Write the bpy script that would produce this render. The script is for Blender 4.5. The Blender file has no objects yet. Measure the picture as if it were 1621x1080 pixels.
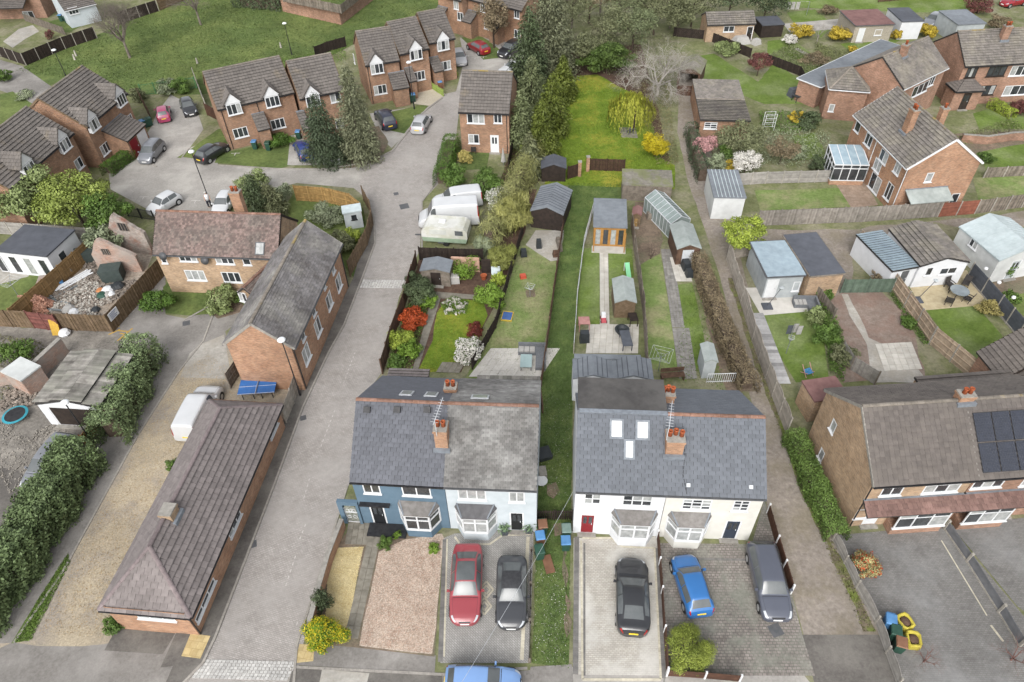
import bpy, math, random
import numpy as np
from mathutils import Vector, Matrix
R = math.radians
rnd = random.Random(7)
S = bpy.context.scene
COL = S.collection
# ---------------------------------------------------------------- camera
F_PX, CX, CY, CAM_H = 1125.0, 810.5, 540.0, 40.0
VPX, VPY = 845.0, 1700.0                     # where plumb lines meet below the picture
ROLL = math.atan2(VPX - CX, VPY - CY)
TILT = math.atan2(F_PX, math.hypot(VPX - CX, VPY - CY))
FW = Vector((0, math.cos(TILT), -math.sin(TILT)))
UP0 = Vector((0, math.sin(TILT), math.cos(TILT)))
RT = Vector((1, 0, 0)) * math.cos(ROLL) - UP0 * math.sin(ROLL)
UP = Vector((1, 0, 0)) * math.sin(ROLL) + UP0 * math.cos(ROLL)
CAM = Vector((0, 0, CAM_H))
cd = bpy.data.cameras.new('camera'); cam = bpy.data.objects.new('camera', cd); COL.objects.link(cam)
cd.sensor_width = 36; cd.lens = F_PX / 1621 * 36; cd.clip_end = 3000; cd.clip_start = .5
mw = Matrix(((RT.x, UP.x, -FW.x, CAM.x), (RT.y, UP.y, -FW.y, CAM.y), (RT.z, UP.z, -FW.z, CAM.z), (0, 0, 0, 1)))
cam.matrix_world = mw
S.camera = cam
# ---------------------------------------------------------------- sky, sun, exposure (overcast)
SUN_EL, SUN_AZ = 42, 195                     # degrees; azimuth clockwise from +Y
w = bpy.data.worlds.new('World'); S.world = w; w.use_nodes = True
nt = w.node_tree; bg = nt.nodes['Background']
sky = nt.nodes.new('ShaderNodeTexSky'); sky.sky_type = 'NISHITA'; sky.sun_disc = False
sky.sun_elevation = R(SUN_EL); sky.sun_rotation = R(SUN_AZ); sky.dust_density = 4; sky.air_density = 1.0
hs = nt.nodes.new('ShaderNodeHueSaturation'); hs.inputs['Saturation'].default_value = .2
nt.links.new(sky.outputs[0], hs.inputs['Color']); nt.links.new(hs.outputs[0], bg.inputs[0]); bg.inputs[1].default_value = .15
sl = bpy.data.lights.new('sun', 'SUN'); sl.energy = .6; sl.angle = R(40); sl.color = (1, .98, .95)
so = bpy.data.objects.new('sun', sl); COL.objects.link(so)
sd = Vector((math.sin(R(SUN_AZ)) * math.cos(R(SUN_EL)), math.cos(R(SUN_AZ)) * math.cos(R(SUN_EL)), math.sin(R(SUN_EL))))
so.rotation_euler = sd.to_track_quat('Z', 'Y').to_euler(); so.location = (0, 0, 80)
S.view_settings.view_transform = 'Standard'; S.view_settings.look = 'None'; S.view_settings.gamma = 1
S.view_settings.exposure = 0.97
S.cycles.max_bounces = 6; S.cycles.diffuse_bounces = 3; S.cycles.glossy_bounces = 3; S.cycles.transmission_bounces = 4
S.cycles.transparent_max_bounces = 8
# ---------------------------------------------------------------- geometry helpers
def ray(x, y): return FW + RT * ((x - CX) / F_PX) - UP * ((y - CY) / F_PX)
def G(x, y, z=0.0):                          # survey: the point at height z seen at photo position (x, y)
    d = ray(x, y); return CAM + d * ((z - CAM_H) / d.z)
def pts(s, z=0.0):
    """'x,y x,y' or list -> points at height z"""
    if isinstance(s, str): s = [tuple(map(float, q.split(','))) for q in s.split()]
    return [G(a, b, z) for a, b in s]
def on_plane(x, y, p0, n):
    d = ray(x, y); return CAM + d * ((p0 - CAM).dot(n) / d.dot(n))

def proj(p):
    q = Vector(p) - CAM; w_ = q.dot(FW); return CX + F_PX * q.dot(RT) / w_, CY - F_PX * q.dot(UP) / w_
class MB:
    def __init__(s): s.v = []; s.f = []; s.t = []
    def add(s, vs, fs, tone=.5):
        o = len(s.v); s.v += [tuple(q) for q in vs]
        for f in fs: s.f.append(tuple(o + i for i in f)); s.t.append(tone)
        return s
    def quad(s, a, b, c, d, tone=.5): return s.add([a, b, c, d], [(0, 1, 2, 3)], tone)
    def poly(s, vs, tone=.5): return s.add(vs, [tuple(range(len(vs)))], tone)
    def box(s, x0, y0, z0, x1, y1, z1, tone=.5):
        return s.add([(x0, y0, z0), (x1, y0, z0), (x1, y1, z0), (x0, y1, z0), (x0, y0, z1), (x1, y0, z1), (x1, y1, z1), (x0, y1, z1)],
                     [(3, 2, 1, 0), (4, 5, 6, 7), (0, 1, 5, 4), (1, 2, 6, 5), (2, 3, 7, 6), (3, 0, 4, 7)], tone)
    def cbox(s, cx, cy, z0, sx, sy, sz, rot=0, taper=1.0, tone=.5):
        c, n = math.cos(rot), math.sin(rot); vs = []
        for zz, k in ((z0, 1), (z0 + sz, taper)):
            for a, b in ((-1, -1), (1, -1), (1, 1), (-1, 1)):
                x, y = a * sx / 2 * k, b * sy / 2 * k
                vs.append((cx + x * c - y * n, cy + x * n + y * c, zz))
        return s.add(vs, [(3, 2, 1, 0), (4, 5, 6, 7), (0, 1, 5, 4), (1, 2, 6, 5), (2, 3, 7, 6), (3, 0, 4, 7)], tone)
    def bar(s, a, b, wd, ht, up=Vector((0, 0, 1)), tone=.5):
        a, b = Vector(a), Vector(b); d = (b - a).normalized(); sd_ = d.cross(up)
        if sd_.length < 1e-4: sd_ = Vector((1, 0, 0))
        sd_.normalize(); u = sd_.cross(d); sx = sd_ * wd / 2; uy = u * ht / 2
        vs = [a - sx - uy, a + sx - uy, a + sx + uy, a - sx + uy, b - sx - uy, b + sx - uy, b + sx + uy, b - sx + uy]
        return s.add(vs, [(0, 1, 2, 3), (7, 6, 5, 4), (4, 5, 1, 0), (5, 6, 2, 1), (6, 7, 3, 2), (7, 4, 0, 3)], tone)
    def tube(s, a, b, r0, r1=None, n=6, cap=True, tone=.5):
        a, b = Vector(a), Vector(b); r1 = r0 if r1 is None else r1; d = (b - a).normalized()
        u = d.orthogonal().normalized(); v = d.cross(u); vs = []
        for p, r in ((a, r0), (b, r1)):
            for i in range(n):
                t = 2 * math.pi * i / n; vs.append(p + u * (r * math.cos(t)) + v * (r * math.sin(t)))
        fs = [(i, (i + 1) % n, n + (i + 1) % n, n + i) for i in range(n)]
        if cap: fs += [tuple(range(n - 1, -1, -1)), tuple(range(n, 2 * n))]
        return s.add(vs, fs, tone)
    def path(s, ps, r, n=5):
        for a, b in zip(ps, ps[1:]): s.tube(a, b, r, r, n)
        return s
    def lathe(s, cx, cy, prof, n=12, tone=.5):
        vs = []; k = len(prof)
        for r, z in prof:
            for i in range(n):
                t = 2 * math.pi * i / n; vs.append((cx + r * math.cos(t), cy + r * math.sin(t), z))
        fs = [(j * n + i, j * n + (i + 1) % n, (j + 1) * n + (i + 1) % n, (j + 1) * n + i) for j in range(k - 1) for i in range(n)]
        fs += [tuple(range(n - 1, -1, -1)), tuple(range((k - 1) * n, k * n))]
        return s.add(vs, fs, tone)
    def prism(s, pl, z0, z1, tone=.5):
        n = len(pl); a = [(p[0], p[1], z0) for p in pl]; b = [(p[0], p[1], z1) for p in pl]
        return s.add(a + b, [tuple(range(n - 1, -1, -1)), tuple(range(n, 2 * n))] + [(i, (i + 1) % n, n + (i + 1) % n, n + i) for i in range(n)], tone)
    def build(s, name, mat, parent=None, smooth=False, kind=None):
        me = bpy.data.meshes.new(name); me.from_pydata(s.v, [], s.f)
        finish_mesh(me, mat, smooth, s.t)
        return link(name, me, parent, kind)

def finish_mesh(me, mat, smooth=False, tones=None):
    me.materials.append(mat)
    uv = me.uv_layers.new(name='UVMap'); nl = len(me.loops)
    co = np.empty(len(me.vertices) * 3, 'f'); me.vertices.foreach_get('co', co); co = co.reshape(-1, 3)
    li = np.empty(nl, 'i'); me.loops.foreach_get('vertex_index', li)
    nf = len(me.polygons); no = np.empty(nf * 3, 'f'); me.polygons.foreach_get('normal', no); no = no.reshape(-1, 3)
    tot = np.empty(nf, 'i'); me.polygons.foreach_get('loop_total', tot)
    nn = np.repeat(no, tot, axis=0); c = co[li]
    flat = np.abs(nn[:, 2]) > .97
    u = np.stack([-nn[:, 1], nn[:, 0], np.zeros(nl)], 1); ln = np.linalg.norm(u, axis=1); ln[ln < 1e-6] = 1; u /= ln[:, None]
    v = np.cross(nn, u)
    uvs = np.stack([(c * u).sum(1), (c * v).sum(1)], 1); uvs[flat] = c[flat][:, :2]
    uv.data.foreach_set('uv', uvs.astype('f').ravel())
    if tones is not None and len(tones) == nf:
        at = me.attributes.new('tone', 'FLOAT', 'FACE'); at.data.foreach_set('value', np.array(tones, 'f'))
    if smooth: me.polygons.foreach_set('use_smooth', np.ones(nf, bool))
    me.update()

def link(name, me, parent=None, kind=None):
    o = bpy.data.objects.new(name, me); COL.objects.link(o)
    if parent is not None: o.parent = parent
    if kind: o['kind'] = kind
    return o
LABELS = {}
def tag(o, label, cat, group=None):
    if label in LABELS: print('DUP LABEL', label)
    LABELS[label] = o.name
    o['label'] = label; o['category'] = cat
    if group: o['group'] = group
    return o
def thing(name, label, cat, loc=(0, 0, 0), rz=0.0, group=None):
    o = bpy.data.objects.new(name, None); COL.objects.link(o); o.location = loc; o.rotation_euler = (0, 0, rz)
    o.empty_display_size = .3
    return tag(o, label, cat, group)
# ---------------------------------------------------------------- materials
MATS = {}
def C3(h):
    if isinstance(h, str):
        h = h.lstrip('#'); q = [int(h[i:i + 2], 16) / 255 for i in (0, 2, 4)]
        return tuple(.78 * ((x / 12.92) if x <= .04045 else ((x + .055) / 1.055) ** 2.4) for x in q)
    return h
def M(name, a, b=None, scale=2.0, rough=.85, bump=0.0, bscale=25, tone=0.0, orand=0.0, metal=0.0, spec=.3, stain=.25, coat=0.0,
      brick=None, wave=None, ramp=(.35, .65), trans=0.0, c=None, cscale=.15, cramp=(.45, .62), fine=0.0, fscale=7.0):
    """a,b: two base colours mixed by noise; c: a third in large patches; brick=(w,h,mortar,mortarcol,rotdeg); tone/orand: per-piece variation"""
    if name in MATS: return MATS[name]
    m = bpy.data.materials.new(name); m.use_nodes = True; N = m.node_tree.nodes; L = m.node_tree.links
    bs = N['Principled BSDF']; a = C3(a); b = C3(b) if b else tuple(x * .78 for x in a)
    geo = N.new('ShaderNodeNewGeometry')
    def noise(sc, det=6, rg=.6):
        n = N.new('ShaderNodeTexNoise'); n.inputs['Scale'].default_value = sc; n.inputs['Detail'].default_value = det
        n.inputs['Roughness'].default_value = rg; L.new(geo.outputs['Position'], n.inputs['Vector']); return n
    def mix(fac, c1, c2, mode='MIX'):
        x = N.new('ShaderNodeMix'); x.data_type = 'RGBA'; x.blend_type = mode
        for s_, val in ((x.inputs[0], fac), (x.inputs[6], c1), (x.inputs[7], c2)):
            if hasattr(val, 'links') or isinstance(val, bpy.types.NodeSocket): L.new(val, s_)
            elif isinstance(val, tuple): s_.default_value = val + (1,) if len(val) == 3 else val
            else: s_.default_value = val
        return x.outputs[2]
    def mr(src, f0, f1, t0, t1):
        x = N.new('ShaderNodeMapRange'); L.new(src, x.inputs[0])
        for i, q in enumerate((f0, f1, t0, t1)): x.inputs[i + 1].default_value = q
        return x.outputs[0]
    n1 = noise(scale)
    col = mix(mr(n1.outputs['Fac'], ramp[0], ramp[1], 0, 1), a, b)
    hgt = None
    if brick:
        bw, bh, bm, mc, rot = brick[:5]; ctr = .26 if bh < .09 else .11
        uvn = N.new('ShaderNodeUVMap'); mp = N.new('ShaderNodeMapping'); mp.inputs['Rotation'].default_value = (0, 0, R(rot))
        L.new(uvn.outputs[0], mp.inputs[0]); bt = N.new('ShaderNodeTexBrick'); L.new(mp.outputs[0], bt.inputs['Vector'])
        bt.inputs['Scale'].default_value = 1; bt.inputs['Brick Width'].default_value = bw; bt.inputs['Row Height'].default_value = bh
        bt.inputs['Mortar Size'].default_value = bm; bt.inputs['Color1'].default_value = (1 - ctr, 1 - ctr, 1 - ctr, 1); bt.inputs['Color2'].default_value = (1 + ctr * .8, 1 + ctr * .8, 1 + ctr * .8, 1)
        bt.inputs['Mortar Smooth'].default_value = .2; bt.inputs['Bias'].default_value = 0
        colb = mix(1.0, col, bt.outputs['Color'], 'MULTIPLY'); col = mix(bt.outputs['Fac'], colb, C3(mc)); hgt = bt.outputs['Fac']
    if c:
        n3 = noise(cscale, 5, .65); col = mix(mr(n3.outputs['Fac'], cramp[0], cramp[1], 0, 1), col, C3(c))
    if stain:
        n2 = noise(.22, 4, .6); col = mix(1.0, col, mix(mr(n2.outputs['Fac'], .3, .7, 0, 1), (1 - stain,) * 3, (1 + stain * .5,) * 3), 'MULTIPLY')
    if fine:
        nf = noise(fscale, 8, .75); col = mix(1.0, col, mix(mr(nf.outputs['Fac'], .3, .7, 0, 1), (1 - fine,) * 3, (1 + fine * .8,) * 3), 'MULTIPLY')
    if tone or orand:
        if orand: oi = N.new('ShaderNodeObjectInfo'); src = oi.outputs['Random']; amt = orand
        else: at = N.new('ShaderNodeAttribute'); at.attribute_name = 'tone'; src = at.outputs['Fac']; amt = tone
        v = mr(src, 0, 1, 1 - amt, 1 + amt); cb = N.new('ShaderNodeCombineColor')
        for i in range(3): L.new(v, cb.inputs[i])
        col = mix(1.0, col, cb.outputs[0], 'MULTIPLY')
    L.new(col, bs.inputs['Base Color'])
    bs.inputs['Roughness'].default_value = rough; bs.inputs['Metallic'].default_value = metal
    bs.inputs['Specular IOR Level'].default_value = spec
    if coat: bs.inputs['Coat Weight'].default_value = coat; bs.inputs['Coat Roughness'].default_value = .06
    if trans: bs.inputs['Transmission Weight'].default_value = trans
    if bump or hgt:
        bp = N.new('ShaderNodeBump'); bp.inputs['Distance'].default_value = .03; bp.inputs['Strength'].default_value = bump or .4
        if hgt and not bump: L.new(mr(hgt, 0, 1, 1, 0), bp.inputs['Height'])
        else: L.new(noise(bscale, 5, .7).outputs['Fac'], bp.inputs['Height'])
        L.new(bp.outputs[0], bs.inputs['Normal'])
    MATS[name] = m
    return m
VERB = False
# ---------------------------------------------------------------- shared materials
white = M('white_paint', (.62, .63, .64), (.56, .57, .58), 3, .45, stain=.08)
cream = M('cream_render', '#d9d6cc', '#cfcbc0', 2, .85, stain=.1)
black = M('black_plastic', (.015, .015, .017), (.03, .03, .032), 4, .45, stain=0)
dgrey = M('dark_grey_metal', (.07, .075, .08), (.1, .1, .105), 3, .5, stain=.1)
lgrey = M('light_grey_metal', (.42, .44, .46), (.5, .52, .54), 3, .45, stain=.15)
lead = M('lead_flashing', '#8d949c', '#7a8087', 4, .6)
galv = M('galvanised', '#9aa0a2', '#868b8d', 5, .4, metal=.3)
conc = M('concrete', '#a8a49c', '#8f8b84', 4, .9, .25, 60)
concpost = M('concrete_post', '#b3aea4', '#98938a', 6, .9, .2, 60)
glass = M('window_glass', (.02, .023, .026), (.05, .055, .06), 1.2, .04, spec=.7, stain=0)
netglass = M('curtained_glass', (.22, .23, .23), (.36, .37, .36), 3, .06, spec=.6, stain=0)
brick_o = M('brick_orange', '#c39674', '#a67655', 1.3, .9, brick=(.225, .075, .01, '#a3968a', 0), tone=0)
brick_r = M('brick_red', '#b98f78', '#9c745d', 1.5, .9, brick=(.225, .075, .01, '#8f8378', 0))
brick_p = M('brick_pale', '#ccab88', '#ab8a68', 1.5, .9, brick=(.225, .075, .011, '#aba193', 0))
brick_e = M('brick_estate', '#b48b6d', '#976f54', 1.5, .9, brick=(.225, .075, .01, '#93877c', 0))
brick_old = M('brick_old', '#b98a72', '#c4aa9c', 2.2, .95, brick=(.225, .075, .014, '#9a9088', 0), c='#a79c93', cscale=.6)
wood_g = M('wood_weathered', '#8c8378', '#6e655b', 3, .9, .2, 50, tone=.25)
wood_b = M('wood_brown', '#6d5646', '#4f3c31', 3, .9, .2, 50, tone=.25)
wood_d = M('wood_dark', '#3c322c', '#2b2420', 3, .85, .2, 50, tone=.25)
wood_n = M('wood_new', '#b0905c', '#94774a', 3, .85, .15, 50, tone=.2)
wood_m = M('wood_mid', '#7f6c58', '#66553f', 3, .9, .2, 50, tone=.25)
rubber = M('rubber', (.012, .012, .012), (.025, .025, .025), 8, .8, stain=0)
terra = M('terracotta', '#b5653f', '#94492c', 5, .8)
bark = M('bark', '#5e5248', '#463b33', 6, .95, .5, 20)
bark_pale = M('bark_pale', '#a39d94', '#7d766d', 4, .95, .3, 20)
twig = M('twigs', '#6e6155', '#57493f', 3, .95)

# ---------------------------------------------------------------- ground sheets
SHEETS = [0]
def sheet(name, s, z, mat, rough=0.0, parent=None, kind='structure', step=1.2):
    SHEETS[0] += 1; z += SHEETS[0] * .0001
    P = pts(s, 0) if not (isinstance(s, list) and isinstance(s[0], Vector)) else s
    if rough:
        q = []
        for i, a in enumerate(P):
            b = P[(i + 1) % len(P)]; n = max(1, int((b - a).length / step)); d = (b - a)
            pn = Vector((-d.y, d.x, 0)).normalized() if d.length else Vector()
            for k in range(n): q.append(a + d * (k / n) + pn * (rnd.uniform(-rough, rough) if k else 0))
        P = q
    ar = sum(P[i].x * P[(i + 1) % len(P)].y - P[(i + 1) % len(P)].x * P[i].y for i in range(len(P)))
    if ar < 0: P = P[::-1]
    return MB().poly([(p.x, p.y, z) for p in P]).build(name, mat, parent, kind=kind if parent is None else None)

def slab_grid(parent, name, o, ux, nx, ny, sx, sy, z, th, mat, gap=.015):
    """paving slabs: each its own piece; o corner (world), ux unit direction"""
    uy = Vector((-ux.y, ux.x, 0)); ang = math.atan2(ux.y, ux.x)
    me = MB().box(gap / 2, gap / 2, 0, sx - gap / 2, sy - gap / 2, th).build(name, mat, parent).data
    first = [o_ for o_ in parent.children if o_.data is me][0]
    for i in range(nx):
        for j in range(ny):
            ob = first if (i == 0 and j == 0) else link(name, me, parent)
            p = o + ux * (sx * i) + uy * (sy * j)
            ob.location = (p.x, p.y, z + rnd.uniform(-.003, .003)); ob.rotation_euler = (rnd.uniform(-.004, .004), rnd.uniform(-.004, .004), ang)

# ---------------------------------------------------------------- fences and walls
def panel_mesh(L, h, style, mat):
    m = MB(); n = max(2, int(L / .14))
    if style == 'close':                     # vertical boards with rails
        for i in range(n):
            m.box(L * i / n + .004, -.012 - (i % 2) * .014, .04, L * (i + 1) / n - .002, .012 - (i % 2) * .014, h - rnd.uniform(0, .02), rnd.random())
        for z in (.3, h / 2, h - .25): m.box(0, .012, z, L, .05, z + .07, .4)
    elif style in ('lap', 'arch'):           # horizontal overlapping boards, maybe a bowed top
        k = int(h / .13)
        for i in range(k):
            z0 = .04 + (h - .06) * i / k; z1 = z0 + h / k * 1.08; t = rnd.random()
            m.add([(0, -.02, z0), (L, -.02, z0), (L, -.004, z1), (0, -.004, z1), (0, .01, z0), (L, .01, z0), (L, .012, z1), (0, .012, z1)],
                  [(0, 1, 2, 3), (5, 4, 7, 6), (3, 2, 6, 7), (0, 4, 5, 1)], t)
        if style == 'arch':
            for i in range(8):
                a, b = i / 8, (i + 1) / 8; za, zb = h + .18 * math.sin(math.pi * a), h + .18 * math.sin(math.pi * b)
                m.add([(L * a, -.015, h - .05), (L * b, -.015, h - .05), (L * b, -.015, zb), (L * a, -.015, za), (L * a, .015, h - .05), (L * b, .015, h - .05), (L * b, .015, zb), (L * a, .015, za)],
                      [(0, 1, 2, 3), (5, 4, 7, 6), (3, 2, 6, 7)], rnd.random())
        for x in (0, L / 3, 2 * L / 3, L - .05): m.box(x, .012, .05, x + .05, .04, h, .4)
    elif style == 'slat':                    # spaced slats on rails
        for i in range(n): m.box(L * i / n + .02, -.012, .05, L * (i + 1) / n - .03, .012, h, rnd.random())
        for z in (.25, h - .25): m.box(0, .012, z, L, .045, z + .07, .4)
    elif style == 'picket':
        n = int(L / .16)
        for i in range(n):
            x0, x1 = L * i / n + .03, L * (i + 1) / n - .03; xm = (x0 + x1) / 2
            m.add([(x0, -.012, .06), (x1, -.012, .06), (x1, -.012, h - .08), (xm, -.012, h), (x0, -.012, h - .08), (x0, .012, .06), (x1, .012, .06), (x1, .012, h - .08), (xm, .012, h), (x0, .012, h - .08)],
                  [(0, 1, 2, 3, 4), (9, 8, 7, 6, 5), (0, 4, 9, 5), (1, 6, 7, 2), (2, 7, 8, 3), (3, 8, 9, 4)])
        for z in (.2, h - .3): m.box(0, .012, z, L, .04, z + .06)
    elif style == 'rail':                    # steel railings
        n = max(3, int(L / .12))
        for i in range(n): m.box(L * (i + .5) / n - .012, -.012, .05, L * (i + .5) / n + .012, .012, h)
        for z in (.12, h - .12): m.box(0, -.02, z, L, .02, z + .04)
    elif style == 'back':                    # closeboard seen from its framed side
        for i in range(n): m.box(L * i / n, .012, .04, L * (i + 1) / n - .003, .03 + (i % 2) * .012, h, rnd.random())
        for z in (.35, h / 2, h - .3): m.box(0, -.05, z, L, .012, z + .09, .55)
    me = bpy.data.meshes.new('panel'); me.from_pydata(m.v, [], m.f); finish_mesh(me, mat, False, m.t); return me

def fence(label, s, h=1.8, style='close', mat=None, post=None, bay=1.85, top=False, name='fence', board=0.0, boardmat=None, ph=.06, pw=.1, group=None, cat='fence', z0=0.0, closed=False):
    mat = mat or wood_g; post = post or mat
    P = pts(s, h if top else z0)
    P = [Vector((p.x, p.y, z0)) for p in P]
    if closed: P.append(P[0])
    t = thing(name, label, cat, P[0], 0, group)
    pm = MB().box(-pw / 2, -pw / 2, 0, pw / 2, pw / 2, h + board + ph).v
    pme = bpy.data.meshes.new('post'); mm = MB().box(-pw / 2, -pw / 2, 0, pw / 2, pw / 2, h + board + ph); pme.from_pydata(mm.v, [], mm.f); finish_mesh(pme, post, False, mm.t)
    for a, b in zip(P, P[1:]):
        L = (b - a).length
        if L < .05: continue
        n = max(1, round(L / bay)); bl = L / n; ang = math.atan2(b.y - a.y, b.x - a.x); u = (b - a) / L
        me = panel_mesh(bl - pw, h, style, mat)
        if board: g = MB().box(0, -.03, .0, bl - pw, .03, board); gme = bpy.data.meshes.new('gravel_board'); gme.from_pydata(g.v, [], g.f); finish_mesh(gme, boardmat or concpost, False, g.t)
        for i in range(n + 1):
            if i == n and b is not P[-1]: continue
            po = link('post', pme, t); po.location = a + u * (bl * i) - P[0]; po.rotation_euler = (rnd.uniform(-.01, .01), rnd.uniform(-.01, .01), ang)
        for i in range(n):
            o = link('panel', me, t); o.location = a + u * (bl * i + pw / 2) - P[0] + Vector((0, 0, board)); o.rotation_euler = (rnd.uniform(-.018, .018), 0, ang)
            if board: o = link('gravel_board', gme, t); o.location = a + u * (bl * i + pw / 2) - P[0]; o.rotation_euler = (0, 0, ang)
    return t

def wall(label, s, h=1.8, th=.22, mat=None, cope=None, name='wall', top=False, cat='wall'):
    mat = mat or brick_r; P = [Vector((p.x, p.y, 0)) for p in pts(s, h if top else 0)]; O = P[0]
    t = thing(name, label, cat, O); m = MB(); c = MB()
    for k, (a, b) in enumerate(zip(P, P[1:])):
        u = (b - a).normalized(); n = Vector((-u.y, u.x, 0)) * th / 2; a2, b2 = a - O, b - O + u * (th / 2 if k < len(P) - 2 else 0)
        q = [a2 + n, a2 - n, b2 - n, b2 + n]; m.prism(q[::-1], 0, h + k * .004)
        if cope:
            n2 = n * 1.25; L = (b2 - a2).length; kk = max(1, int(L / .6))
            for i in range(kk):
                p0, p1 = a2 + u * (L * i / kk + .006), a2 + u * (L * (i + 1) / kk - .006)
                c.prism([p0 - n2, p1 - n2, p1 + n2, p0 + n2], h + .004 + k * .004, h + .075 + k * .004, rnd.random())
    m.build('brickwork', mat, t)
    if cope: c.build('coping', cope, t, kind='stuff')
    return t

# ---------------------------------------------------------------- roof tiles
def tiles(parent, p0, p1, q1, q0, tw, g, mat, name='tile', ind=False, bond=True, th=.022, jit=.006):
    p0, p1, q0, q1 = map(Vector, (p0, p1, q0, q1))
    ex = (p1 - p0).normalized(); n = ex.cross(((q0 + q1) / 2 - (p0 + p1) / 2)).normalized()
    es = n.cross(ex); S0 = ((q0 + q1) / 2 - (p0 + p1) / 2).dot(es); rows = max(1, round(S0 / g)); gg = S0 / rows
    la, lb = (q0 - p0).dot(ex), (q1 - p0).dot(ex); W = (p1 - p0).length
    m = MB(); shared = None
    def bounds(s): f = max(0, min(1, s / S0)); return la * f, W + (lb - W) * f
    for r in range(rows):
        s0, s1 = gg * r - .012, min(S0, gg * (r + 1) + .02)
        b0, b1 = bounds(s0); c0, c1 = bounds(s1)
        off = (tw / 2 if (bond and r % 2) else 0); k0 = int((min(b0, c0) - off) / tw) - 1; x = k0 * tw + off
        while x < max(b1, c1):
            gp = .005 if tw < .32 else .008; xa, xb = x + gp, x + tw - gp
            A, B = min(max(xa, b0), b1), min(max(xb, b0), b1); Cc, Dd = min(max(xb, c0), c1), min(max(xa, c0), c1)
            x += tw
            if (B - A) < .03 and (Cc - Dd) < .03: continue
            lift = rnd.uniform(-jit, jit); h0, h1 = .05 + th + (g * .13 if g > .29 else g * .06) + lift, .022 + lift
            if ind:
                full = abs(A - xa) < 1e-6 and abs(B - xb) < 1e-6 and abs(Cc - xb) < 1e-6 and abs(Dd - xa) < 1e-6
                vs = [(0, 0, h0), (B - A, 0, h0), (Cc - A, s1 - s0, h1), (Dd - A, s1 - s0, h1), (0, 0, h0 - th), (B - A, 0, h0 - th)]
                if full and shared: o = link(name, shared, parent)
                else:
                    o = MB().add(vs, [(0, 1, 2, 3), (4, 5, 1, 0), (4, 0, 3), (5, 2, 1)]).build(name, mat, parent)
                    if full: shared = o.data
                pos = p0 + ex * A + es * s0
                o.matrix_local = Matrix.Translation(pos + n * rnd.uniform(0, .004)) @ Matrix((ex, es, n)).transposed().to_4x4()
            else:
                P = lambda xx, ss, hh: p0 + ex * xx + es * ss + n * hh
                m.add([P(A, s0, h0), P(B, s0, h0), P(Cc, s1, h1), P(Dd, s1, h1), P(A, s0, h0 - th), P(B, s0, h0 - th)], [(0, 1, 2, 3), (4, 5, 1, 0), (4, 0, 3), (5, 2, 1)], rnd.random())
    if not ind and m.f: m.build(name + 's', mat, parent, kind='stuff')

def ridge_line(parent, a, b, mat, r=.13, seg=.42, name='ridge_tiles'):
    a, b = Vector(a), Vector(b); L = (b - a).length; k = max(1, round(L / seg)); u = (b - a) / L; sd_ = u.cross(Vector((0, 0, 1))).normalized(); up = sd_.cross(u)
    m = MB()
    for i in range(k):
        p, q = a + u * (L * i / k + .006), a + u * (L * (i + 1) / k - .006); t = rnd.random(); vs = []
        for e, rr in ((p, r * 1.04), (q, r)):
            for j in range(6):
                an = math.pi * j / 5; vs.append(e + sd_ * (rr * math.cos(an)) + up * (rr * .75 * math.sin(an) - .02))
        m.add(vs, [(j, j + 6, j + 7, j + 1) for j in range(5)] + [(0, 1, 2, 3, 4, 5), (11, 10, 9, 8, 7, 6)], t)
    return m.build(name, mat, parent, kind='stuff')

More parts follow.
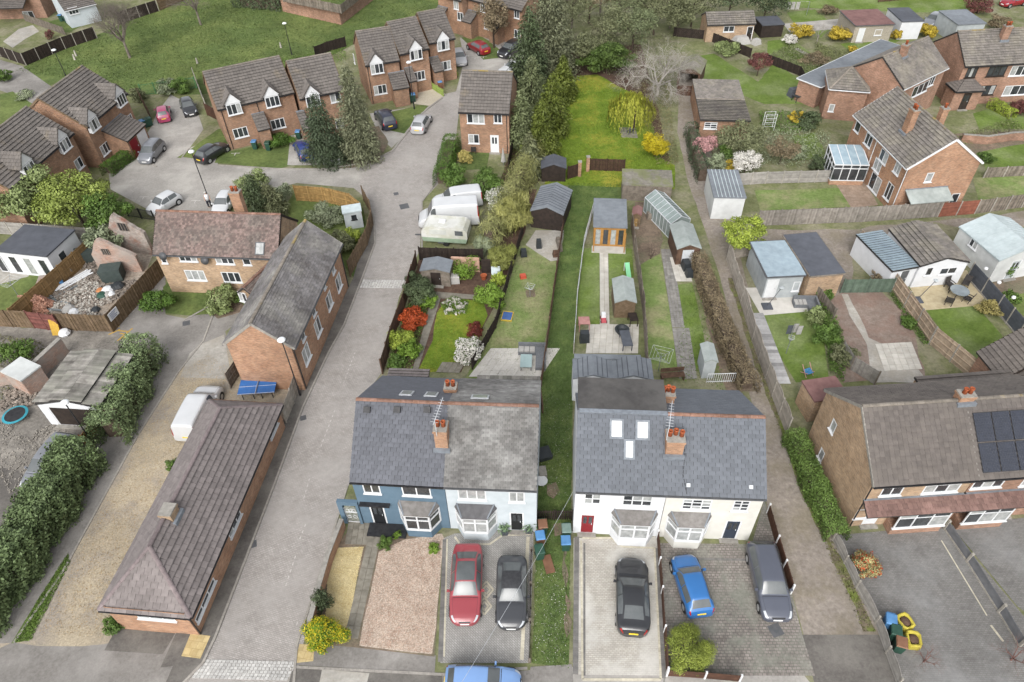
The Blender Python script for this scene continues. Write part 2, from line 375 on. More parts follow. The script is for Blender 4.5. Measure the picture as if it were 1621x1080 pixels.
# ---------------------------------------------------------------- houses
underlay = M('roof_underlay', (.03, .028, .027), (.045, .042, .04), 4, .95, stain=0)
class House:
    def __init__(s, name, label, A, B, ze, Rg=None, D=None, pitch=35, kind='gable', ov=.25, og=.08, wallm=None, roofm=None, tile=(.3, .3), ridgem=None,
                 cat='house', group=None, gutter=None, ind=False, bond=True, back=True, hipend=1.0, z0=0.0, verge=None, tname='tile', rise=0.0, E=None, indm=None, rear=None):
        s.indm, s.rear = indm, rear
        a, b = G(A[0], A[1], ze), G(B[0], B[1], ze); ux = b - a; ux.z = 0; LW = ux.length; ux.normalize(); uy = Vector((-ux.y, ux.x, 0))
        s.tan = math.tan(R(pitch))
        if E: D = abs((G(E[0], E[1], ze) - a).dot(uy)) - 2 * ov
        if E and Rg:
            lo, hi = .0, 8.0
            for _ in range(50):
                zr = (lo + hi) / 2; q = (G(Rg[0], Rg[1], ze + zr) - a).dot(uy)
                if q > D / 2 + ov: lo = zr
                else: hi = zr
            d = D / 2 + ov; s.tan = lo / d
        elif Rg:
            lo, hi = 0.0, 14.0
            for _ in range(50):
                zr = (lo + hi) / 2; p = G(Rg[0], Rg[1], ze + zr); d = (p - a).dot(uy)
                if zr < d * s.tan: lo = zr
                else: hi = zr
            d = lo / s.tan
        else: d = D / 2 + ov
        if kind in ('flat', 'mono'): d = (D + 2 * ov)
        s.ux, s.uy, s.ov, s.og, s.ze, s.kind = ux, uy, ov, og, ze, kind
        s.W = LW - 2 * og; s.D = (2 * d - 2 * ov) if kind not in ('flat', 'mono', 'gable_y') else (D if D else 2 * d - 2 * ov)
        o = a + ux * og + uy * ov; s.O = Vector((o.x, o.y, 0)); s.wallm, s.roofm = wallm or brick_o, roofm
        s.t = thing(name, label, cat, s.O, math.atan2(ux.y, ux.x), group); s.open = {'f': [], 'l': [], 'r': [], 'b': []}
        s.tile, s.ridgem, s.gutter, s.ind, s.bond, s.hipend, s.verge, s.tname, s.rise, s.backt = tile, ridgem, gutter, ind, bond, hipend, verge, tname, rise, back
        s.hw = ze + ov * s.tan - .06 if kind in ('gable', 'hip') else (ze - .05)
        s.zr = ze + d * s.tan
        if rear: q = G(*rear) - s.O; s.rear = (q.dot(uy), rear[2])
        if VERB: print('  house %-40s W %.1f D %.1f ridge %.1f pitch %.0f' % (label[:40], s.W, s.D, s.zr, math.degrees(math.atan(s.tan))))
    # --- frames
    def loc(s, px, py, side):
        c = {'f': (0, 0), 'l': (0, 0), 'r': (s.W, 0), 'b': (0, s.D)}[side]; n = {'f': s.uy, 'b': s.uy, 'l': s.ux, 'r': s.ux}[side]
        p = on_plane(px, py, s.O + s.ux * c[0] + s.uy * c[1], n) - s.O
        return (p.dot(s.ux) if side in 'fb' else p.dot(s.uy)), p.z
    def lxy(s, px, py, z): p = G(px, py, z) - s.O; return p.dot(s.ux), p.dot(s.uy)
    def P(s, side, a, d, z):
        return {'f': (a, -d, z), 'r': (s.W + d, a, z), 'l': (-d, s.D - a if False else a, z), 'b': (a, s.D + d, z)}[side]
    def wbox(s, m, side, a0, a1, d0, d1, z0, z1, tone=.5):
        p, q = s.P(side, a0, d0, z0), s.P(side, a1, d1, z1)
        return m.box(min(p[0], q[0]), min(p[1], q[1]), z0, max(p[0], q[0]), max(p[1], q[1]), z1, tone)
    # --- openings
    def win(s, side, px, py, w_, h_, cols=2, rows=1, fr=None, g=None, sill=True, name='window', recess=.05, lw=.075, label=None, top=0.0, at=None):
        fr = fr or white; a, z = at or s.loc(px, py, side)
        a0, a1, z0, z1 = a - w_ / 2, a + w_ / 2, z - h_ / 2, z + h_ / 2
        lim = s.W if side in 'fb' else s.D
        cut = recess > -.2 and z1 < s.hw - .02 and z0 > .02 and a0 > .05 and a1 < lim - .05
        if cut: s.open[side].append((a0, z0, a1, z1)); d = -recess
        else: d = .012 if recess > -.2 else -recess
        m = MB(); f0, f1 = d, d + .06
        s.wbox(m, side, a0, a1, f0, f1, z0, z0 + lw); s.wbox(m, side, a0, a1, f0, f1, z1 - lw, z1)
        s.wbox(m, side, a0, a0 + lw, f0, f1, z0 + lw, z1 - lw); s.wbox(m, side, a1 - lw, a1, f0, f1, z0 + lw, z1 - lw)
        for i in range(1, cols): x = a0 + w_ * i / cols; s.wbox(m, side, x - lw / 2, x + lw / 2, f0, f1 - .004, z0 + lw, z1 - lw)
        zs = [z0 + lw] + [z0 + h_ * i / rows for i in range(1, rows)] + [z1 - lw]
        if top: zs = [z0 + lw, z1 - h_ * top, z1 - lw]
        for zz in zs[1:-1]: s.wbox(m, side, a0 + lw, a1 - lw, f0, f1 - .008, zz - lw / 2.4, zz + lw / 2.4)
        wo = m.build(name, fr, s.t)
        if label: wo['label'] = label
        for i in range(cols):
            for j in range(len(zs) - 1):
                gm = g or (netglass if rnd.random() < .38 else glass); mm = MB()
                s.wbox(mm, side, a0 + w_ * i / cols + lw * .5, a0 + w_ * (i + 1) / cols - lw * .5, d + .012, d + .03, zs[j] + .004, zs[j + 1] - .004); mm.build('pane', gm, wo)
        if sill: mm = MB(); s.wbox(mm, side, a0 - .06, a1 + .06, -.02 if cut else d - .02, .1 if cut else d + .12, z0 - .07, z0 - .004); mm.build('sill', fr, wo)
        return wo
    def door(s, side, px, py, w_, h_, mat, fr=None, glz=True, at=None, label=None):
        fr = fr or white; a, z = at or (s.loc(px, py, side)[0], 0); a0, a1, z0, z1 = a - w_ / 2, a + w_ / 2, .08, .08 + h_; lw = .1
        s.open[side].append((a0, z0, a1, z1)); m = MB(); s.wbox(m, side, a0, a0 + lw, -.1, -.02, z0, z1); s.wbox(m, side, a1 - lw, a1, -.1, -.02, z0, z1); s.wbox(m, side, a0 + lw, a1 - lw, -.1, -.02, z1 - lw, z1)
        fo = m.build('door_frame', fr, s.t); d = MB(); s.wbox(d, side, a0 + lw + .004, a1 - lw - .004, -.09, -.04, z0, z1 - lw - .004); do = d.build('door', mat, s.t)
        if label: do['label'] = label
        if glz:
            for i in (-1, 1):
                mm = MB(); c = a + i * w_ * .17; s.wbox(mm, side, c - w_ * .11, c + w_ * .11, -.045, -.034, z0 + h_ * .5, z1 - lw - .2); mm.build('pane', glass, do)
        mm = MB(); s.wbox(mm, side, a1 - lw - .14, a1 - lw - .1, -.045, .0, z0 + h_ * .46, z0 + h_ * .52); mm.build('handle', lgrey, do)
        mm = MB(); s.wbox(mm, side, a0 - .1, a1 + .1, 0, .3, 0, .1); mm.build('step', conc, s.t)
        return do
    def chimney(s, px, py, zt, sx=.9, sy=.55, pots=2, mat=None, zb=None, xy=None, potm=None):
        x, y = xy or s.lxy(px, py, zt); mat = mat or brick_o; zb = zb if zb is not None else s.ze; m = MB()
        m.box(x - sx / 2, y - sy / 2, zb, x + sx / 2, y + sy / 2, zt - .22); m.box(x - sx / 2 - .05, y - sy / 2 - .05, zt - .22, x + sx / 2 + .05, y + sy / 2 + .05, zt - .08)
        c = m.build('chimney', mat, s.t); MB().box(x - sx / 2 - .03, y - sy / 2 - .03, zt - .08, x + sx / 2 + .03, y + sy / 2 + .03, zt).build('cap', conc, c)
        for i in range(pots):
            xx = x + (i - (pots - 1) / 2) * min(.34, sx / max(1, pots)); yy = y + (.1 if pots > 2 and i % 2 else 0)
            MB().lathe(xx, yy, [(.14, zt), (.12, zt + .3), (.15, zt + .34), (.15, zt + .4), (.1, zt + .4), (.09, zt + .2)], 10).build('chimney_pot', potm or terra, c, True)
        if s.roofm:
            zs = s.surf(y - sy / 2)
            f = MB().box(x - sx / 2 - .12, y - sy / 2 - .2, zs - .1, x + sx / 2 + .12, y - sy / 2 - .001, zs + .16); f.build('flashing', lead, c)
        return c
    def chimney_at(s, px, py, ytop, sx=.9, sy=.7, pots=2, mat=None, **k):
        x, y, z = s.slope_pt(px, py); w = s.O + s.ux * x + s.uy * y; zt = z
        while proj((w.x, w.y, zt))[1] > ytop and zt < 12: zt += .05
        return s.chimney(0, 0, zt, sx, sy, pots, mat, zb=z - .3, xy=(x, y + sy / 2), **k)
    def surf(s, y):
        if s.kind in ('gable', 'hip'): return s.ze + s.tan * min(y + s.ov, s.D + s.ov - y)
        return s.ze
    def slope_pt(s, px, py):                 # point of the front slope
        n = (Vector((0, 0, 1)) - s.uy * s.tan).normalized(); p0 = s.O - s.uy * s.ov + Vector((0, 0, s.ze))
        p = on_plane(px, py, p0, n) - s.O; return p.dot(s.ux), p.dot(s.uy), p.z
    def slope_box(s, px, py, w_, h_, z0, z1, name, mat, inner=None, innername='pane', at=None, parent=None, b=.09):
        x, y, z = s.slope_pt(px, py) if at is None else at; cs = 1 / math.sqrt(1 + s.tan ** 2); es = Vector((0, cs, s.tan * cs)); n = Vector((0, -s.tan * cs, cs)); c = Vector((x, y, z)); ex = Vector((1, 0, 0))
        def bx(w2, h2, a0, a1):
            return [c + ex * (i * w2 / 2) + es * (j * h2 / 2) + n * a for a in (a0, a1) for i, j in ((-1, -1), (1, -1), (1, 1), (-1, 1))]
        FS = [(3, 2, 1, 0), (4, 5, 6, 7), (0, 1, 5, 4), (1, 2, 6, 5), (2, 3, 7, 6), (3, 0, 4, 7)]
        o = MB().add(bx(w_, h_, z0, z1), FS).build(name, mat, parent or s.t)
        if inner: MB().add(bx(w_ - 2 * b, h_ - 2 * b, z1 - .01, z1 + .012), FS).build(innername, inner, o)
        return o
    def downpipe(s, side, a, mat=None, z1=None):
        m = MB(); z1 = z1 or s.ze - .05; p = Vector(s.P(side, a, .05, .1)); q = Vector(s.P(side, a, .05, z1)); m.tube(p, q, .04, .04, 6); m.build('downpipe', mat or black, s.t)
    def leanto(s, side, a0, a1, proj, zl, zh, mat=None, wallm=None, open_=False, name='porch', tile=True):
        wm = wallm or s.wallm; Q = lambda a, d, z: Vector(s.P(side, a, d, z)); o = MB()
        flip = side in 'l'
        A0, A1 = (a0, a1) if side in 'f' else (a1, a0)
        if side == 'r': A0, A1 = a0, a1
        if not open_:
            zl2 = zl + .05
            for pl in ([Q(A0, proj - .15, 0), Q(A1, proj - .15, 0), Q(A1, proj - .15, zl2), Q(A0, proj - .15, zl2)], [Q(A0, 0, 0), Q(A0, proj - .15, 0), Q(A0, proj - .15, zl2), Q(A0, 0, zh - .1)], [Q(A1, proj - .15, 0), Q(A1, 0, 0), Q(A1, 0, zh - .1), Q(A1, proj - .15, zl2)]):
                o.poly(pl)
            o.build(name + '_wall', wm, s.t)
        e = .1; d = MB(); vs = [Q(A0 - e * (1 if A1 > A0 else -1), proj, zl), Q(A1 + e * (1 if A1 > A0 else -1), proj, zl), Q(A1 + e * (1 if A1 > A0 else -1), 0, zh), Q(A0 - e * (1 if A1 > A0 else -1), 0, zh)]
        vs2 = [v - Vector((0, 0, .1)) for v in vs]; d.add(vs + vs2, [(0, 1, 2, 3), (7, 6, 5, 4), (4, 5, 1, 0), (1, 5, 6, 2), (2, 6, 7, 3), (3, 7, 4, 0)])
        r = d.build(name + '_roof', underlay if tile else (mat or s.roofm), s.t)
        if tile: tiles(r, vs[0], vs[1], vs[2], vs[3], s.tile[0], s.tile[1], mat or s.roofm, s.tname)
        f = MB(); f.bar(vs[3] + Vector((0, 0, .03)), vs[2] + Vector((0, 0, .03)), .22, .05); f.build('flashing', lead, r)
        return r
    def dormer(s, px, py, w_=1.55, h_=1.2, cols=3):
        p = on_plane(px, py, s.O - s.uy * .4, s.uy) - s.O; a, z = p.dot(s.ux), p.z; wo = s.win('f', px, py, w_, h_, cols, 1, sill=True, at=(a, z), name='window', recess=-.34); MB().box(a - w_ / 2, -.335, z - h_ / 2 - .06, a + w_ / 2, .1, z + h_ / 2).build('dormer_box', white, s.t); zt = z + h_ / 2 + .04; hw = w_ / 2 + .16; hp = hw * 1.25
        m = MB(); m.add([(a - hw, -.36, zt), (a + hw, -.36, zt), (a, -.36, zt + hp), (a - hw, .3, zt), (a + hw, .3, zt), (a, .3, zt + hp)], [(0, 1, 2), (3, 5, 4), (0, 2, 5, 3), (1, 4, 5, 2), (0, 3, 4, 1)])
        g = m.build('dormer_gable', white, s.t); e = .13
        yb = lambda z_: max(.2, (z_ - s.ze) / s.tan - s.ov + .12)
        L = [(a - hw - e, -.46, zt - .1), (a, -.46, zt + hp + .06), (a, yb(zt + hp + .06), zt + hp + .06), (a - hw - e, yb(zt - .1), zt - .1)]
        Rr = [(2 * a - x, y, q) for x, y, q in L]; m = MB()
        for pl, fl in ((L, 0), (Rr, 1)):
            low = [(x, y, q - .08) for x, y, q in pl]; fs = [(3, 2, 1, 0), (4, 5, 6, 7), (0, 1, 5, 4), (1, 2, 6, 5), (2, 3, 7, 6), (3, 0, 4, 7)]
            if fl: fs = [f[::-1] for f in fs]
            m.add(pl + low, fs, rnd.random())
        ro = m.build('dormer_roof', s.roofm, s.t)
        v = Vector
        tiles(ro, L[3], L[0], L[1], L[2], s.tile[0], s.tile[1], s.roofm, s.tname); tiles(ro, Rr[0], Rr[3], Rr[2], Rr[1], s.tile[0], s.tile[1], s.roofm, s.tname)
        return wo
    # --- shell
    def finish(s, soffit=None):
        W, D, hw, t = s.W, s.D, s.hw, s.t
        m = MB()
        for side in 'flrb':
            lim = W if side in 'fb' else D; hh = hw
            if s.kind == 'mono' and side == 'b': hh = hw + s.rise
            ops = s.open[side]; xs = sorted({0, lim} | {max(0, q) for o in ops for q in (o[0], o[2])}); zs = sorted({0, hh} | {q for o in ops for q in (o[1], o[3])})
            fl = side in 'lb'
            for i in range(len(xs) - 1):
                for j in range(len(zs) - 1):
                    cx, cz = (xs[i] + xs[i + 1]) / 2, (zs[j] + zs[j + 1]) / 2
                    if any(o[0] < cx < o[2] and o[1] < cz < o[3] for o in ops): continue
                    q = [s.P(side, xs[i], 0, zs[j]), s.P(side, xs[i + 1], 0, zs[j]), s.P(side, xs[i + 1], 0, zs[j + 1]), s.P(side, xs[i], 0, zs[j + 1])]
                    m.poly(q[::-1] if fl else q)
            for a0, z0, a1, z1 in ops:
                for (p, q) in (((a0, z0), (a1, z0)), ((a1, z0), (a1, z1)), ((a1, z1), (a0, z1)), ((a0, z1), (a0, z0))):
                    m.quad(s.P(side, p[0], 0, p[1]), s.P(side, p[0], -.14, p[1]), s.P(side, q[0], -.14, q[1]), s.P(side, q[0], 0, q[1]))
            if s.kind == 'gable' and side in 'lr':
                q = [s.P(side, 0, 0, hw), s.P(side, D, 0, hw), s.P(side, D / 2, 0, hw + D / 2 * s.tan)]; m.poly(q[::-1] if fl else q)
                if s.rear: y2, z2 = s.rear; q = [s.P(side, D, 0, 0), s.P(side, y2 - .25, 0, 0), s.P(side, y2 - .25, 0, z2 + .02), s.P(side, D / 2, 0, hw + D / 2 * s.tan), s.P(side, D, 0, hw)]; m.poly(q[::-1] if fl else q)
            if s.kind == 'gable_y' and side in 'fb':
                q = [s.P(side, 0, 0, hw), s.P(side, W, 0, hw), s.P(side, W / 2, 0, hw + W / 2 * s.tan)]; m.poly(q[::-1] if fl else q)
            if s.kind == 'mono' and side in 'lr':
                q = [s.P(side, 0, 0, hw), s.P(side, D, 0, hw), s.P(side, D, 0, hw + s.rise)]; m.poly(q[::-1] if fl else q)
        m.build('wall', s.wallm, t)
        ov, og, ze, zr = s.ov, s.og, s.ze, s.zr; mid = D / 2; yf, yb = -ov, D + ov; x0, x1 = -og, W + og; planes = []; ridges = []
        if s.kind == 'gable':
            planes = [((x0, yf, ze), (x1, yf, ze), (x1, mid, zr), (x0, mid, zr)), ((x1, yb, ze), (x0, yb, ze), (x0, mid, zr), (x1, mid, zr))]; ridges = [((x0, mid, zr), (x1, mid, zr))]
            if s.rear: y2, z2 = s.rear; planes[1] = ((x1, y2, z2), (x0, y2, z2), (x0, mid, zr), (x1, mid, zr)); MB().quad((0, y2 - .25, 0), (0, y2 - .25, z2), (W, y2 - .25, z2), (W, y2 - .25, 0)).build('rear_wall', s.wallm, t)
        elif s.kind == 'hip':
            hl = (mid + ov) * s.hipend; a, b = x0 + hl, x1 - hl
            if a > b: a = b = (x0 + x1) / 2
            planes = [((x0, yf, ze), (x1, yf, ze), (b, mid, zr), (a, mid, zr)), ((x1, yb, ze), (x0, yb, ze), (a, mid, zr), (b, mid, zr)), ((x0, yb, ze), (x0, yf, ze), (a, mid, zr), (a, mid, zr)), ((x1, yf, ze), (x1, yb, ze), (b, mid, zr), (b, mid, zr))]
            ridges = [((x0, yf, ze), (a, mid, zr)), ((x0, yb, ze), (a, mid, zr)), ((x1, yf, ze), (b, mid, zr)), ((x1, yb, ze), (b, mid, zr))] + ([((a, mid, zr), (b, mid, zr))] if b - a > .3 else [])
        elif s.kind == 'gable_y':
            zr = ze + (W / 2 + og) * s.tan; s.zr = zr; c = W / 2
            planes = [((x0, yb, ze), (x0, yf, ze), (c, yf, zr), (c, yb, zr)), ((x1, yf, ze), (x1, yb, ze), (c, yb, zr), (c, yf, zr))]; ridges = [((c, yf, zr), (c, yb, zr))]
        else:
            rz = s.rise * (D + 2 * ov) / D if s.kind == 'mono' else 0; planes = [((x0, yf, ze), (x1, yf, ze), (x1, yb, ze + rz), (x0, yb, ze + rz))]
        m = MB()
        for pl in planes:
            tri = pl[2] == pl[3]; top = [Vector(q) for q in (pl[:3] if tri else pl)]; low = [q - Vector((0, 0, .13)) for q in top]; n = len(top)
            m.add(top + low, [tuple(range(n)), tuple(range(2 * n - 1, n - 1, -1))] + [(n + i, n + (i + 1) % n, (i + 1) % n, i) for i in range(n)])
        ro = m.build('roof', underlay if s.tile else s.roofm, t); s.ro = ro
        if s.tile:
            for i, pl in enumerate(planes):
                tiles(ro, *pl, s.tile[0], s.tile[1], (s.indm or s.roofm) if s.ind and i in s.ind else s.roofm, s.tname, ind=bool(s.ind) and i in s.ind, bond=s.bond)
        if s.ridgem:
            for a, b in ridges: ridge_line(ro, Vector(a) + Vector((0, 0, .05)), Vector(b) + Vector((0, 0, .05)), s.ridgem)
        gm = s.gutter
        if gm:
            ed = [((x0, yf), (x1, yf)), ((x0, yb), (x1, yb))] if s.kind in ('gable',) else [((x0, yf), (x1, yf)), ((x0, yb), (x1, yb)), ((x0, yf), (x0, yb)), ((x1, yf), (x1, yb))] if s.kind in ('hip', 'flat') else [((x0, yf), (x1, yf))] if s.kind == 'mono' else [((x0, yf), (x0, yb)), ((x1, yf), (x1, yb))]
            if s.rear: ed = ed[:1]
            for k, (p, q) in enumerate(ed):
                m = MB(); c = Vector((W / 2, D / 2, 0)); p, q = Vector(p + (ze - .07,)), Vector(q + (ze - .07,)); d = (q - p).normalized(); n = Vector((d.y, -d.x, 0)); n = n if n.dot((p + q) / 2 - c) > 0 else -n
                m.bar(p + n * .055, q + n * .055, .1, .09); m.build('gutter', gm, t)
        if s.verge and s.kind in ('gable', 'gable_y'):
            for (p, q) in ([((x, yf, ze), (x, mid, zr)) for x in (x0, x1)] + [((x, yb, ze), (x, mid, zr)) for x in (x0, x1)] if s.kind == 'gable' else [((x0, y, ze), (W / 2, y, zr)) for y in (yf, yb)] + [((x1, y, ze), (W / 2, y, zr)) for y in (yf, yb)]):
                MB().bar(Vector(p) - Vector((0, 0, .05)), Vector(q) - Vector((0, 0, .05)), .05, .2).build('bargeboard', s.verge, t)
        return s
# ---------------------------------------------------------------- vehicles
carglass = M('car_glass', (.07, .078, .08), (.1, .108, .11), 1, .13, spec=.7, stain=0)
lampm = M('headlamp', (.42, .44, .46), (.34, .36, .38), 6, .1, spec=.6, stain=0)
tailm = M('tail_lamp', (.35, .02, .02), (.25, .01, .01), 6, .15, spec=.6, stain=0)
platey = M('plate_yellow', (.75, .55, .04), (.7, .5, .04), 6, .4, stain=0)
platew = M('plate_white', (.75, .75, .73), (.7, .7, .68), 6, .4, stain=0)
rimm = M('alloy', (.5, .51, .52), (.4, .41, .42), 6, .3, metal=.6, stain=0)
def paint(n, c): c = C3(c); return M('paint_' + n, c, tuple(x * .92 for x in c), .8, .32, coat=.8, spec=.4, stain=.04)
# t, top, roof half-width, belt, half-width     (heights in metres)
CARS = {
 'hatch': (1.45, [(0, .58, .46, .53, .56), (.02, .65, .58, .6, .76), (.055, .74, .68, .66, .89), (.11, .83, .74, .72, .97), (.23, .93, .80, .84, 1), (.27, .96, .79, .88, 1), (.43, 1.40, .66, .91, 1), (.6, 1.46, .67, .92, 1), (.84, 1.40, .63, .95, .99), (.955, 1.0, .74, .92, .95), (.985, .88, .77, .78, .9), (1, .6, .7, .55, .8)], (.285, .425), (.86, .945), (.34, .85), (.16, .82)),
 'saloon': (1.44, [(0, .56, .42, .5, .52), (.018, .63, .56, .57, .72), (.05, .71, .66, .64, .87), (.10, .78, .73, .70, .95), (.25, .90, .80, .84, 1), (.30, .93, .78, .88, 1), (.44, 1.36, .64, .92, 1), (.56, 1.43, .65, .93, 1), (.72, 1.37, .62, .95, 1), (.86, 1.04, .74, .95, .98), (.955, 1.0, .76, .88, .9), (.988, .9, .68, .76, .76), (1, .6, .6, .52, .62)], (.305, .43), (.735, .85), (.36, .82), (.175, .81)),
 'coupe': (1.36, [(0, .54, .38, .48, .46), (.018, .61, .52, .55, .68), (.05, .69, .64, .62, .85), (.10, .76, .72, .68, .95), (.26, .88, .80, .82, 1), (.32, .91, .78, .86, 1), (.46, 1.28, .62, .90, 1), (.56, 1.34, .62, .92, 1), (.70, 1.26, .58, .95, 1), (.86, 1.02, .66, .96, 1), (.94, .97, .74, .88, .93), (.982, .88, .66, .76, .76), (1, .56, .54, .5, .56)], (.325, .45), (.715, .855), (.38, .80), (.18, .81)),
 'estate': (1.46, [(0, .58, .5, .52, .68), (.02, .68, .64, .6, .88), (.09, .80, .74, .70, .97), (.22, .92, .80, .84, 1), (.27, .95, .78, .88, 1), (.40, 1.40, .66, .92, 1), (.6, 1.47, .67, .93, 1), (.87, 1.42, .64, .95, 1), (.96, 1.02, .76, .92, .96), (.99, .9, .76, .78, .9), (1, .6, .7, .54, .8)], (.275, .39), (.88, .95), (.33, .88), (.165, .81)),
 'suv': (1.66, [(0, .72, .55, .66, .72), (.025, .82, .68, .76, .92), (.09, .98, .76, .86, .98), (.22, 1.08, .82, .98, 1), (.27, 1.11, .80, 1.02, 1), (.41, 1.58, .68, 1.05, 1), (.6, 1.66, .69, 1.06, 1), (.86, 1.58, .66, 1.08, .99), (.96, 1.14, .76, 1.04, .96), (.99, 1.0, .78, .88, .92), (1, .66, .72, .6, .84)], (.275, .4), (.87, .95), (.33, .88), (.165, .82)),
 'mpv': (1.6, [(0, .62, .55, .56, .74), (.025, .74, .68, .66, .92), (.09, .90, .76, .78, .98), (.18, 1.0, .82, .90, 1), (.22, 1.04, .80, .95, 1), (.40, 1.52, .70, .98, 1), (.6, 1.6, .71, .99, 1), (.88, 1.54, .68, 1.0, .99), (.965, 1.1, .8, .98, .97), (.99, .96, .8, .84, .93), (1, .64, .74, .56, .84)], (.23, .39), (.89, .955), (.30, .9), (.15, .82)),
 'van': (2.5, [(0, .7, .6, .6, .74), (.02, .9, .7, .78, .92), (.07, 1.1, .78, 1.0, .98), (.13, 1.24, .84, 1.16, 1), (.16, 1.32, .84, 1.2, 1), (.25, 2.3, .84, 1.3, 1), (.32, 2.48, .86, 1.34, 1), (.6, 2.52, .86, 1.36, 1), (.94, 2.48, .86, 1.36, 1), (.985, 2.36, .85, 1.34, .99), (1, .6, .9, .55, .96)], (.165, .245), None, (.17, .31), (.14, .78)),
 'smallvan': (1.85, [(0, .66, .6, .58, .74), (.02, .78, .7, .7, .92), (.08, .98, .78, .88, .98), (.19, 1.1, .84, 1.0, 1), (.23, 1.16, .82, 1.04, 1), (.36, 1.74, .76, 1.08, 1), (.45, 1.84, .78, 1.1, 1), (.7, 1.86, .79, 1.1, 1), (.94, 1.82, .78, 1.1, 1), (.985, 1.7, .8, 1.08, .98), (1, .6, .84, .55, .94)], (.235, .355), None, (.28, .46), (.15, .8)),
}
def card(P, u):                              # cardinal interpolation along axis 0
    n = len(P); i = np.clip(np.floor(u).astype(int), 0, n - 2); f = (u - i)
    g = lambda k: P[np.clip(i + k, 0, n - 1)]
    p0, p1, p2, p3 = g(-1), g(0), g(1), g(2); te = .32
    m1, m2 = te * (p2 - p0), te * (p3 - p1); f = f.reshape((-1,) + (1,) * (P.ndim - 1))
    return (2 * f ** 3 - 3 * f ** 2 + 1) * p1 + (f ** 3 - 2 * f ** 2 + f) * m1 + (-2 * f ** 3 + 3 * f ** 2) * p2 + (f ** 3 - f ** 2) * m2
def car(label, typ, px, py, ang, col, L=4.3, Wd=1.78, name='parked_car', sunroof=False, hi=True, roofm=None, group=None, cat='car', rear='y', z0=0.0, zc=.7, head=None):
    """px,py: photo position of the middle of the car (height zc); ang: heading of the nose in degrees on the ground (0 = +X, 90 = away)"""
    ht, st, wsr, rwr, swr, axl = CARS[typ]; hw = Wd / 2
    p = G(px, py, zc); t = thing(name, label, cat, (p.x, p.y, z0), R(ang), group)
    ts = np.array([s_[0] for s_ in st]); C = np.zeros((len(st), 7, 3))
    for i, (tt, zt, wr, zb, w_) in enumerate(st):
        x = L / 2 - tt * L; w_ *= hw; wr *= hw; roof = max(0, (zt - zb - .15)); e = .05 if roof > .1 else .03
        C[i] = [(x, 0, zt + .015), (x, wr * .6, zt + .005), (x, wr, zt - e), (x, w_ * .955 if roof > .1 else max(wr * 1.04, w_ * .93), zb), (x, w_, zb * .72 + .05), (x, w_ * .965, .26), (x, w_ * .7, .2)]
    def ev(tv, jv):                          # grid of surface points
        a = card(C, np.interp(tv, ts, np.arange(len(ts)))); b = card(np.swapaxes(a, 0, 1), np.asarray(jv, float)); return np.swapaxes(b, 0, 1)
    def surf(tv, jv, off=0.0, mirror=1):
        Pm = ev(tv, jv)
        if off:
            e = 1e-3; dt = ev(np.clip(tv + e, 0, 1), jv) - ev(np.clip(tv - e, 0, 1), jv); dj = ev(tv, np.clip(jv + e, 0, 6)) - ev(tv, np.clip(jv - e, 0, 6))
            n = np.cross(dt, dj); n /= np.maximum(np.linalg.norm(n, axis=2, keepdims=True), 1e-9); sg = np.sign((n * (Pm - np.array([0, 0, .6]))).sum(2, keepdims=True)); n *= np.where(sg == 0, 1, sg); Pm = Pm + n * off
        if mirror < 0: Pm = Pm * np.array([1, -1, 1])
        return Pm
    def grid(m, Pm, flip):
        a, b, _ = Pm.shape; fs = [(i * b + j, i * b + j + 1, (i + 1) * b + j + 1, (i + 1) * b + j) for i in range(a - 1) for j in range(b - 1)]
        m.add([tuple(q) for q in Pm.reshape(-1, 3)], [f[::-1] for f in fs] if flip else fs)
    nt_, nj = (44, 20) if hi else (22, 11); m = MB(); tv = np.linspace(0, 1, nt_)
    tv = np.unique(np.concatenate([tv, ts])); jv = np.linspace(0, 6, nj)
    full = np.concatenate([surf(tv, jv[::-1], 0, -1)[:, :-1], surf(tv, jv)], 1); grid(m, full, False)
    for Pm, fl in ((full[0], False), (full[-1], True)): m.add([tuple(q) for q in Pm], [tuple(range(len(Pm)))[::-1 if fl else 1]])
    m.build('body', col, t, True)
    def patch(nm, mat, t0, t1, j0, j1, sides=(1, -1), off=.006, n=8, par=None, taper=0):
        for sd_ in sides:
            tv = np.linspace(t0, t1, n)
            if sd_ == 0:
                q = np.linspace(j0, j1, 6); Pm = np.concatenate([surf(tv, q[::-1], off, -1)[:, :-1], surf(tv, q, off)], 1); mm = MB(); grid(mm, Pm, False)
            else: mm = MB(); grid(mm, surf(tv, np.linspace(j0, j1, 5), off, sd_), sd_ < 0)
            o = mm.build(nm, mat, par or t, True)
        return o
    patch('windscreen', carglass, wsr[0], wsr[1], 0, 1.93, (0,))
    if rwr: patch('rear_window', carglass, rwr[0], rwr[1], 0, 1.7, (0,))
    a, b = swr; mid = a + (b - a) * .48
    for q0, q1 in (((a, mid - .006), (mid + .006, b)) if typ not in ('van', 'smallvan') else ((a + .05, b),)): patch('side_window', carglass, q0, q1, 2.14, 2.86)
    if sunroof: patch('sunroof', carglass, wsr[1] + .02, rwr[0] - .05, 0, 1.7, (0,))
    if roofm: patch('soft_top', roofm, wsr[1] + .012, rwr[0] - .012, 0, 2.0, (0,), .008)
    patch('headlight', lampm, .012, .085 if typ != 'van' else .05, 2.02, 2.75); patch('tail_light', tailm, .962, .995, 2.1, 3.3)
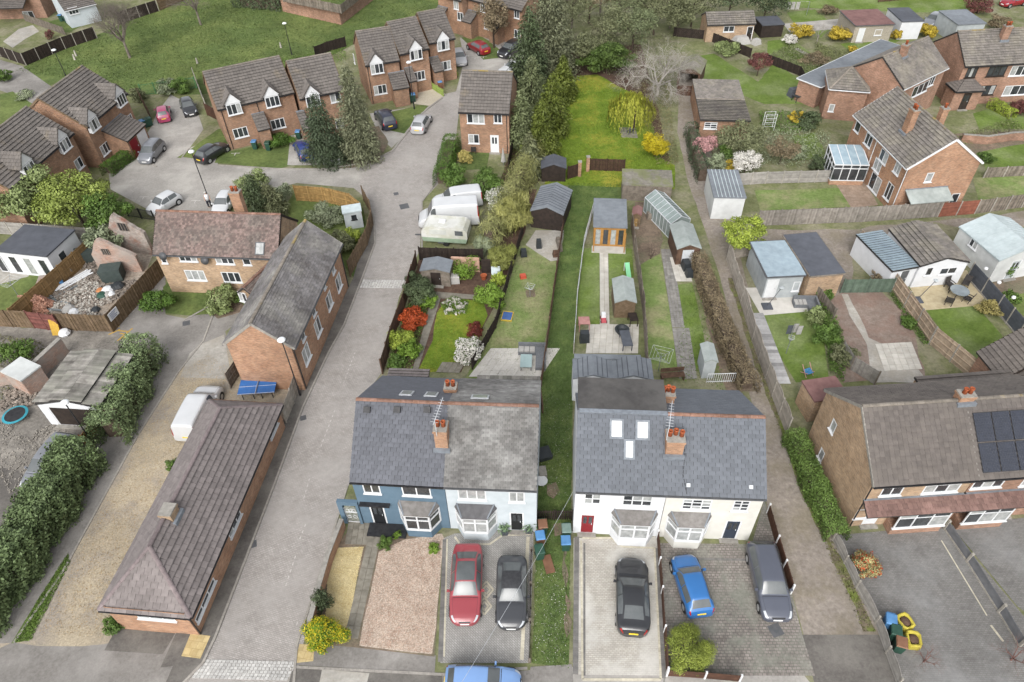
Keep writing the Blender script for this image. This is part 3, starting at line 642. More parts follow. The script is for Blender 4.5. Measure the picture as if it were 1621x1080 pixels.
    if hi:                                   # shut lines
        patch('bonnet_gap', black, wsr[0] - .028, wsr[0] - .020, 0, 1.9, (0,), .004, 3)
        patch('grille', black, .001, .014, 0, 1.3, (0,), .008, 4); patch('bonnet_seam', black, .07, wsr[0] - .03, 1.86, 1.9, (1, -1), .004, 8)
        m = MB()
        for sd_ in (1, -1):
            for tt in (a + .01, mid) + ((.6, .84) if 'van' in typ else ()):
                Pm = surf(np.array([tt, tt + .0025]), np.linspace(2.9, 4.9, 6), .004, sd_); grid(m, Pm, sd_ < 0)
        m.build('door_gap', black, t)
    for s_, x in ((1, L / 2), (-1, -L / 2)):
        mt = platey if s_ < 0 else platew; z = .62 if s_ < 0 else .42
        MB().box(x - (.012 if s_ > 0 else .018), -.26, z - .055, x + (.018 if s_ > 0 else .012), .26, z + .055).build('number_plate', mt, t)
    for s_ in (1, -1):
        xm = L / 2 - (wsr[0] + .055) * L; zb = float(np.interp(wsr[0] + .055, ts, [q[3] for q in st])); mm = MB(); mm.cbox(xm, s_ * (hw + .07), zb + .0, .12, .2, .14, 0, .75); mm.build('mirror', col, t)
    r = .33 if typ not in ('van', 'suv') else .36
    for ax in axl:
        x = L / 2 - ax * L
        for s_ in (1, -1):
            m = MB(); m.tube((x, s_ * (hw - .28), r), (x, s_ * (hw + .005), r), r + .045, r + .045, 18); m.build('wheel_arch', black, t)
            m = MB(); m.tube((x, s_ * (hw - .24), r), (x, s_ * (hw + .012), r), r, r, 18); wo = m.build('wheel', rubber, t, False)
            m = MB(); m.tube((x, s_ * (hw - .02), r), (x, s_ * (hw + .02), r), r * .66, r * .6, 14); m.build('rim', rimm, wo)
    return t

# ---------------------------------------------------------------- plants
def leafm(n, a, b, tone=.38, rough=.6):
    m = M('leaf_' + n, a, b, 1.2, rough, tone=tone - .04, stain=.15, spec=.25)
    return m
nprs = np.random.RandomState(5)
def leaf_obj(name, P, Nn, size, mat, parent=None, tones=None, aspect=.55, extra=None, kind=None, direc=None):
    n = len(P); Nn = Nn / np.maximum(np.linalg.norm(Nn, axis=1, keepdims=True), 1e-6)
    rv = nprs.normal(size=(n, 3)) if direc is None else direc + nprs.normal(size=(n, 3)) * .25
    U = np.cross(rv, Nn) if direc is None else rv - (rv * Nn).sum(1, keepdims=True) * Nn
    U /= np.maximum(np.linalg.norm(U, axis=1, keepdims=True), 1e-6); V = np.cross(Nn, U)
    sz = (np.asarray(size) * nprs.uniform(.6, 1.35, n))[:, None]
    v = np.stack([P - U * sz * .5, P + V * sz * aspect * .5 + Nn * sz * .06, P + U * sz * .5 - Nn * sz * .08, P - V * sz * aspect * .5 + Nn * sz * .06], 1).reshape(-1, 3)
    f = np.arange(n * 4).reshape(-1, 4); tn = nprs.random(n) if tones is None else tones
    me = bpy.data.meshes.new(name); me.vertices.add(n * 4); me.loops.add(n * 4); me.polygons.add(n)
    me.vertices.foreach_set('co', v.astype('f').ravel()); me.loops.foreach_set('vertex_index', f.ravel().astype('i'))
    me.polygons.foreach_set('loop_start', np.arange(0, n * 4, 4, dtype='i'))
    me.update(calc_edges=True); me.materials.append(mat)
    at = me.attributes.new('tone', 'FLOAT', 'FACE'); at.data.foreach_set('value', tn.astype('f'))
    return link(name, me, parent, kind)
def ell_pts(E, n, shell=.55, flat=0.0):
    """leaf positions on a set of ellipsoids (cx,cy,cz,rx,ry,rz); returns points, normals, tones"""
    E = np.array(E, float); a = (E[:, 3] * E[:, 4] + E[:, 4] * E[:, 5] + E[:, 3] * E[:, 5]); k = nprs.choice(len(E), n, p=a / a.sum())
    d = nprs.normal(size=(n, 3)); d /= np.linalg.norm(d, axis=1, keepdims=True); rr = shell + (1 - shell) * nprs.random((n, 1)) ** .6
    rr *= nprs.uniform(.88, 1.12, (n, 1))
    P = E[k, :3] + d * E[k, 3:] * rr; N_ = d + nprs.normal(size=(n, 3)) * .55; N_[:, 2] += .35
    et = nprs.random(len(E)); tn = np.clip(et[k] * .55 + nprs.random(n) * .45, 0, 1)
    P = P + nprs.normal(size=(n, 3)) * (E[k, 3:] * .1); P[:, 2] = np.maximum(P[:, 2], .03)
    return P, N_, tn
def clumps(c, r, k, cr, lowcut=-.5):
    E = [(c[0], c[1], c[2], r[0] * .72, r[1] * .72, r[2] * .72)]
    while len(E) < k + 1:
        d = nprs.normal(size=3); d /= np.linalg.norm(d)
        if d[2] < lowcut: continue
        s_ = nprs.uniform(.65, 1.2) * cr; f = nprs.uniform(.6, .95)
        E.append((c[0] + d[0] * r[0] * f, c[1] + d[1] * r[1] * f, c[2] + d[2] * r[2] * f, s_ * r[0], s_ * r[1], s_ * r[2] * .85))
    return E
def stems(m, h, r, n=4, sp=.5, z0=0):
    for i in range(n):
        a = rnd.uniform(0, 6.28); m.tube((0, 0, z0), (math.cos(a) * sp, math.sin(a) * sp, h), r, r * .4, 5)
    return m
def bush(label, px, py, r, h, mat, n=1500, size=.16, name='bush', cat='bush', k=15, cr=.31, wispy=0, ry=None, flowers=None, fn=0, fsize=.12, group=None, lift=0.0, rz=0.0, zat=None):
    """px,py = photo position of the middle of the plant (at half height)"""
    p = G(px, py, h * .5 if zat is None else zat); t = thing(name, label, cat, (p.x, p.y, 0), rz, group); ry = ry or r
    cz = lift + (h - lift) * .5; E = clumps((0, 0, cz), (r, ry, (h - lift) * .5), k, cr, -.75)
    MB_ = stems(MB(), h * .6, max(.02, r * .05), 5, r * .45); MB_.build('stem', bark, t)
    P, N_, tn = ell_pts(E, n, .45)
    if wispy: D_ = P * np.array([.5, .5, .0]) / max(r, .1) + nprs.normal(size=(n, 3)) * .3; D_[:, 2] += 1.0; leaf_obj('foliage', P, N_, size * 3.0, mat, t, tn, .09, direc=D_)
    else: leaf_obj('foliage', P, N_, size, mat, t, tn)
    if flowers:
        P, N_, tn = ell_pts(E, fn, .92); N_[:, 2] += .6; leaf_obj('flowers', P, N_, fsize, flowers, t, tn, .9)
    return t
def hedge(label, s, wd, h, mat, n=6000, size=.13, name='hedge', top=False, cat='hedge', var=.12, core=True, wispy=0):
    P = [Vector((p.x, p.y, 0)) for p in pts(s, h if top else 0)]; t = thing(name, label, cat, P[0]); Ls = [(b - a).length for a, b in zip(P, P[1:])]; tot = sum(Ls)
    m = MB(); allP, allN, allT = [], [], []
    for a, b, L in zip(P, P[1:], Ls):
        u = (b - a) / L; nn = Vector((-u.y, u.x, 0)); k = int(n * L / tot); s_ = nprs.random(k) * (L + wd * .4) - wd * .2
        per = 2 * h + wd; q = nprs.random(k) * per; y = np.where(q < h, -wd / 2, np.where(q < h + wd, q - h - wd / 2, wd / 2)); z = np.where(q < h, q, np.where(q < h + wd, h, per - q))
        ny = np.where(q < h, -1., np.where(q < h + wd, 0., 1.)); nz = np.where((q >= h) & (q < h + wd), 1., .2)
        wob = var * (np.sin(s_ * 1.7 + 1) + np.sin(s_ * 4.1 + z * 3)) * .5 + nprs.normal(size=k) * var * .45
        y2 = y + ny * wob - np.sign(y) * .0; z2 = np.maximum(.03, z + nz * wob * .9); y2 = y2 * np.where(z2 > h * .8, .93, 1)
        # break the surface into clumps: pull random leaves inward
        y2 *= nprs.uniform(.82, 1.04, k)
        W3 = np.array(a - P[0])[None] + np.outer(s_, np.array(u)) + np.outer(y2, np.array(nn)) + np.outer(z2, [0, 0, 1.])
        Nn = np.outer(ny, np.array(nn)) + np.outer(nz, [0, 0, 1.]) + nprs.normal(size=(k, 3)) * .5
        allP.append(W3); allN.append(Nn); allT.append(np.clip(.5 + .28 * np.sin(s_ * 2.3 + z * 2) * np.sin(z * 3.1 + y * 4) + nprs.normal(size=k) * .22, 0, 1))
        if core:
            a_, b_ = a - P[0] + u * min(.3 * wd, L * .3), b - P[0] - u * min(.3 * wd, L * .3); c = [a_ + nn * (wd * .3), a_ - nn * (wd * .3), b_ - nn * (wd * .3), b_ + nn * (wd * .3)]; m.prism(c[::-1], 0.0, h * .8)
    if core: m.build('branches', twig, t)
    Q_ = np.concatenate(allP)
    if wispy: D_ = nprs.normal(size=Q_.shape) * .45; D_[:, 2] += 1; leaf_obj('foliage', Q_ + nprs.normal(size=Q_.shape) * .22 * np.array([1, 1, .6]), np.concatenate(allN), size, mat, t, np.concatenate(allT), .07, direc=D_)
    else: leaf_obj('foliage', Q_, np.concatenate(allN), size, mat, t, np.concatenate(allT))
    return t
def conifer(label, px, py, h, r, mat, n=6000, size=.3, name='conifer_tree', pw=.85, cat='tree', gap=.3, zat=None, tk=.18, group=None, base=.3):
    p = G(px, py, 0 if zat is None else zat); t = thing(name, label, cat, (p.x, p.y, 0), 0, group)
    MB().tube((0, 0, 0), (0, 0, h * .9), tk, .03, 8).build('trunk', bark, t)
    nb = max(24, int(h * 9)); E = []
    for i in range(nb):
        f = (i + rnd.random()) / nb; z = base + (h - base) * f; rr = r * (1 - f) ** pw * rnd.uniform(.75, 1.15) + .12; a = i * 2.4 + rnd.uniform(-.4, .4); cr_ = max(.2, rr * .42)
        E.append((math.cos(a) * rr * .66, math.sin(a) * rr * .66, z - rr * .12, cr_ * rnd.uniform(.8, 1.2), cr_ * rnd.uniform(.8, 1.2), max(.25, cr_ * .75)))
    for i in range(8): f = i / 8; rr = r * (1 - f) ** pw * .62; E.append((0, 0, base + h * .06 + (h - base) * f, rr, rr, h / 9))
    P, N_, tn = ell_pts(E, n, .55); D_ = P * np.array([1, 1, 0]); D_ /= np.maximum(np.linalg.norm(D_, axis=1, keepdims=True), .01); D_[:, 2] = -.35
    leaf_obj('crown', P, N_, size, mat, t, tn, .42, direc=D_)
    return t
def branchy(m, p, d, L, r, lv, spread=.6, tips=None, up=.15, kids=4, seg=3):
    for _ in range(seg):
        q = p + d * (L / seg); m.tube(p, q, r, r * .82, 5 if r > .03 else 3, False); p = q; r *= .82
        d = (d + Vector((rnd.gauss(0, .13), rnd.gauss(0, .13), rnd.gauss(0, .1) + up * .3))).normalized()
    if tips is not None and lv <= 1: tips.append(p)
    if lv <= 0: return
    for i in range(kids):
        ax = d.orthogonal().normalized(); ax.rotate(Matrix.Rotation(rnd.uniform(0, 6.28), 3, d)); nd = (d + ax * rnd.uniform(spread * .6, spread * 1.4)).normalized(); nd = (nd + Vector((0, 0, up))).normalized()
        branchy(m, p - d * rnd.uniform(0, L * .45), nd, L * rnd.uniform(.6, .82), r * .62, lv - 1, spread, tips, up, kids, seg)
def bare_tree(label, px, py, h, mat, lv=4, name='bare_tree', spread=.7, r=.14, leaves=None, ln=0, lsize=.12, kids=4, trunk=.3, up=.15, cat='tree', group=None, seg=3):
    p = G(px, py, 0); t = thing(name, label, cat, (p.x, p.y, 0), 0, group); tips = []
    m = MB(); b = MB(); m.tube((0, 0, 0), (0, 0, h * trunk), r, r * .75, 8); m.build('trunk', mat, t)
    for i in range(kids + 1):
        a = 6.28 * i / (kids + 1) + rnd.uniform(-.3, .3); d = Vector((math.cos(a) * spread, math.sin(a) * spread, 1 if i else 2)).normalized()
        branchy(b, Vector((0, 0, h * trunk * rnd.uniform(.75, 1))), d, h * .26, r * .6, lv - 1, spread, tips, up, kids, seg)
    b.build('branches', mat, t)
    if leaves:
        T = np.array([tuple(q) for q in tips]); k = nprs.choice(len(T), ln); P = T[k] + nprs.normal(size=(ln, 3)) * h * .035; leaf_obj('crown', P, nprs.normal(size=(ln, 3)) + np.array([0, 0, .5]), lsize, leaves, t)
    return t
def leafy_tree(label, px, py, h, r, mat, n=7000, size=.25, name='leafy_tree', trunk=.25, k=26, cr=.28, ry=None, zat=None, cat='tree', group=None, mat2=None, n2=0, tm=None):
    """px,py: photo position of the crown's middle"""
    cz = h * trunk + (h - h * trunk) * .5; p = G(px, py, cz if zat is None else zat); t = thing(name, label, cat, (p.x, p.y, 0), 0, group); ry = ry or r
    m = MB(); m.tube((0, 0, 0), (0, 0, h * .55), max(.07, h * .022), max(.04, h * .012), 8); m.build('trunk', tm or bark, t)
    m = MB()
    for i in range(7): a = i * .9; m.tube((0, 0, h * (.25 + .04 * i)), (math.cos(a) * r * .7, math.sin(a) * ry * .7, h * (.5 + .05 * i)), h * .009, h * .003, 5)
    m.build('branches', tm or bark, t)
    E = clumps((0, 0, cz), (r, ry, (h - h * trunk) * .5), k, cr, -.6); P, N_, tn = ell_pts(E, n, .45); leaf_obj('crown', P, N_, size, mat, t, tn)
    if mat2: P, N_, tn = ell_pts(E, n2, .8); leaf_obj('blossom', P, N_, size * .8, mat2, t, tn, .9)
    return t
def scatter(name, s, n, size, mat, zr=(.02, .06), parent=None, upright=.6):
    """small ground plants inside a polygon (photo positions), one uncountable mass"""
    Pg = [(p.x, p.y) for p in (pts(s) if isinstance(s, str) else s)]; X = np.array(Pg); lo, hi = X.min(0), X.max(0); out = []; a = X; b = np.roll(X, -1, 0)
    while sum(len(o) for o in out) < n:
        q = lo + nprs.random((n, 2)) * (hi - lo); c = np.zeros(len(q), bool)
        for (x1, y1), (x2, y2) in zip(a, b): c ^= ((y1 > q[:, 1]) != (y2 > q[:, 1])) & (q[:, 0] < (x2 - x1) * (q[:, 1] - y1) / (y2 - y1 + 1e-12) + x1)
        out.append(q[c])
    q = np.concatenate(out)[:n]; P = np.c_[q, nprs.uniform(zr[0], zr[1], n)]; N_ = nprs.normal(size=(n, 3)); N_[:, 2] += upright
    return leaf_obj(name, P, N_, size, mat, parent, None, .45, kind='stuff')
# ================================================================ THE SETTING
grass_far = M('grass_green', '#667545', '#58683c', .9, .95, .5, 18, c='#75814c', cscale=.12, spec=.1, fine=0.38, fscale=2.6)
grass_pale = M('grass_pale', '#7f9158', '#70834a', 1.4, .95, .5, 20, c='#979670', cscale=.3, spec=.1, fine=0.3, fscale=3.5)
grass_strip = M('grass_strip', '#617245', '#526439', 1.2, .95, .5, 18, c='#72804c', cscale=.4, spec=.1, fine=0.38, fscale=3.5)
grass_vivid = M('grass_vivid', '#788c36', '#667c28', .7, .95, .5, 18, c='#96923e', cscale=.22, cramp=(.48, .66), spec=.1, fine=0.3, fscale=3)
grass_rich = M('grass_rich', '#718443', '#607536', 1.2, .95, .5, 18, c='#82905c', cscale=.3, spec=.1, fine=0.32, fscale=3.5)
grass_dry = M('grass_dry', '#80835f', '#717750', 1.2, .95, .5, 18, c='#8f8c74', cscale=.35, spec=.1, fine=0.35, fscale=3)
earth = M('earth', '#8a7a6a', '#6f6154', 1.6, .97, .6, 10, c='#7a7560', cscale=.4, fine=0.35, fscale=5)
earth_dark = M('earth_dark', '#6b5648', '#523f35', 2, .97, .7, 12, fine=0.35, fscale=5)
soil_red = M('soil_red', '#94857b', '#82746a', 2, .97, .7, 14, c='#8d776c', cscale=.5, fine=0.28, fscale=5)
asphalt = M('asphalt', '#8f8b86', '#7f7b76', 5, .93, .3, 90, c='#9c9893', cscale=.35, fine=0.14, fscale=9)
asphalt_d = M('asphalt_dark', '#716d68', '#625e5a', 5, .93, .3, 90, c='#7f7b75', cscale=.4, fine=0.16, fscale=9)
asphalt_l = M('asphalt_light', '#aaa6a0', '#9b9791', 5, .93, .3, 90, c='#b6b2ab', cscale=.3, fine=0.12, fscale=7)
pav_road = M('block_paving_road', '#b3aea9', '#a39e99', 1.4, .93, stain=.12, brick=(.21, .105, .012, '#948d87', 18), c='#aaa5a0', cscale=.25, fine=0.12, fscale=2.5)
pav_up = M('block_paving_pale', '#b6b0aa', '#a69f99', 1.4, .93, stain=.14, brick=(.21, .105, .01, '#9a938d', 18), c='#aaa49e', cscale=.2, fine=0.1, fscale=3)
pav_grey = M('block_paving_grey', '#adaba7', '#9d9b97', 1.4, .93, stain=.15, brick=(.21, .105, .012, '#85827d', 45))
pav_cream = M('block_paving_cream', '#c6c1b7', '#b3aea4', 1.4, .93, stain=.12, brick=(.21, .105, .012, '#a39e95', 2), c='#cfccc5', cscale=.3)
pav_dark = M('block_paving_dark', '#8d8d8d', '#7c7c7c', 1.4, .93, brick=(.2, .1, .012, '#6f6f6f', 2))
pav_old = M('block_paving_old', '#a29a93', '#857e78', 2.5, .95, stain=.3, brick=(.24, .17, .022, '#75716b', 2), c='#8a8a80', cscale=.5, fine=0.3, fscale=3.5)
pav_drive = M('block_paving_drive', '#8a8885', '#7c7a78', 1.4, .93, stain=.22, brick=(.21, .105, .012, '#74716c', 3), c='#969695', cscale=.2, cramp=(.45, .75), fine=0.16, fscale=3)
sand_gravel = M('sandy_gravel', '#c2b59d', '#ac9f89', 9, .97, .8, 22, c='#9f968a', cscale=.3, fine=0.3, fscale=8)
gravel_yel = M('yellow_gravel', '#dccda2', '#b9a87c', 14, .97, 1.0, 24, stain=.1)
gravel_pink = M('pink_gravel', '#d0c0b0', '#a08f80', 13, .97, 1.0, 22, stain=.1, ramp=(.42, .6))
rubble_g = M('rubble_ground', '#b9afa2', '#968a7d', 3, .97, .9, 8, c='#938474', cscale=.6, fine=0.4, fscale=5)
stony = M('stony_ground', '#8f8a82', '#75706a', 4, .97, .9, 9, c='#a39d94', cscale=.5, fine=0.4, fscale=5)
track = M('lane_concrete', '#a0978d', '#8b8279', 3, .95, .4, 30, c='#8b8273', cscale=.4, fine=0.28, fscale=4)
conc_l = M('concrete_pale', '#b9b5ad', '#a6a29a', 3, .93, .2, 50, c='#a8a297', cscale=.5, fine=0.15, fscale=5)
slab_w = M('slab_pale', '#d0ccc3', '#bfbab0', 2, .9, .15, 40, orand=.06)
slab_white = M('slab_white', '#d6d2cb', '#cac6be', 2, .85, .1, 40, orand=.03)
slab_g = M('slab_grey', '#948f83', '#7d786d', 3, .93, .25, 40, orand=.1)
slab_b = M('slab_buff', '#cdbf9f', '#b8a988', 2.5, .9, .15, 40, orand=.1)
sett = M('granite_sett', '#d2d0cc', '#b7b5b1', 6, .9, .3, 30, orand=.12)
kerbm = M('kerb_concrete', '#aba69d', '#95908a', 6, .9)

g = MB(); g.poly([(-600, -200, 0), (600, -200, 0), (600, 1200, 0), (-600, 1200, 0)]); g.build('ground', grass_dry, kind='structure')
# --- roads, pavements, lanes
sheet('asphalt_yard', '-60,1110 -60,985 10,1000 70,870 160,690 250,540 300,500 345,478 360,540 470,600 330,985 300,1110', .004, asphalt)
sheet('gravel_track', '-30,1040 20,1017 60,1023 165,1020 330,985 470,610 420,560 322,540 282,590 218,690 152,810 100,905 45,990', .008, sand_gravel, .12)
sheet('lane', '-40,1020 0,990 85,868 126,810 205,670 253,590 286,540 322,540 282,590 218,690 152,810 100,905 22,1018', .012, asphalt)
sheet('grass_verge', '18,1019 60,950 108,876 110,885 72,960 46,1014', .016, grass_far, .12)
sheet('yard_apron', '165,1030 190,985 285,990 258,1036', .012, asphalt_d)
sheet('front_road', '-60,1200 -60,1060 110,1032 300,1010 470,1055 700,1068 900,1058 1270,1085 1700,1100 1700,1200', .006, asphalt)
sheet('side_road', '286,1085 322,1050 339,1010 380,905 432,770 478,645 518,560 542,515 572,440 590,385 590,345 577,312 560,298 470,290 430,300 330,345 240,335 175,300 172,270 215,240 240,200 250,185 270,150 310,170 320,205 300,235 345,215 345,262 440,268 520,268 580,258 620,238 640,212 665,180 700,150 722,145 735,95 730,60 770,55 835,80 830,145 800,140 730,150 722,215 695,290 668,320 665,395 632,470 604,590 568,640 555,760 500,930 466,1085', .012, pav_road)
sheet('cul_de_sac', '560,298 470,290 430,300 330,345 240,335 175,300 172,270 215,240 240,200 248,180 270,150 310,170 322,205 300,235 345,215 345,262 440,268 520,268 600,250 560,298', .016, asphalt_l)
sheet('parking_court', '724,145 735,95 728,60 770,55 835,80 832,145 800,140', .016, asphalt_l)
sheet('footway', '300,998 320,990 347,920 462,635 505,555 560,440 578,375 590,345 594,385 574,440 545,515 520,560 480,645 434,770 382,905 341,1010 322,1050 288,1085 262,1085', .1, asphalt_d)
sheet('tarmac_patch', '255,1058 280,1003 297,990 305,998 283,1055', .1045, asphalt_d)
sheet('tactile_paving', '288,1040 303,1004 334,1008 318,1044', .108, M('buff_tactile', '#cdb98c', '#bba676', 4, .9, brick=(.4, .4, .01, '#a89468', 10)))
sheet('tactile_paving', '467,1050 474,1020 498,1021 496,1047', .02, MATS['buff_tactile'])
sheet('forecourt_apron', '466,1053 500,1018 560,1022 690,1038 688,1066', .016, asphalt)
sheet('footway', '460,1056 700,1067 700,1085 455,1085', .02, asphalt_d)
sheet('footway', '840,1056 905,1052 908,1085 835,1085', .02, asphalt)
sheet('footway', '510,1060 585,1066 580,1085 505,1085', .026, conc_l)
sheet('asphalt_drive', '1268,1005 1390,1005 1440,1085 1290,1085', .012, asphalt_d)
sheet('crossover', '1055,1066 1270,1066 1290,1090 1050,1090', .014, asphalt_l)
sheet('crossover', '905,1056 1050,1066 1050,1090 905,1090', .010, asphalt_l)
sheet('back_lane', '1075,110 1092,110 1115,200 1142,300 1160,360 1180,440 1198,520 1222,610 1262,720 1322,850 1358,931 1390,990 1392,1005 1272,1005 1256,945 1230,865 1214,810 1205,690 1178,600 1158,520 1140,440 1118,370 1090,290 1072,210', .008, track, .06)
sheet('lane_verge', '1152,440 1164,440 1184,500 1204,560 1226,625 1256,700 1306,830 1352,930 1386,1000 1366,1000 1336,925 1290,830 1244,705 1212,625 1190,560 1168,490', .012, M('verge_earth', '#827465', '#6a6650', 2, .97, .6, 12, c='#74803f', cscale=.8), .2)
sheet('cross_lane', '1128,350 1200,352 1340,356 1480,345 1700,318 1700,350 1560,368 1480,352 1352,390 1345,470 1300,470 1270,395 1160,385', .01, track, .15)
sheet('cross_lane_verge', '1200,352 1340,350 1500,338 1640,322 1640,332 1500,348 1340,364 1200,364', .014, grass_dry, .25)
# kerbs
def kerb(s, h=.11, wd=.14, z0=0):
    P = pts(s); m = MB()
    for a, b in zip(P, P[1:]):
        L = (b - a).length; k = max(1, round(L / .92)); u = (b - a) / L
        for i in range(k): m.bar(a + u * (L * i / k + .006) + Vector((0, 0, z0 + h / 2)), a + u * (L * (i + 1) / k - .006) + Vector((0, 0, z0 + h / 2)), wd, h, tone=rnd.random())
    o = m.build('kerb', kerbm, kind='structure'); return o
kerb('288,1085 322,1050 341,1010 382,905 434,770 480,645 520,560 545,515 574,440 594,385 592,345 580,314')
kerb('345,262 440,268 520,268 580,258 622,240 642,214 668,180 700,156', .1)
kerb('248,265 215,240', .1); kerb('300,235 288,250 320,254 345,246', .08); kerb('465,1085 470,1020 500,930 550,770', .06)
kerb('290,508 345,478 322,540 282,590 218,690 152,810 100,905 22,1018', .05); kerb('668,400 668,320 690,290', .08); kerb('455,1085 462,1056 700,1068 835,1058', .04)
# lane markings: rows of pale blocks down the middle of the side road
pm = M('road_paint', '#c9c5c0', '#b5b0aa', 8, .9)
m = MB()
for (x0, y0), (x1, y1) in [((473, 985), (468, 1003)), ((492, 758), (480, 800)), ((532, 650), (508, 712)), ((564, 558), (544, 612)), ((486, 830), (474, 860)), ((470, 880), (452, 935))]:
    a, b = G(x0 - 2, y0), G(x1 - 2, y1); L = (b - a).length; k = int(L / .45); u = (b - a) / L
    for i in range(k): m.bar(a + u * (i * .45) + Vector((0, 0, .016)), a + u * (i * .45 + .2) + Vector((0, 0, .016)), .07, .006)
m.build('lane_marking', pm, kind='structure')
m = MB()
for x, y in ((279, 176), (373, 243), (404, 213), (228, 312), (290, 316), (310, 318), (742, 88), (752, 92), (765, 90), (738, 80)): a = G(x, y); m.bar(a + Vector((-.5, 0, .022)), a + Vector((.5, 0, .022)), .1, .006); m.bar(a + Vector((0, -.5, .0225)), a + Vector((0, 0.1, .0225)), .1, .006)
m.build('bay_marking', pm, kind='structure')
m = MB(); ym = M('yellow_paint', '#d9b24c', '#c39c45', 8, .85)
for a, b in (((172, 530), (190, 522)), ((186, 540), (210, 520)), ((190, 528), (205, 531)), ((188, 524), (202, 525)), ((194, 534), (205, 537)), ((178, 520), (189, 517))): m.bar(G(*a) + Vector((0, 0, .02)), G(*b) + Vector((0, 0, .02)), .12, .006)
m.build('yellow_marking', ym, kind='structure')
# white sett bands across the side road (each sett a piece)
def setts(a, b, c, nx, ny):
    p, q, r = G(*a), G(*b), G(*c); base = MB().poly([p + Vector((0, 0, .016)), q + Vector((0, 0, .016)), q + (r - p) + Vector((0, 0, .016)), r + Vector((0, 0, .016))]).build('sett_band', conc, kind='structure')
    ux = (q - p) / nx; uy = (r - p) / ny; me = None
    for i in range(nx):
        for j in range(ny):
            if me is None: o = MB().cbox(0, 0, 0, ux.length * .9, uy.length * .88, .03, 0, .93).build('sett', sett, base); me = o.data
            else: o = link('sett', me, base)
            o.location = p + ux * (i + .5) + uy * (j + .5) + Vector((0, 0, .012 + rnd.uniform(-.004, .004))); o.rotation_euler = (rnd.uniform(-.02, .02), rnd.uniform(-.02, .02), math.atan2(ux.y, ux.x) + rnd.uniform(-.03, .03))
setts((303, 1074), (455, 1078), (322, 1044), 24, 6)
setts((569, 456), (636, 457), (575, 443), 16, 4)
for (x, y, s_, lab) in ((480, 662, .45, 'small dark drain cover by the concrete panel fence'), (627, 307, .5, 'small iron cover nearer the new yellow fence'), (640, 327, .9, 'large iron cover in the road beside the white vans'), (566, 444, .4, 'gully grate at the left end of the upper white sett band'), (400, 862, .5, 'gully grate at the kerb beside the plum roofed building'), (295, 512, .6, 'pale iron cover in front of the cottage garden'), (1228, 998, .7, 'plain square cover at the end of the cobbled drive')):
    tag(MB().cbox(*G(x, y)[:2], .014 if x < 1000 else .012, s_, s_, .012, .3).build('manhole_cover', dgrey), lab, 'manhole cover', 'iron covers in the roads')
# --- left side yards
sheet('waste_ground', '-60,900 -60,520 0,505 35,520 160,520 240,545 205,640 150,700 60,860 0,960', .004, stony, .2)
sheet('asphalt_patch', '-60,760 0,740 30,745 55,770 45,800 0,900 -60,960', .008, asphalt_d, .2)
sheet('rubble_yard', '30,505 130,395 175,370 245,395 228,440 165,522', .008, rubble_g)
sheet('lawn', '-40,460 0,440 45,418 80,425 30,490 0,510 -40,540', .008, grass_far)
sheet('patio', '-40,440 0,425 30,410 62,412 45,438 0,450', .012, conc_l)
sheet('asphalt_yard', '250,420 262,432 262,498 300,506 345,500 380,470 390,500 330,545 240,548 165,526', .01, asphalt)
sheet('lawn', '258,455 268,445 330,448 335,497 300,500 262,496', .014, grass_far, .1)
sheet('garden_bed', '330,448 400,452 395,490 345,505 335,497', .013, earth, .1)
sheet('concrete_apron', '285,598 300,560 318,545 355,530 365,590 358,600', .014, conc_l)
sheet('gravel_yard', '355,640 385,598 460,590 470,635 440,690', .014, sand_gravel, .1)
sheet('lawn', '440,345 470,300 540,310 575,330 585,390 560,440 530,400', .02, grass_far, .1)
# --- estate greens
sheet('green', '25,112 105,72 140,62 250,12 290,-40 720,-40 702,12 648,30 600,50 545,78 455,125 320,150 225,150 203,147 105,125 80,135', .01, grass_far)
sheet('footpath', '-40,85 0,95 35,105 85,140 110,165 60,170 20,150 -40,130', .012, asphalt)
sheet('patio', '5,66 30,46 52,40 62,50 40,62 20,76', .013, conc_l)
sheet('lawn', '70,36 95,30 128,42 110,52 85,48', .013, grass_far, .1)
sheet('lawn', '0,150 20,145 60,170 45,195 0,205', .014, grass_far)
sheet('lawn', '280,250 300,238 345,205 360,200 375,232 345,246 320,254', .02, grass_far, .1)
sheet('lawn', '340,258 345,245 400,232 450,210 475,205 470,260 440,268', .02, grass_far, .1)
sheet('garden_bed', '520,268 500,240 545,205 600,200 615,225 600,255 560,266', .02, earth, .1)
sheet('lawn', '612,205 605,180 680,165 668,180 640,212', .02, grass_far, .1)
sheet('drive', '600,215 585,180 640,172 660,178 640,215 620,235', .018, asphalt_l)
sheet('drive', '455,262 460,215 490,210 505,262', .024, asphalt_l)
sheet('lawn', '728,250 733,240 775,243 770,268 730,270', .02, grass_far)
sheet('lawn', '765,95 730,60 760,55 800,85 790,92', .02, grass_far, .1)
sheet('pale_gravel_garden', '655,165 648,140 690,130 705,150 680,168', .024, M('white_gravel', '#cfc6b4', '#b8ae9a', 10, .95, .6, 25))
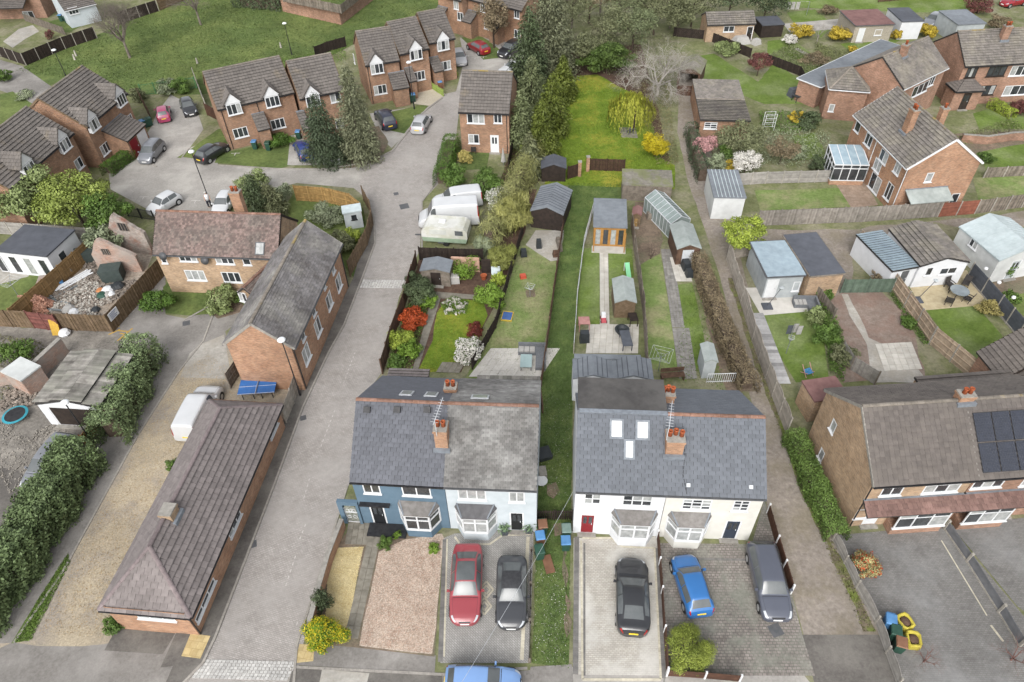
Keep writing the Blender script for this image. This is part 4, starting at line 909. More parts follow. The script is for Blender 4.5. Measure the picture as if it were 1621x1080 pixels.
# --- the outlined garden
sheet('lawn', '862,292 868,262 880,235 888,200 900,150 912,120 945,118 985,140 1010,150 1030,190 1045,250 1068,262 1068,300', .012, grass_vivid, .1)
sheet('garden_bed', '785,300 830,180 880,80 1015,70 1045,190 1062,265 1022,255 1000,190 990,150 930,118 908,125 898,190 872,262 850,290 800,330 770,400', .008, earth_dark, .15)
sheet('lawn', '660,590 685,540 692,495 708,472 765,478 772,500 745,560 720,590', .016, grass_vivid, .08)
sheet('garden_bed', '612,585 640,500 662,412 775,415 822,300 850,300 820,400 775,500 730,590', .008, earth_dark, .1)
sheet('garden_path', '652,590 662,585 700,465 685,462 682,475', .02, slab_g)
sheet('garden_path', '680,470 690,462 760,468 758,474 700,473', .024, slab_g)
# --- long gardens in the middle
sheet('lawn', '736,600 780,520 800,470 822,390 842,388 870,415 880,405 880,440 862,540 850,600', .012, grass_pale, .05)
sheet('gravel_area', '832,388 848,365 893,365 885,412 872,414', .016, conc_l, .08)
sheet('grass_path', '900,290 985,292 985,330 940,320 924,391 916,470 909,540 906,650 904,800 900,1058 842,1050 848,900 848,790 854,616 868,540 883,412', .01, grass_strip, .05)
sheet('lawn', '1013,420 1045,402 1058,480 1072,585 1022,585', .012, grass_pale, .05)
sheet('lawn', '1068,452 1095,448 1112,520 1118,560 1100,590 1085,560', .012, grass_rich, .05)
sheet('lawn', '919,394 949,392 949,514 912,514', .012, grass_rich)
sheet('lawn', '963,392 1000,394 1004,438 972,448 964,455', .012, grass_rich)
sheet('garden_bed', '1005,320 1035,320 1050,380 1040,420 1012,420 1002,360', .01, earth, .1)
sheet('hedge_bed', '1092,420 1120,415 1165,520 1200,620 1150,620', .012, earth, .1)
for nm, s in (('bare_patch', '866,768 880,764 886,778 876,790 866,784'), ('bare_patch', '876,830 888,828 890,846 878,850'), ('bare_patch', '893,830 898,900 903,1000 897,1010 893,920'), ('bare_patch', '832,460 846,458 848,470 834,472')): sheet(nm, s, .03, grass_dry if nm and s[0] != '8' else earth, .15, step=.5)
# --- right gardens
sheet('patio', '1180,456 1225,455 1290,478 1295,492 1205,500', .014, slab_white)
sheet('lawn', '1205,500 1292,492 1305,545 1312,600 1260,606 1232,560', .012, grass_rich)
sheet('soil_plot', '1310,480 1330,462 1395,462 1440,500 1465,600 1335,606', .012, soil_red, .15)
sheet('soil_path', '1332,466 1342,466 1360,500 1375,535 1432,560 1470,606 1380,606 1372,545 1345,500', .016, conc_l, .06)
sheet('lawn', '1465,490 1545,484 1585,530 1602,565 1580,596 1545,596', .014, grass_rich)
sheet('patio', '1432,442 1530,428 1560,470 1550,484 1462,492', .016, slab_b)
sheet('yard', '1560,450 1640,430 1700,470 1700,560 1625,540', .012, earth, .1)
sheet('lawn', '1585,470 1640,460 1680,520 1640,520', .016, grass_far, .1)
sheet('lawn', '1195,302 1330,298 1348,328 1203,334', .012, grass_pale, .05)
sheet('lawn', '1100,90 1130,85 1200,130 1225,100 1275,130 1290,165 1210,165 1120,130 1108,150', .01, grass_rich, .1)
sheet('lawn', '1215,65 1250,62 1330,112 1300,130 1260,110 1215,90', .01, grass_rich, .1)
sheet('lawn', '1330,70 1390,60 1425,64 1390,88 1360,92', .01, grass_rich, .1)
sheet('lawn', '1245,20 1290,15 1320,40 1300,60 1260,40', .01, grass_rich, .1)
sheet('lawn', '1150,-30 1420,-40 1560,-30 1560,20 1430,20 1260,12', .008, grass_rich, .1)
sheet('lane', '1240,38 1330,30 1330,46 1250,52', .014, asphalt_l)
sheet('lawn', '1540,180 1575,170 1621,185 1621,205 1550,205', .012, grass_rich, .05)
sheet('lawn', '1540,282 1640,278 1640,318 1550,322', .012, grass_pale, .05)
sheet('lawn', '1255,215 1290,210 1310,250 1262,255', .012, grass_rich, .1)
sheet('patio', '1322,290 1370,288 1390,325 1348,330', .014, M('patio_brown', '#a89585', '#94806f', 2, .93, brick=(.5, .5, .01, '#857565', 10)))
sheet('lawn', '1555,240 1640,225 1640,270 1560,275', .010, grass_rich, .1)
sheet('garden_path', '1257,78 1262,76 1325,108 1318,112', .014, conc_l)
sheet('front_plot', '1380,220 1640,205 1640,240 1400,260', .006, earth, .1)
# --- drives
sheet('drive', '703,852 720,845 845,838 843,900 838,1050 697,1050', .012, pav_grey)
sheet('drive', '908,852 1042,850 1048,1000 1056,1070 908,1068', .012, pav_cream)
sheet('drive', '1045,860 1190,862 1210,790 1230,870 1252,935 1270,1005 1290,1070 1050,1070', .012, pav_old)
sheet('drive', '1320,848 1500,832 1620,975 1700,1010 1700,1110 1430,1110 1385,985', .012, pav_drive)
sheet('drive', '1505,832 1720,810 1720,1040 1610,960', .016, pav_drive)
sheet('forecourt', '520,880 548,845 570,825 700,845 700,870 688,1040 560,1025 500,1020', .016, earth)
sheet('yellow_gravel', '528,868 576,866 551,985 543,1010 515,985 518,920', .022, gravel_yel, .06)
sheet('pink_gravel', '600,874 640,855 700,845 704,855 684,1036 569,1023', .022, gravel_pink, .06)
def rows_of_slabs(label, name, corners, nx, ny, mat, th=.03, z=.012):
    a, b, c = [G(*q) for q in corners]; o = thing(name, label, 'paving', a); ux = (b - a); uy = (c - a); me = None
    for i in range(nx):
        for j in range(ny):
            if me is None:
                e0, e1 = ux * (.5 / nx - .009 / ux.length), uy * (.5 / ny - .009 / uy.length); ob = MB().prism([-e0 - e1, e0 - e1, e0 + e1, e1 - e0], 0, th).build('slab', mat, o); me = ob.data
            else: ob = link('slab', me, o)
            ob.location = ux * ((i + .5) / nx) + uy * ((j + .5) / ny) + Vector((0, 0, z + rnd.uniform(-.004, .004))); ob.rotation_euler = (rnd.uniform(-.004, .004), rnd.uniform(-.004, .004), 0)
    return o
rows_of_slabs('long grey concrete slab path between the yellow and pink gravel', 'slab_path', ((545, 1010), (567, 1012), (583, 850)), 2, 9, slab_g, z=.02)
rows_of_slabs('weathered slab apron at the blue house door', 'slab_apron', ((546, 862), (600, 864), (552, 826)), 6, 3, slab_g, z=.028)
rows_of_slabs('pale slab path from the timber summerhouse to the patio', 'slab_path', ((950, 514), (965, 514), (949, 392)), 2, 14, slab_w, z=.016)
rows_of_slabs('pale slab patio behind the white house', 'slab_patio', ((927, 560), (1010, 560), (932, 514)), 8, 6, slab_w)
rows_of_slabs('large white slab patio behind the grey roofed house', 'slab_patio', ((742, 597), (856, 597), (777, 552)), 8, 5, slab_white, z=.02)
rows_of_slabs('small square slabs at the house end of the outlined lawn', 'slab_patio', ((690, 590), (727, 591), (700, 574)), 4, 2, slab_g, z=.03)
rows_of_slabs('dark block path curving up the narrow garden', 'slab_path', ((1075, 600), (1104, 600), (1064, 520)), 4, 14, M('block_dark', '#97948f', '#817e79', 3, .93, .2, 40, orand=.14), z=.012)
rows_of_slabs('dark block path reaching the shed beside the greenhouse', 'slab_path', ((1064, 519), (1084, 519), (1046, 395)), 4, 22, MATS['block_dark'], z=.012)
rows_of_slabs('concrete slabs before the shed beside the greenhouse', 'slab_apron', ((1070, 446), (1096, 446), (1060, 408)), 3, 5, slab_w, z=.016)
rows_of_slabs('worn square slabs by the bare soil plot', 'slab_patio', ((1400, 588), (1460, 585), (1385, 545)), 6, 5, slab_w, z=.02)
rows_of_slabs('grey and white chequered slab strip along the pale fence', 'slab_path', ((1232, 608), (1252, 608), (1190, 496)), 1, 22, M('slab_mixed', '#b4b3b2', '#a3a2a1', 3, .9, orand=.35), z=.016)
rows_of_slabs('small brown slab base under the garden chair', 'slab_patio', ((984, 218), (1010, 219), (980, 202)), 4, 4, slab_g, z=.02)
# paving borders on the drives
def band(name, s, wd, mat, z):
    P = pts(s); m = MB()
    for a, b in zip(P, P[1:]):
        L = (b - a).length; k = max(1, round(L / .21)); u = (b - a) / L
        for i in range(k): m.bar(a + u * (L * i / k + .004) + Vector((0, 0, z + .014)), a + u * (L * (i + 1) / k - .004) + Vector((0, 0, z + .014)), wd, .03, tone=rnd.random())
    return m.build(name, mat, kind='structure')
bd_d = M('border_dark', '#85827e', '#747270', 3, .93, tone=.12); bd_l = M('border_cream', '#d3ccb8', '#bfb8a5', 3, .93, tone=.1)
band('paving_border', '704,854 697,1048', .25, bd_d, .004); band('paving_border', '708,854 703,1040', .1, bd_l, .006)
band('paving_border', '720,850 728,862 775,862 795,848 840,846', .12, bd_l, .006); band('paving_border', '836,850 826,1045', .2, bd_l, .004)
for cx_, cy_ in ((770, 934), (767, 960)):
    for q in (11, 6): band('paving_diamond', [(cx_, cy_ - q * 1.2), (cx_ + q, cy_), (cx_, cy_ + q * 1.2), (cx_ - q, cy_), (cx_, cy_ - q * 1.2)], .1, bd_l, .008)
band('paving_border', '913,850 911,1068', .3, bd_d, .004); band('paving_border', '920,856 922,1076 1046,1076 1036,868 985,866 968,852 922,852', .12, bd_l, .006); band('paving_border', '925,860 925,1070', .12, bd_d, .005)
band('paving_border', '1040,868 1049,1074', .3, bd_d, .004); band('paving_border', '1055,884 1185,887', .15, bd_d, .002)
band('paving_border', '1490,856 1562,975', .07, bd_l, .004); band('paving_border', '1568,990 1588,1016', .12, bd_l, .004)
# ================================================================ BUILDINGS
r_est = M('roof_estate', '#79736e', '#6c6763', 2.2, .9, tone=.12, stain=.12, c='#857a68', cscale=.5, cramp=(.58, .8))
r_blue = M('roof_slate_blue', '#6a6c73', '#606268', 3, .7, orand=.1, stain=.06)
r_blueb = M('roof_slate_back', '#6f7071', '#626364', 3, .75, tone=.12)
r_old = M('roof_slate_old', '#9a9996', '#817f7c', .8, .9, tone=.2, stain=.25, c='#777573', cscale=.35, ramp=(.4, .6))
r_new = M('roof_slate_grey', '#71757c', '#696d73', 3, .72, tone=.1, stain=.06)
r_tile = M('roof_clay_mixed', '#94807a', '#736660', 4, .92, tone=.28, c='#7a706a', cscale=.5)
r_b3 = M('roof_slate_dark', '#838080', '#64605e', 1.2, .88, tone=.2, stain=.35, c='#98958f', cscale=.3)
r_hip = M('roof_concrete_plum', '#89817f', '#7a7371', 3, .9, tone=.13, stain=.15)
r_hipo = M('roof_concrete_plum_tile', '#89817f', '#7a7371', 3, .9, orand=.14, stain=.2)
r_right = M('roof_brown_tile', '#736c67', '#67615d', 3, .9, tone=.1, stain=.12, c='#77706a', cscale=.4)
r_tr = M('roof_grey_brown', '#86807a', '#736e69', 3, .9, tone=.16, stain=.2, c='#8d877c', cscale=.6)
r_asb = M('roof_asbestos', '#a5a19a', '#77736d', 1.5, .95, tone=.3, c='#8b8a80', cscale=.8)
felt_g = M('felt_grey', '#83898f', '#767b81', 2, .85); felt_d = M('felt_dark', '#5d6068', '#53565d', 1.5, .75); felt_b = M('sheet_blue', '#a9bac4', '#98a9b3', 2, .6)
felt_blk = M('felt_black', '#4f4d4c', '#454342', 1.5, .8, c='#5a5856', cscale=.5); felt_green = M('felt_pale', '#a9b0ad', '#98a09d', 2, .9)
felt_white = M('sheet_white', '#c5d0d2', '#b5c1c3', 2, .55); felt_red = M('felt_red', '#8c6a66', '#7a5a57', 1.5, .85); felt_moss = M('felt_moss', '#8f8a80', '#77736a', 3, .95, .4, 20, c='#7a7c5c', cscale=.7)
ridge_r = M('ridge_red', '#97776a', '#80604f', 4, .9, tone=.2); ridge_g = M('ridge_grey', '#8f877d', '#7a736a', 4, .9, tone=.15, c='#a8924f', cscale=.6, cramp=(.58, .7)); ridge_p = M('ridge_plum', '#8b7f7f', '#7b7070', 4, .9, tone=.1)
bluew = M('render_blue', '#647a8b', '#5b7283', 1.5, .8, stain=.12); bluegrey = M('render_pale_blue', '#c9d1d6', '#bec7cc', 1.5, .85, stain=.1)
whitew = M('render_white', '#e2e4e7', '#d8dadd', 1.5, .85, stain=.08); creamw = M('render_cream', '#dcdad3', '#d2d0c8', 1.5, .85, stain=.1); greyw = M('render_grey', '#bcc2c4', '#aab0b2', 1.5, .85)
clad_w = M('cladding_white', '#dcdedd', '#cfd1d0', 2, .6); pebble = M('pebbledash', '#bdb5a6', '#a39b8c', 9, .95, .5, 40)
pinkroof = M('tile_pinkish', '#8f736b', '#7d635c', 4, .9, tone=.18); red_door = M('door_red', (.2, .015, .02), (.17, .013, .018), 3, .4, stain=.05); navy_door = M('door_navy', (.03, .04, .06), (.025, .033, .05), 3, .4, stain=.05); black_door = M('door_black', (.015, .016, .018), None, 3, .35, stain=0); oak = M('timber_honey', '#b98a4c', '#a0743a', 4, .7, .1, 50, tone=.15)
blind = M('skylight_blind', (.62, .63, .63), (.56, .57, .57), 3, .3, stain=0, spec=.5); solar = M('solar_cell', '#2f333f', '#282c37', 3, .15, spec=.6, stain=.05, brick=(.16, .16, .006, '#363a45', 0))
# ---- estate houses, top left
def estate(label, A, B, Rg, dorm, low, ze=4.9, ext=(), group='brown roofed estate houses', **k):
    H_ = House('estate_house', label, A, B, ze, Rg=Rg, pitch=k.pop('pitch', 36), wallm=brick_e, roofm=r_est, tile=(.34, .36), ridgem=ridge_g, gutter=black, group=group, bond=False, verge=wood_m, **k)
    for x, y in dorm: H_.dormer(x, y)
    for x, y, w_ in low: H_.win('f', x, y, w_, 1.15, 3 if w_ > 1.2 else 2)
    return H_
def porch_at(H_, px0, py0, px1, py1, proj=1.9, zl=2.3, zh=3.5):
    a0, _ = H_.loc(px0, py0, 'f'); a1, _ = H_.loc(px1, py1, 'f'); return H_.leanto('f', a0, a1, proj, zl, zh)
H = estate('brown brick estate house with red front door beside the grey hatchback', (138, 202), (202, 148), (91, 133), [(193, 158), (150, 197)], [(167, 235, 1.6), (207, 189, .8)])
a0, _ = H.loc(160, 205, 'f'); a1, _ = H.loc(190, 180, 'f'); H.leanto('f', a0, a1, 2.6, 2.3, 3.5); H.finish()
for (t0, t1, mat, nm) in ((.08, .42, red_door, 'door'), (.5, .92, white, 'garage_door')):
    mm = MB(); q0, q1 = a0 + (a1 - a0) * t0, a0 + (a1 - a0) * t1; mm.box(q0, -2.49, .05, q1, -2.452, 2.05); o = mm.build(nm, mat, H.t); MB().box(q1 - .15, -2.52, .95, q1 - .1, -2.49, 1.1).build('handle', lgrey, o)
H = estate('brown brick estate house half hidden behind the pale green tree', (15, 300), (117, 211), (20, 186), [(104, 229), (48, 268)], [(125, 259, 1.2)]); porch_at(H, 82, 265, 60, 280) if False else None; H.finish()
H = estate('long estate house with two white dormers facing the cul-de-sac', (344, 175), (466, 147), (385, 101), [(371, 173), (431.6, 161)], [(381, 210, 1.6), (440, 196, 1.6)])
porch_at(H, 398, 178, 415, 174); H.downpipe('f', .3); H.downpipe('f', H.W / 2); H.finish()
H = estate('estate house with yellow mossy ridge behind the cone shaped conifer', (474, 158), (545.5, 143), (488, 91), [(496, 160)], [(531, 154, 1.2), (538, 195, 1.0), (495, 193, 1.2)]); porch_at(H, 470, 178, 480, 176, 2.2); H.finish()
H = estate('first house of the stepped row, plain brick gable to the left', (578, 105), (632.7, 96), (585, 47), [(597, 109)], [(602, 142, 1.6)]); porch_at(H, 615, 116, 638, 111, 2.2); H.downpipe('f', .2); H.win('l', 561, 93, .6, 1.2, 1); H.finish()
H = estate('middle house of the stepped row behind the pale gravel garden', (632.7, 87), (679.5, 77), (631, 32), [(659, 87)], [(664, 120, 1.5)], ze=5.3); porch_at(H, 640, 105, 650, 103, 1.6); H.finish()
H = estate('right end house of the stepped row by the parking court', (679.5, 69.5), (721, 61), (675, 18), [(702, 72)], [(705, 104, 1.5)], ze=5.3); porch_at(H, 679, 92, 692, 89, 1.8); H.finish()
H = House('estate_house', 'detached brick house with white back door and small enclosed garden', (725, 178), (806, 181), 4.8, Rg=(770, 113), pitch=36, wallm=brick_e, roofm=r_est, tile=(.34, .36), ridgem=ridge_g, gutter=black, bond=False, group='brown roofed estate houses')
H.win('f', 753, 188, 1.9, 1.1, 3); H.win('f', 788, 188, .9, 1.05, 2); H.win('f', 750, 220, 1.2, 1.1, 2); H.door('f', 783, 229, .95, 2.1, white); H.downpipe('f', H.W - .25); H.finish()
for i, (a, b, rg, dm, lo) in enumerate((((690, -8), (730, 2), (722, -45), (722, 8), (729, 26)), ((738, -2), (775, 8), (772, -40), (764, 12), (771, 40)), ((780, 6), (826, 18), (815, -30), (818, 22), (819, 54)))):
    H = estate(('brick estate house at the top edge with white garage door', 'brick estate house at the top edge behind the red parked car', 'brick estate house at the top edge left of the tall conifer')[i], a, b, rg, [], [(lo[0], lo[1], 1.1)], ze=4.9); H.win('f', dm[0], dm[1], .9, 1.2, 2)
    H.leanto('f', .1, 1.7, 1.7, 2.3, 3.4); H.finish()
# ---- top left corner
H = House('brick_house', 'brick house with white French doors at the top left corner', (-70, -18), (52, -22), 4.8, D=7, pitch=35, wallm=brick_r, roofm=r_est, tile=(.34, .36), gutter=white)
H.win('f', 18, 42, 1.7, 2.0, 2, name='french_doors'); H.win('f', 46, 24, 1.6, 1.2, 2); H.win('f', 12, 2, 1.0, 1.0, 2); a0, _ = H.loc(2, 32, 'f'); a1, _ = H.loc(55, 22, 'f'); H.leanto('f', a0, a1, 2.4, 2.35, 3.3, open_=True); H.finish()
H = House('rendered_house', 'pale blue rendered bungalow with dark roof behind the green', (102, 18), (152, 6), 2.6, D=7, pitch=30, wallm=bluegrey, roofm=r_est, tile=(.34, .36), gutter=white); H.win('f', 116, 17, 1.4, 1.0, 3); H.win('l', 92, 17, .7, 1.0, 1); H.finish()
# ---- brick cottage and slate roofed barn house by the side road
H = House('brick_cottage', 'pale brick cottage with mixed clay tile roof beside the rubble yard', (241.5, 403), (440, 410), 4.3, Rg=(330, 336.5), pitch=42, wallm=brick_p, roofm=r_tile, tile=(.2, .19), ridgem=ridge_r, gutter=dgrey, og=.02, verge=wood_d)
for x, y, w_, h_, c in ((297, 406.5, 1.55, .95, 3), (309.5, 436, 1.75, 1.1, 3), (355, 411, 1.6, .95, 3), (366.5, 439, 1.65, 1.1, 3), (390, 413, .7, .9, 1), (259, 411, .5, .8, 1)): H.win('f', x, y, w_, h_, c)
H.finish(); H.chimney(371, 302, H.zr + .9, .9, .6, 2, brick_o, zb=H.zr - 1.5)
H.slope_box(412, 394, .8, 1.1, .03, .12, 'skylight', dgrey, netglass)
for x in (261, 327): a, z = H.loc(x, 402 if x < 300 else 409, 'f'); m = MB().lathe(a, 0, [(.02, 0), (.34, .06), (.36, .1)], 14); o = m.build('satellite_dish', dgrey, H.t, True); o.rotation_euler = (R(75), 0, 0); o.location = (0, -.35, z); o.matrix_local = Matrix.Translation((a, -.3, z)) @ Matrix.Rotation(R(70), 4, 'X') @ Matrix.Translation((-a, 0, 0))
H = House('barn_house', 'long brick house with mossy dark slate roof along the side road', (466, 552), (541.5, 386), 4.6, Rg=(441, 428), pitch=40, wallm=brick_o, roofm=r_b3, tile=(.26, .2), ridgem=ridge_g, gutter=dgrey, tname='slate', og=.05, verge=conc)
for x, y, w_, h_ in ((527, 425, .7, .9), (513, 451, .5, .75), (496, 491, .7, 1.0), (479, 530, .7, 1.0), (536, 447, 1.2, 1.4), (521, 476, 1.2, 1.4), (503, 517, 1.2, 1.5), (485, 560, 1.3, 1.5)): H.win('f', x, y, w_, h_, 2 if w_ > .8 else 1)
H.downpipe('f', .15, black); H.downpipe('f', H.W - .2, black); H.finish()
H = House('brick_link', 'small brick link with ridge tiles between the cottage and barn house', (375, 463), (402, 471), 3.3, D=4.5, kind='gable_y', pitch=40, wallm=brick_p, roofm=r_tile, tile=(.2, .19), ridgem=ridge_r); H.win('f', 385, 470, .8, 1.0, 2); H.finish()
# ---- long hipped building at the lower left
H = House('hipped_building', 'long low brick building with plum tiled hipped roof at the corner', (302, 978.5), (447, 641), 2.5, Rg=(294, 753), E=(157, 964), kind='hip', wallm=brick_o, roofm=r_hip, tile=(.42, .36), ridgem=ridge_p, gutter=black, ov=.35, hipend=1.0, ind=(2,), indm=r_hipo)
for x, y, w_ in ((325, 950, 2.6), (372, 830, 1.8), (433, 680, 1.5)): H.win('f', x, y, w_, .45, 3)
H.win('l', 246, 977, 2.2, .6, 3); H.downpipe('f', .06); H.finish()
H.chimney(264, 806, H.zr + .35, .8, .7, 0, brick_p, zb=H.zr - 1)
# ---- the blue house and its neighbour
H = House('blue_house', 'slate blue rendered house with black door and white bay window', (553, 763), (702, 771), 4.9, Rg=(640, 636), pitch=37, wallm=bluew, roofm=r_blue, tile=(.36, .265), ridgem=ridge_r, gutter=black, ind=(0,), tname='slate', og=.02, ov=.22, rear=(640, 598, 4.4))
HB = H
for x, y, w_, c in ((588, 773, 1.05, 2), (659, 777, 1.75, 2)): H.win('f', x, y, w_, 1.05, c, g=glass)
H.door('f', 599, 815, .95, 2.05, black_door); H.finish()
MB().box(H.loc(599, 815, 'f')[0] - .95, -.3, 2.4, H.loc(599, 815, 'f')[0] + .95, 0, 2.5).build('door_canopy', black, H.t)
def bay(H_, px, py, w_, mat, roofm, zt=2.55, proj=.75, g=None, cols=2, zs=.8):
    a, _ = H_.loc(px, py, 'f'); w2 = w_ / 2; s_ = .5; P2 = [(a - w2, 0), (a - w2 + s_, -proj), (a + w2 - s_, -proj), (a + w2, 0)]
    m = MB(); q = [P2[0], P2[1], P2[2], P2[3]]; m.prism(q, 0, zs); m.build('bay_wall', mat, H_.t); b = MB(); b.prism([(x * 1.0, y - .05) for x, y in q], zs + .004, zs + .09); b.build('bay_sill', white, H_.t)
    for i in range(3):
        p, r_ = Vector(P2[i] + (0,)), Vector(P2[i + 1] + (0,)); u = (r_ - p).normalized(); L = (r_ - p).length; n = Vector((u.y, -u.x, 0)); fr = MB(); nc = cols if i == 1 else 1; z0, z1 = zs + .09, zt - .12
        for k in range(nc + 1): c = p + u * (L * k / nc); fr.bar(c + Vector((0, 0, z0)), c + Vector((0, 0, z1)), .1, .09, up=n)
        for z in (z0 + .04, z1 - .04, z0 + (z1 - z0) * .68): fr.bar(p + Vector((0, 0, z)), r_ + Vector((0, 0, z)), .07, .08)
        wo = fr.build('bay_window', white, H_.t)
        for k in range(nc): MB().bar(p + u * (L * (k + .03) / nc) + Vector((0, 0, (z0 + z1) / 2)) - n * .02, p + u * (L * (k + .97) / nc) + Vector((0, 0, (z0 + z1) / 2)) - n * .02, .02, z1 - z0 - .02).build('pane', g or (netglass if rnd.random() < .4 else glass), wo)
    e = .05; top = [(a - w2 + .1, -.01, zt + .35), (a + w2 - .1, -.01, zt + .35)]; lo = [(a - w2 - e, 0, zt), (a - w2 + s_ - e * .6, -proj - e, zt), (a + w2 - s_ + e * .6, -proj - e, zt), (a + w2 + e, 0, zt)]
    m = MB(); m.add(lo + top + [(x, y, z - .12) for x, y, z in lo], [(1, 2, 5, 4), (0, 1, 4), (2, 3, 5), (6, 7, 1, 0), (7, 8, 2, 1), (8, 9, 3, 2), (9, 8, 7, 6)]); ro = m.build('bay_roof', roofm, H_.t)
    for p, q in ((lo[1], top[0]), (lo[2], top[1])): MB().bar(Vector(p) + Vector((0, 0, .03)), Vector(q) + Vector((0, 0, .03)), .08, .05).build('hip_lead', lead, ro)
bay_r = M('bay_slate', '#8d8986', '#75716d', 3, .85); bay_d = M('bay_dark', '#6f6e70', '#5f5e60', 3, .85)
bay(H, 666, 818, 2.5, bluew, bay_r, g=glass); MB().box(H.loc(599, 815, 'f')[0] - .7, -.95, .0, H.loc(640, 815, 'f')[0] + .1, -.01, .16).build('front_step', black, H.t)
MB().box(H.loc(566, 812, 'f')[0] - .55, -.12, .0, H.loc(566, 812, 'f')[0] + .5, -.004, .01).build('threshold', conc, H.t)
for x in (582, 629.5, 677): H.slope_box(x, 649, .4, .36, .05, .26, 'roof_vent', black)
# side gate arch of the blue house
gx = H.loc(566, 812, 'f')[0]
ga = thing('side_gate', 'white scroll iron gate in a blue arch at the side of the blue house', 'gate', H.O, H.t.rotation_euler.z)
m = MB(); m.box(-1.35, -.1, 0, -1.05, .15, 2.1); m.box(-.2, -.1, 0, -.02, .15, 2.1); m.box(-1.35, -.1, 2.1, -.02, .15, 2.45); m.build('arch', bluew, ga)
m = MB(); [m.tube((-1.02 + .08 * i, .0, .1), (-1.02 + .08 * i, .0, 1.75 + .2 * math.sin(math.pi * i / 10)), .012, .012, 4) for i in range(11)]; m.box(-1.04, -.015, .1, -.21, .015, .14); m.box(-1.04, -.015, 1.2, -.21, .015, 1.24)
for cx_, cz_ in ((-.82, .7), (-.44, .7), (-.63, 1.45), (-.82, 1.4), (-.44, 1.4)):
    for k in range(10): t0, t1 = k * .63, (k + 1) * .63; m.tube((cx_ + .14 * math.cos(t0), 0, cz_ + .14 * math.sin(t0)), (cx_ + .14 * math.cos(t1), 0, cz_ + .14 * math.sin(t1)), .014, .014, 4, False)
m.build('gate', white, ga)
# rear slope skylights, chimneys, aerials
def back_box(H_, px, py, w_, h_, name, mat, inner):
    y2, z2 = H_.rear; tn_ = (H_.zr - z2) / (y2 - H_.D / 2); n = (Vector((0, 0, 1)) + H_.uy * tn_).normalized(); p0 = H_.O + H_.uy * y2 + Vector((0, 0, z2)); p = on_plane(px, py, p0, n) - H_.O
    x, y, z = p.dot(H_.ux), p.dot(H_.uy), p.z; cs = 1 / math.sqrt(1 + tn_ ** 2); es = Vector((0, -cs, tn_ * cs)); nn = Vector((0, tn_ * cs, cs)); c = Vector((x, y, z)); ex = Vector((1, 0, 0)); FS = [(0, 1, 2, 3), (7, 6, 5, 4), (4, 5, 1, 0), (5, 6, 2, 1), (6, 7, 3, 2), (7, 4, 0, 3)]
    bx = lambda w2, h2, a0, a1: [c + ex * (i * w2 / 2) + es * (j * h2 / 2) + nn * a for a in (a0, a1) for i, j in ((-1, -1), (1, -1), (1, 1), (-1, 1))]
    o = MB().add(bx(w_, h_, .02, .14), FS).build(name, mat, H_.t); MB().add(bx(w_ - .2, h_ - .2, .13, .155), FS).build('pane', inner, o); return o
back_box(H, 644, 625, .78, 1.0, 'skylight', lgrey, netglass); back_box(H, 683, 627, .78, 1.0, 'skylight', lgrey, netglass)
H.chimney_at(700, 712, 683, .75, .8, 2, brick_o); H.chimney(713, 610, 7.0, .75, .6, 2, brick_o, zb=4.0)
def aerial(label, H_, px, py, z, L=1.6, par=None):
    x, y = H_.lxy(px, py, z); p = H_.O + H_.ux * x + H_.uy * y; t = thing('tv_aerial', label, 'aerial', (p.x, p.y, 0)); m = MB(); m.tube((0, 0, z - 1.4), (0, 0, z), .02, .02, 5); m.build('mast', lgrey, t); m = MB(); d = Vector((.25, .95, .12)).normalized(); s_ = Vector((d.y, -d.x, 0))
    m.tube(-d * .3 + Vector((0, 0, z)), d * L + Vector((0, 0, z)), .018, .018, 4)
    for i in range(9): c = d * (L * i / 8.5 - .1) + Vector((0, 0, z)); m.tube(c - s_ * (.22 - .01 * i), c + s_ * (.22 - .01 * i), .01, .01, 3)
    m.build('boom', lgrey, t); return t
aerial('television aerial on the chimney between blue and grey houses', H, 688, 666, 9.0)
H = House('grey_roof_house', 'white rendered house with weathered pale slate roof beside the blue house', (702, 771), (850, 776.5), 4.9, Rg=(780, 641), pitch=37, wallm=bluegrey, roofm=r_old, tile=(.28, .16), ridgem=ridge_r, gutter=dgrey, tname='slate', og=.02, ov=.22, rear=(780, 602, 4.4))
H.win('f', 747, 783, 1.7, 1.05, 3, g=netglass); H.win('f', 818, 787, .95, 1.05, 2, g=netglass); H.door('f', 818, 824, .9, 2.0, black_door); H.finish(); bay(H, 755, 824, 2.5, bluegrey, bay_d, g=netglass); back_box(H, 760, 631, 1.1, .8, 'skylight', lgrey, netglass)
# rear lean-to roofs of that pair
for lab, a, b, e, mt in (('low tiled outhouse behind the blue house', (613, 596), (678, 598), (617, 583), r_hip), ('low tiled rear strip behind the grey roofed house', (755, 601), (855, 603), (758, 594), r_asb)):
    H = House('outhouse', lab, a, b, 3.7, E=e, kind='flat', wallm=mt, roofm=mt, tile=(.3, .3), cat='outbuilding', ov=.1); H.finish()
# ---- white and cream pair
H = House('white_house', 'white rendered house with red door and three front skylights', (911, 778), (1057, 784), 4.9, Rg=(985, 651), pitch=37, wallm=whitew, roofm=r_new, tile=(.42, .24), ridgem=None, gutter=dgrey, tname='slate', og=.02, ov=.22); HW = H
H.win('f', 938, 790, 1.0, 1.05, 2, 2); H.win('f', 1009, 793, 1.75, 1.05, 3, 2); H.door('f', 930, 827, .95, 2.05, red_door); H.finish(); bay(H, 1002, 828, 2.7, whitew, bay_r, g=netglass, cols=2)
for x, y, w_, h_ in ((976, 679, .62, .92), (1017, 681, .62, .92), (996, 711.5, .44, .92)): H.slope_box(x, y, w_ + .22, h_ + .26, .06, .15, 'skylight', lead, blind, b=.13)
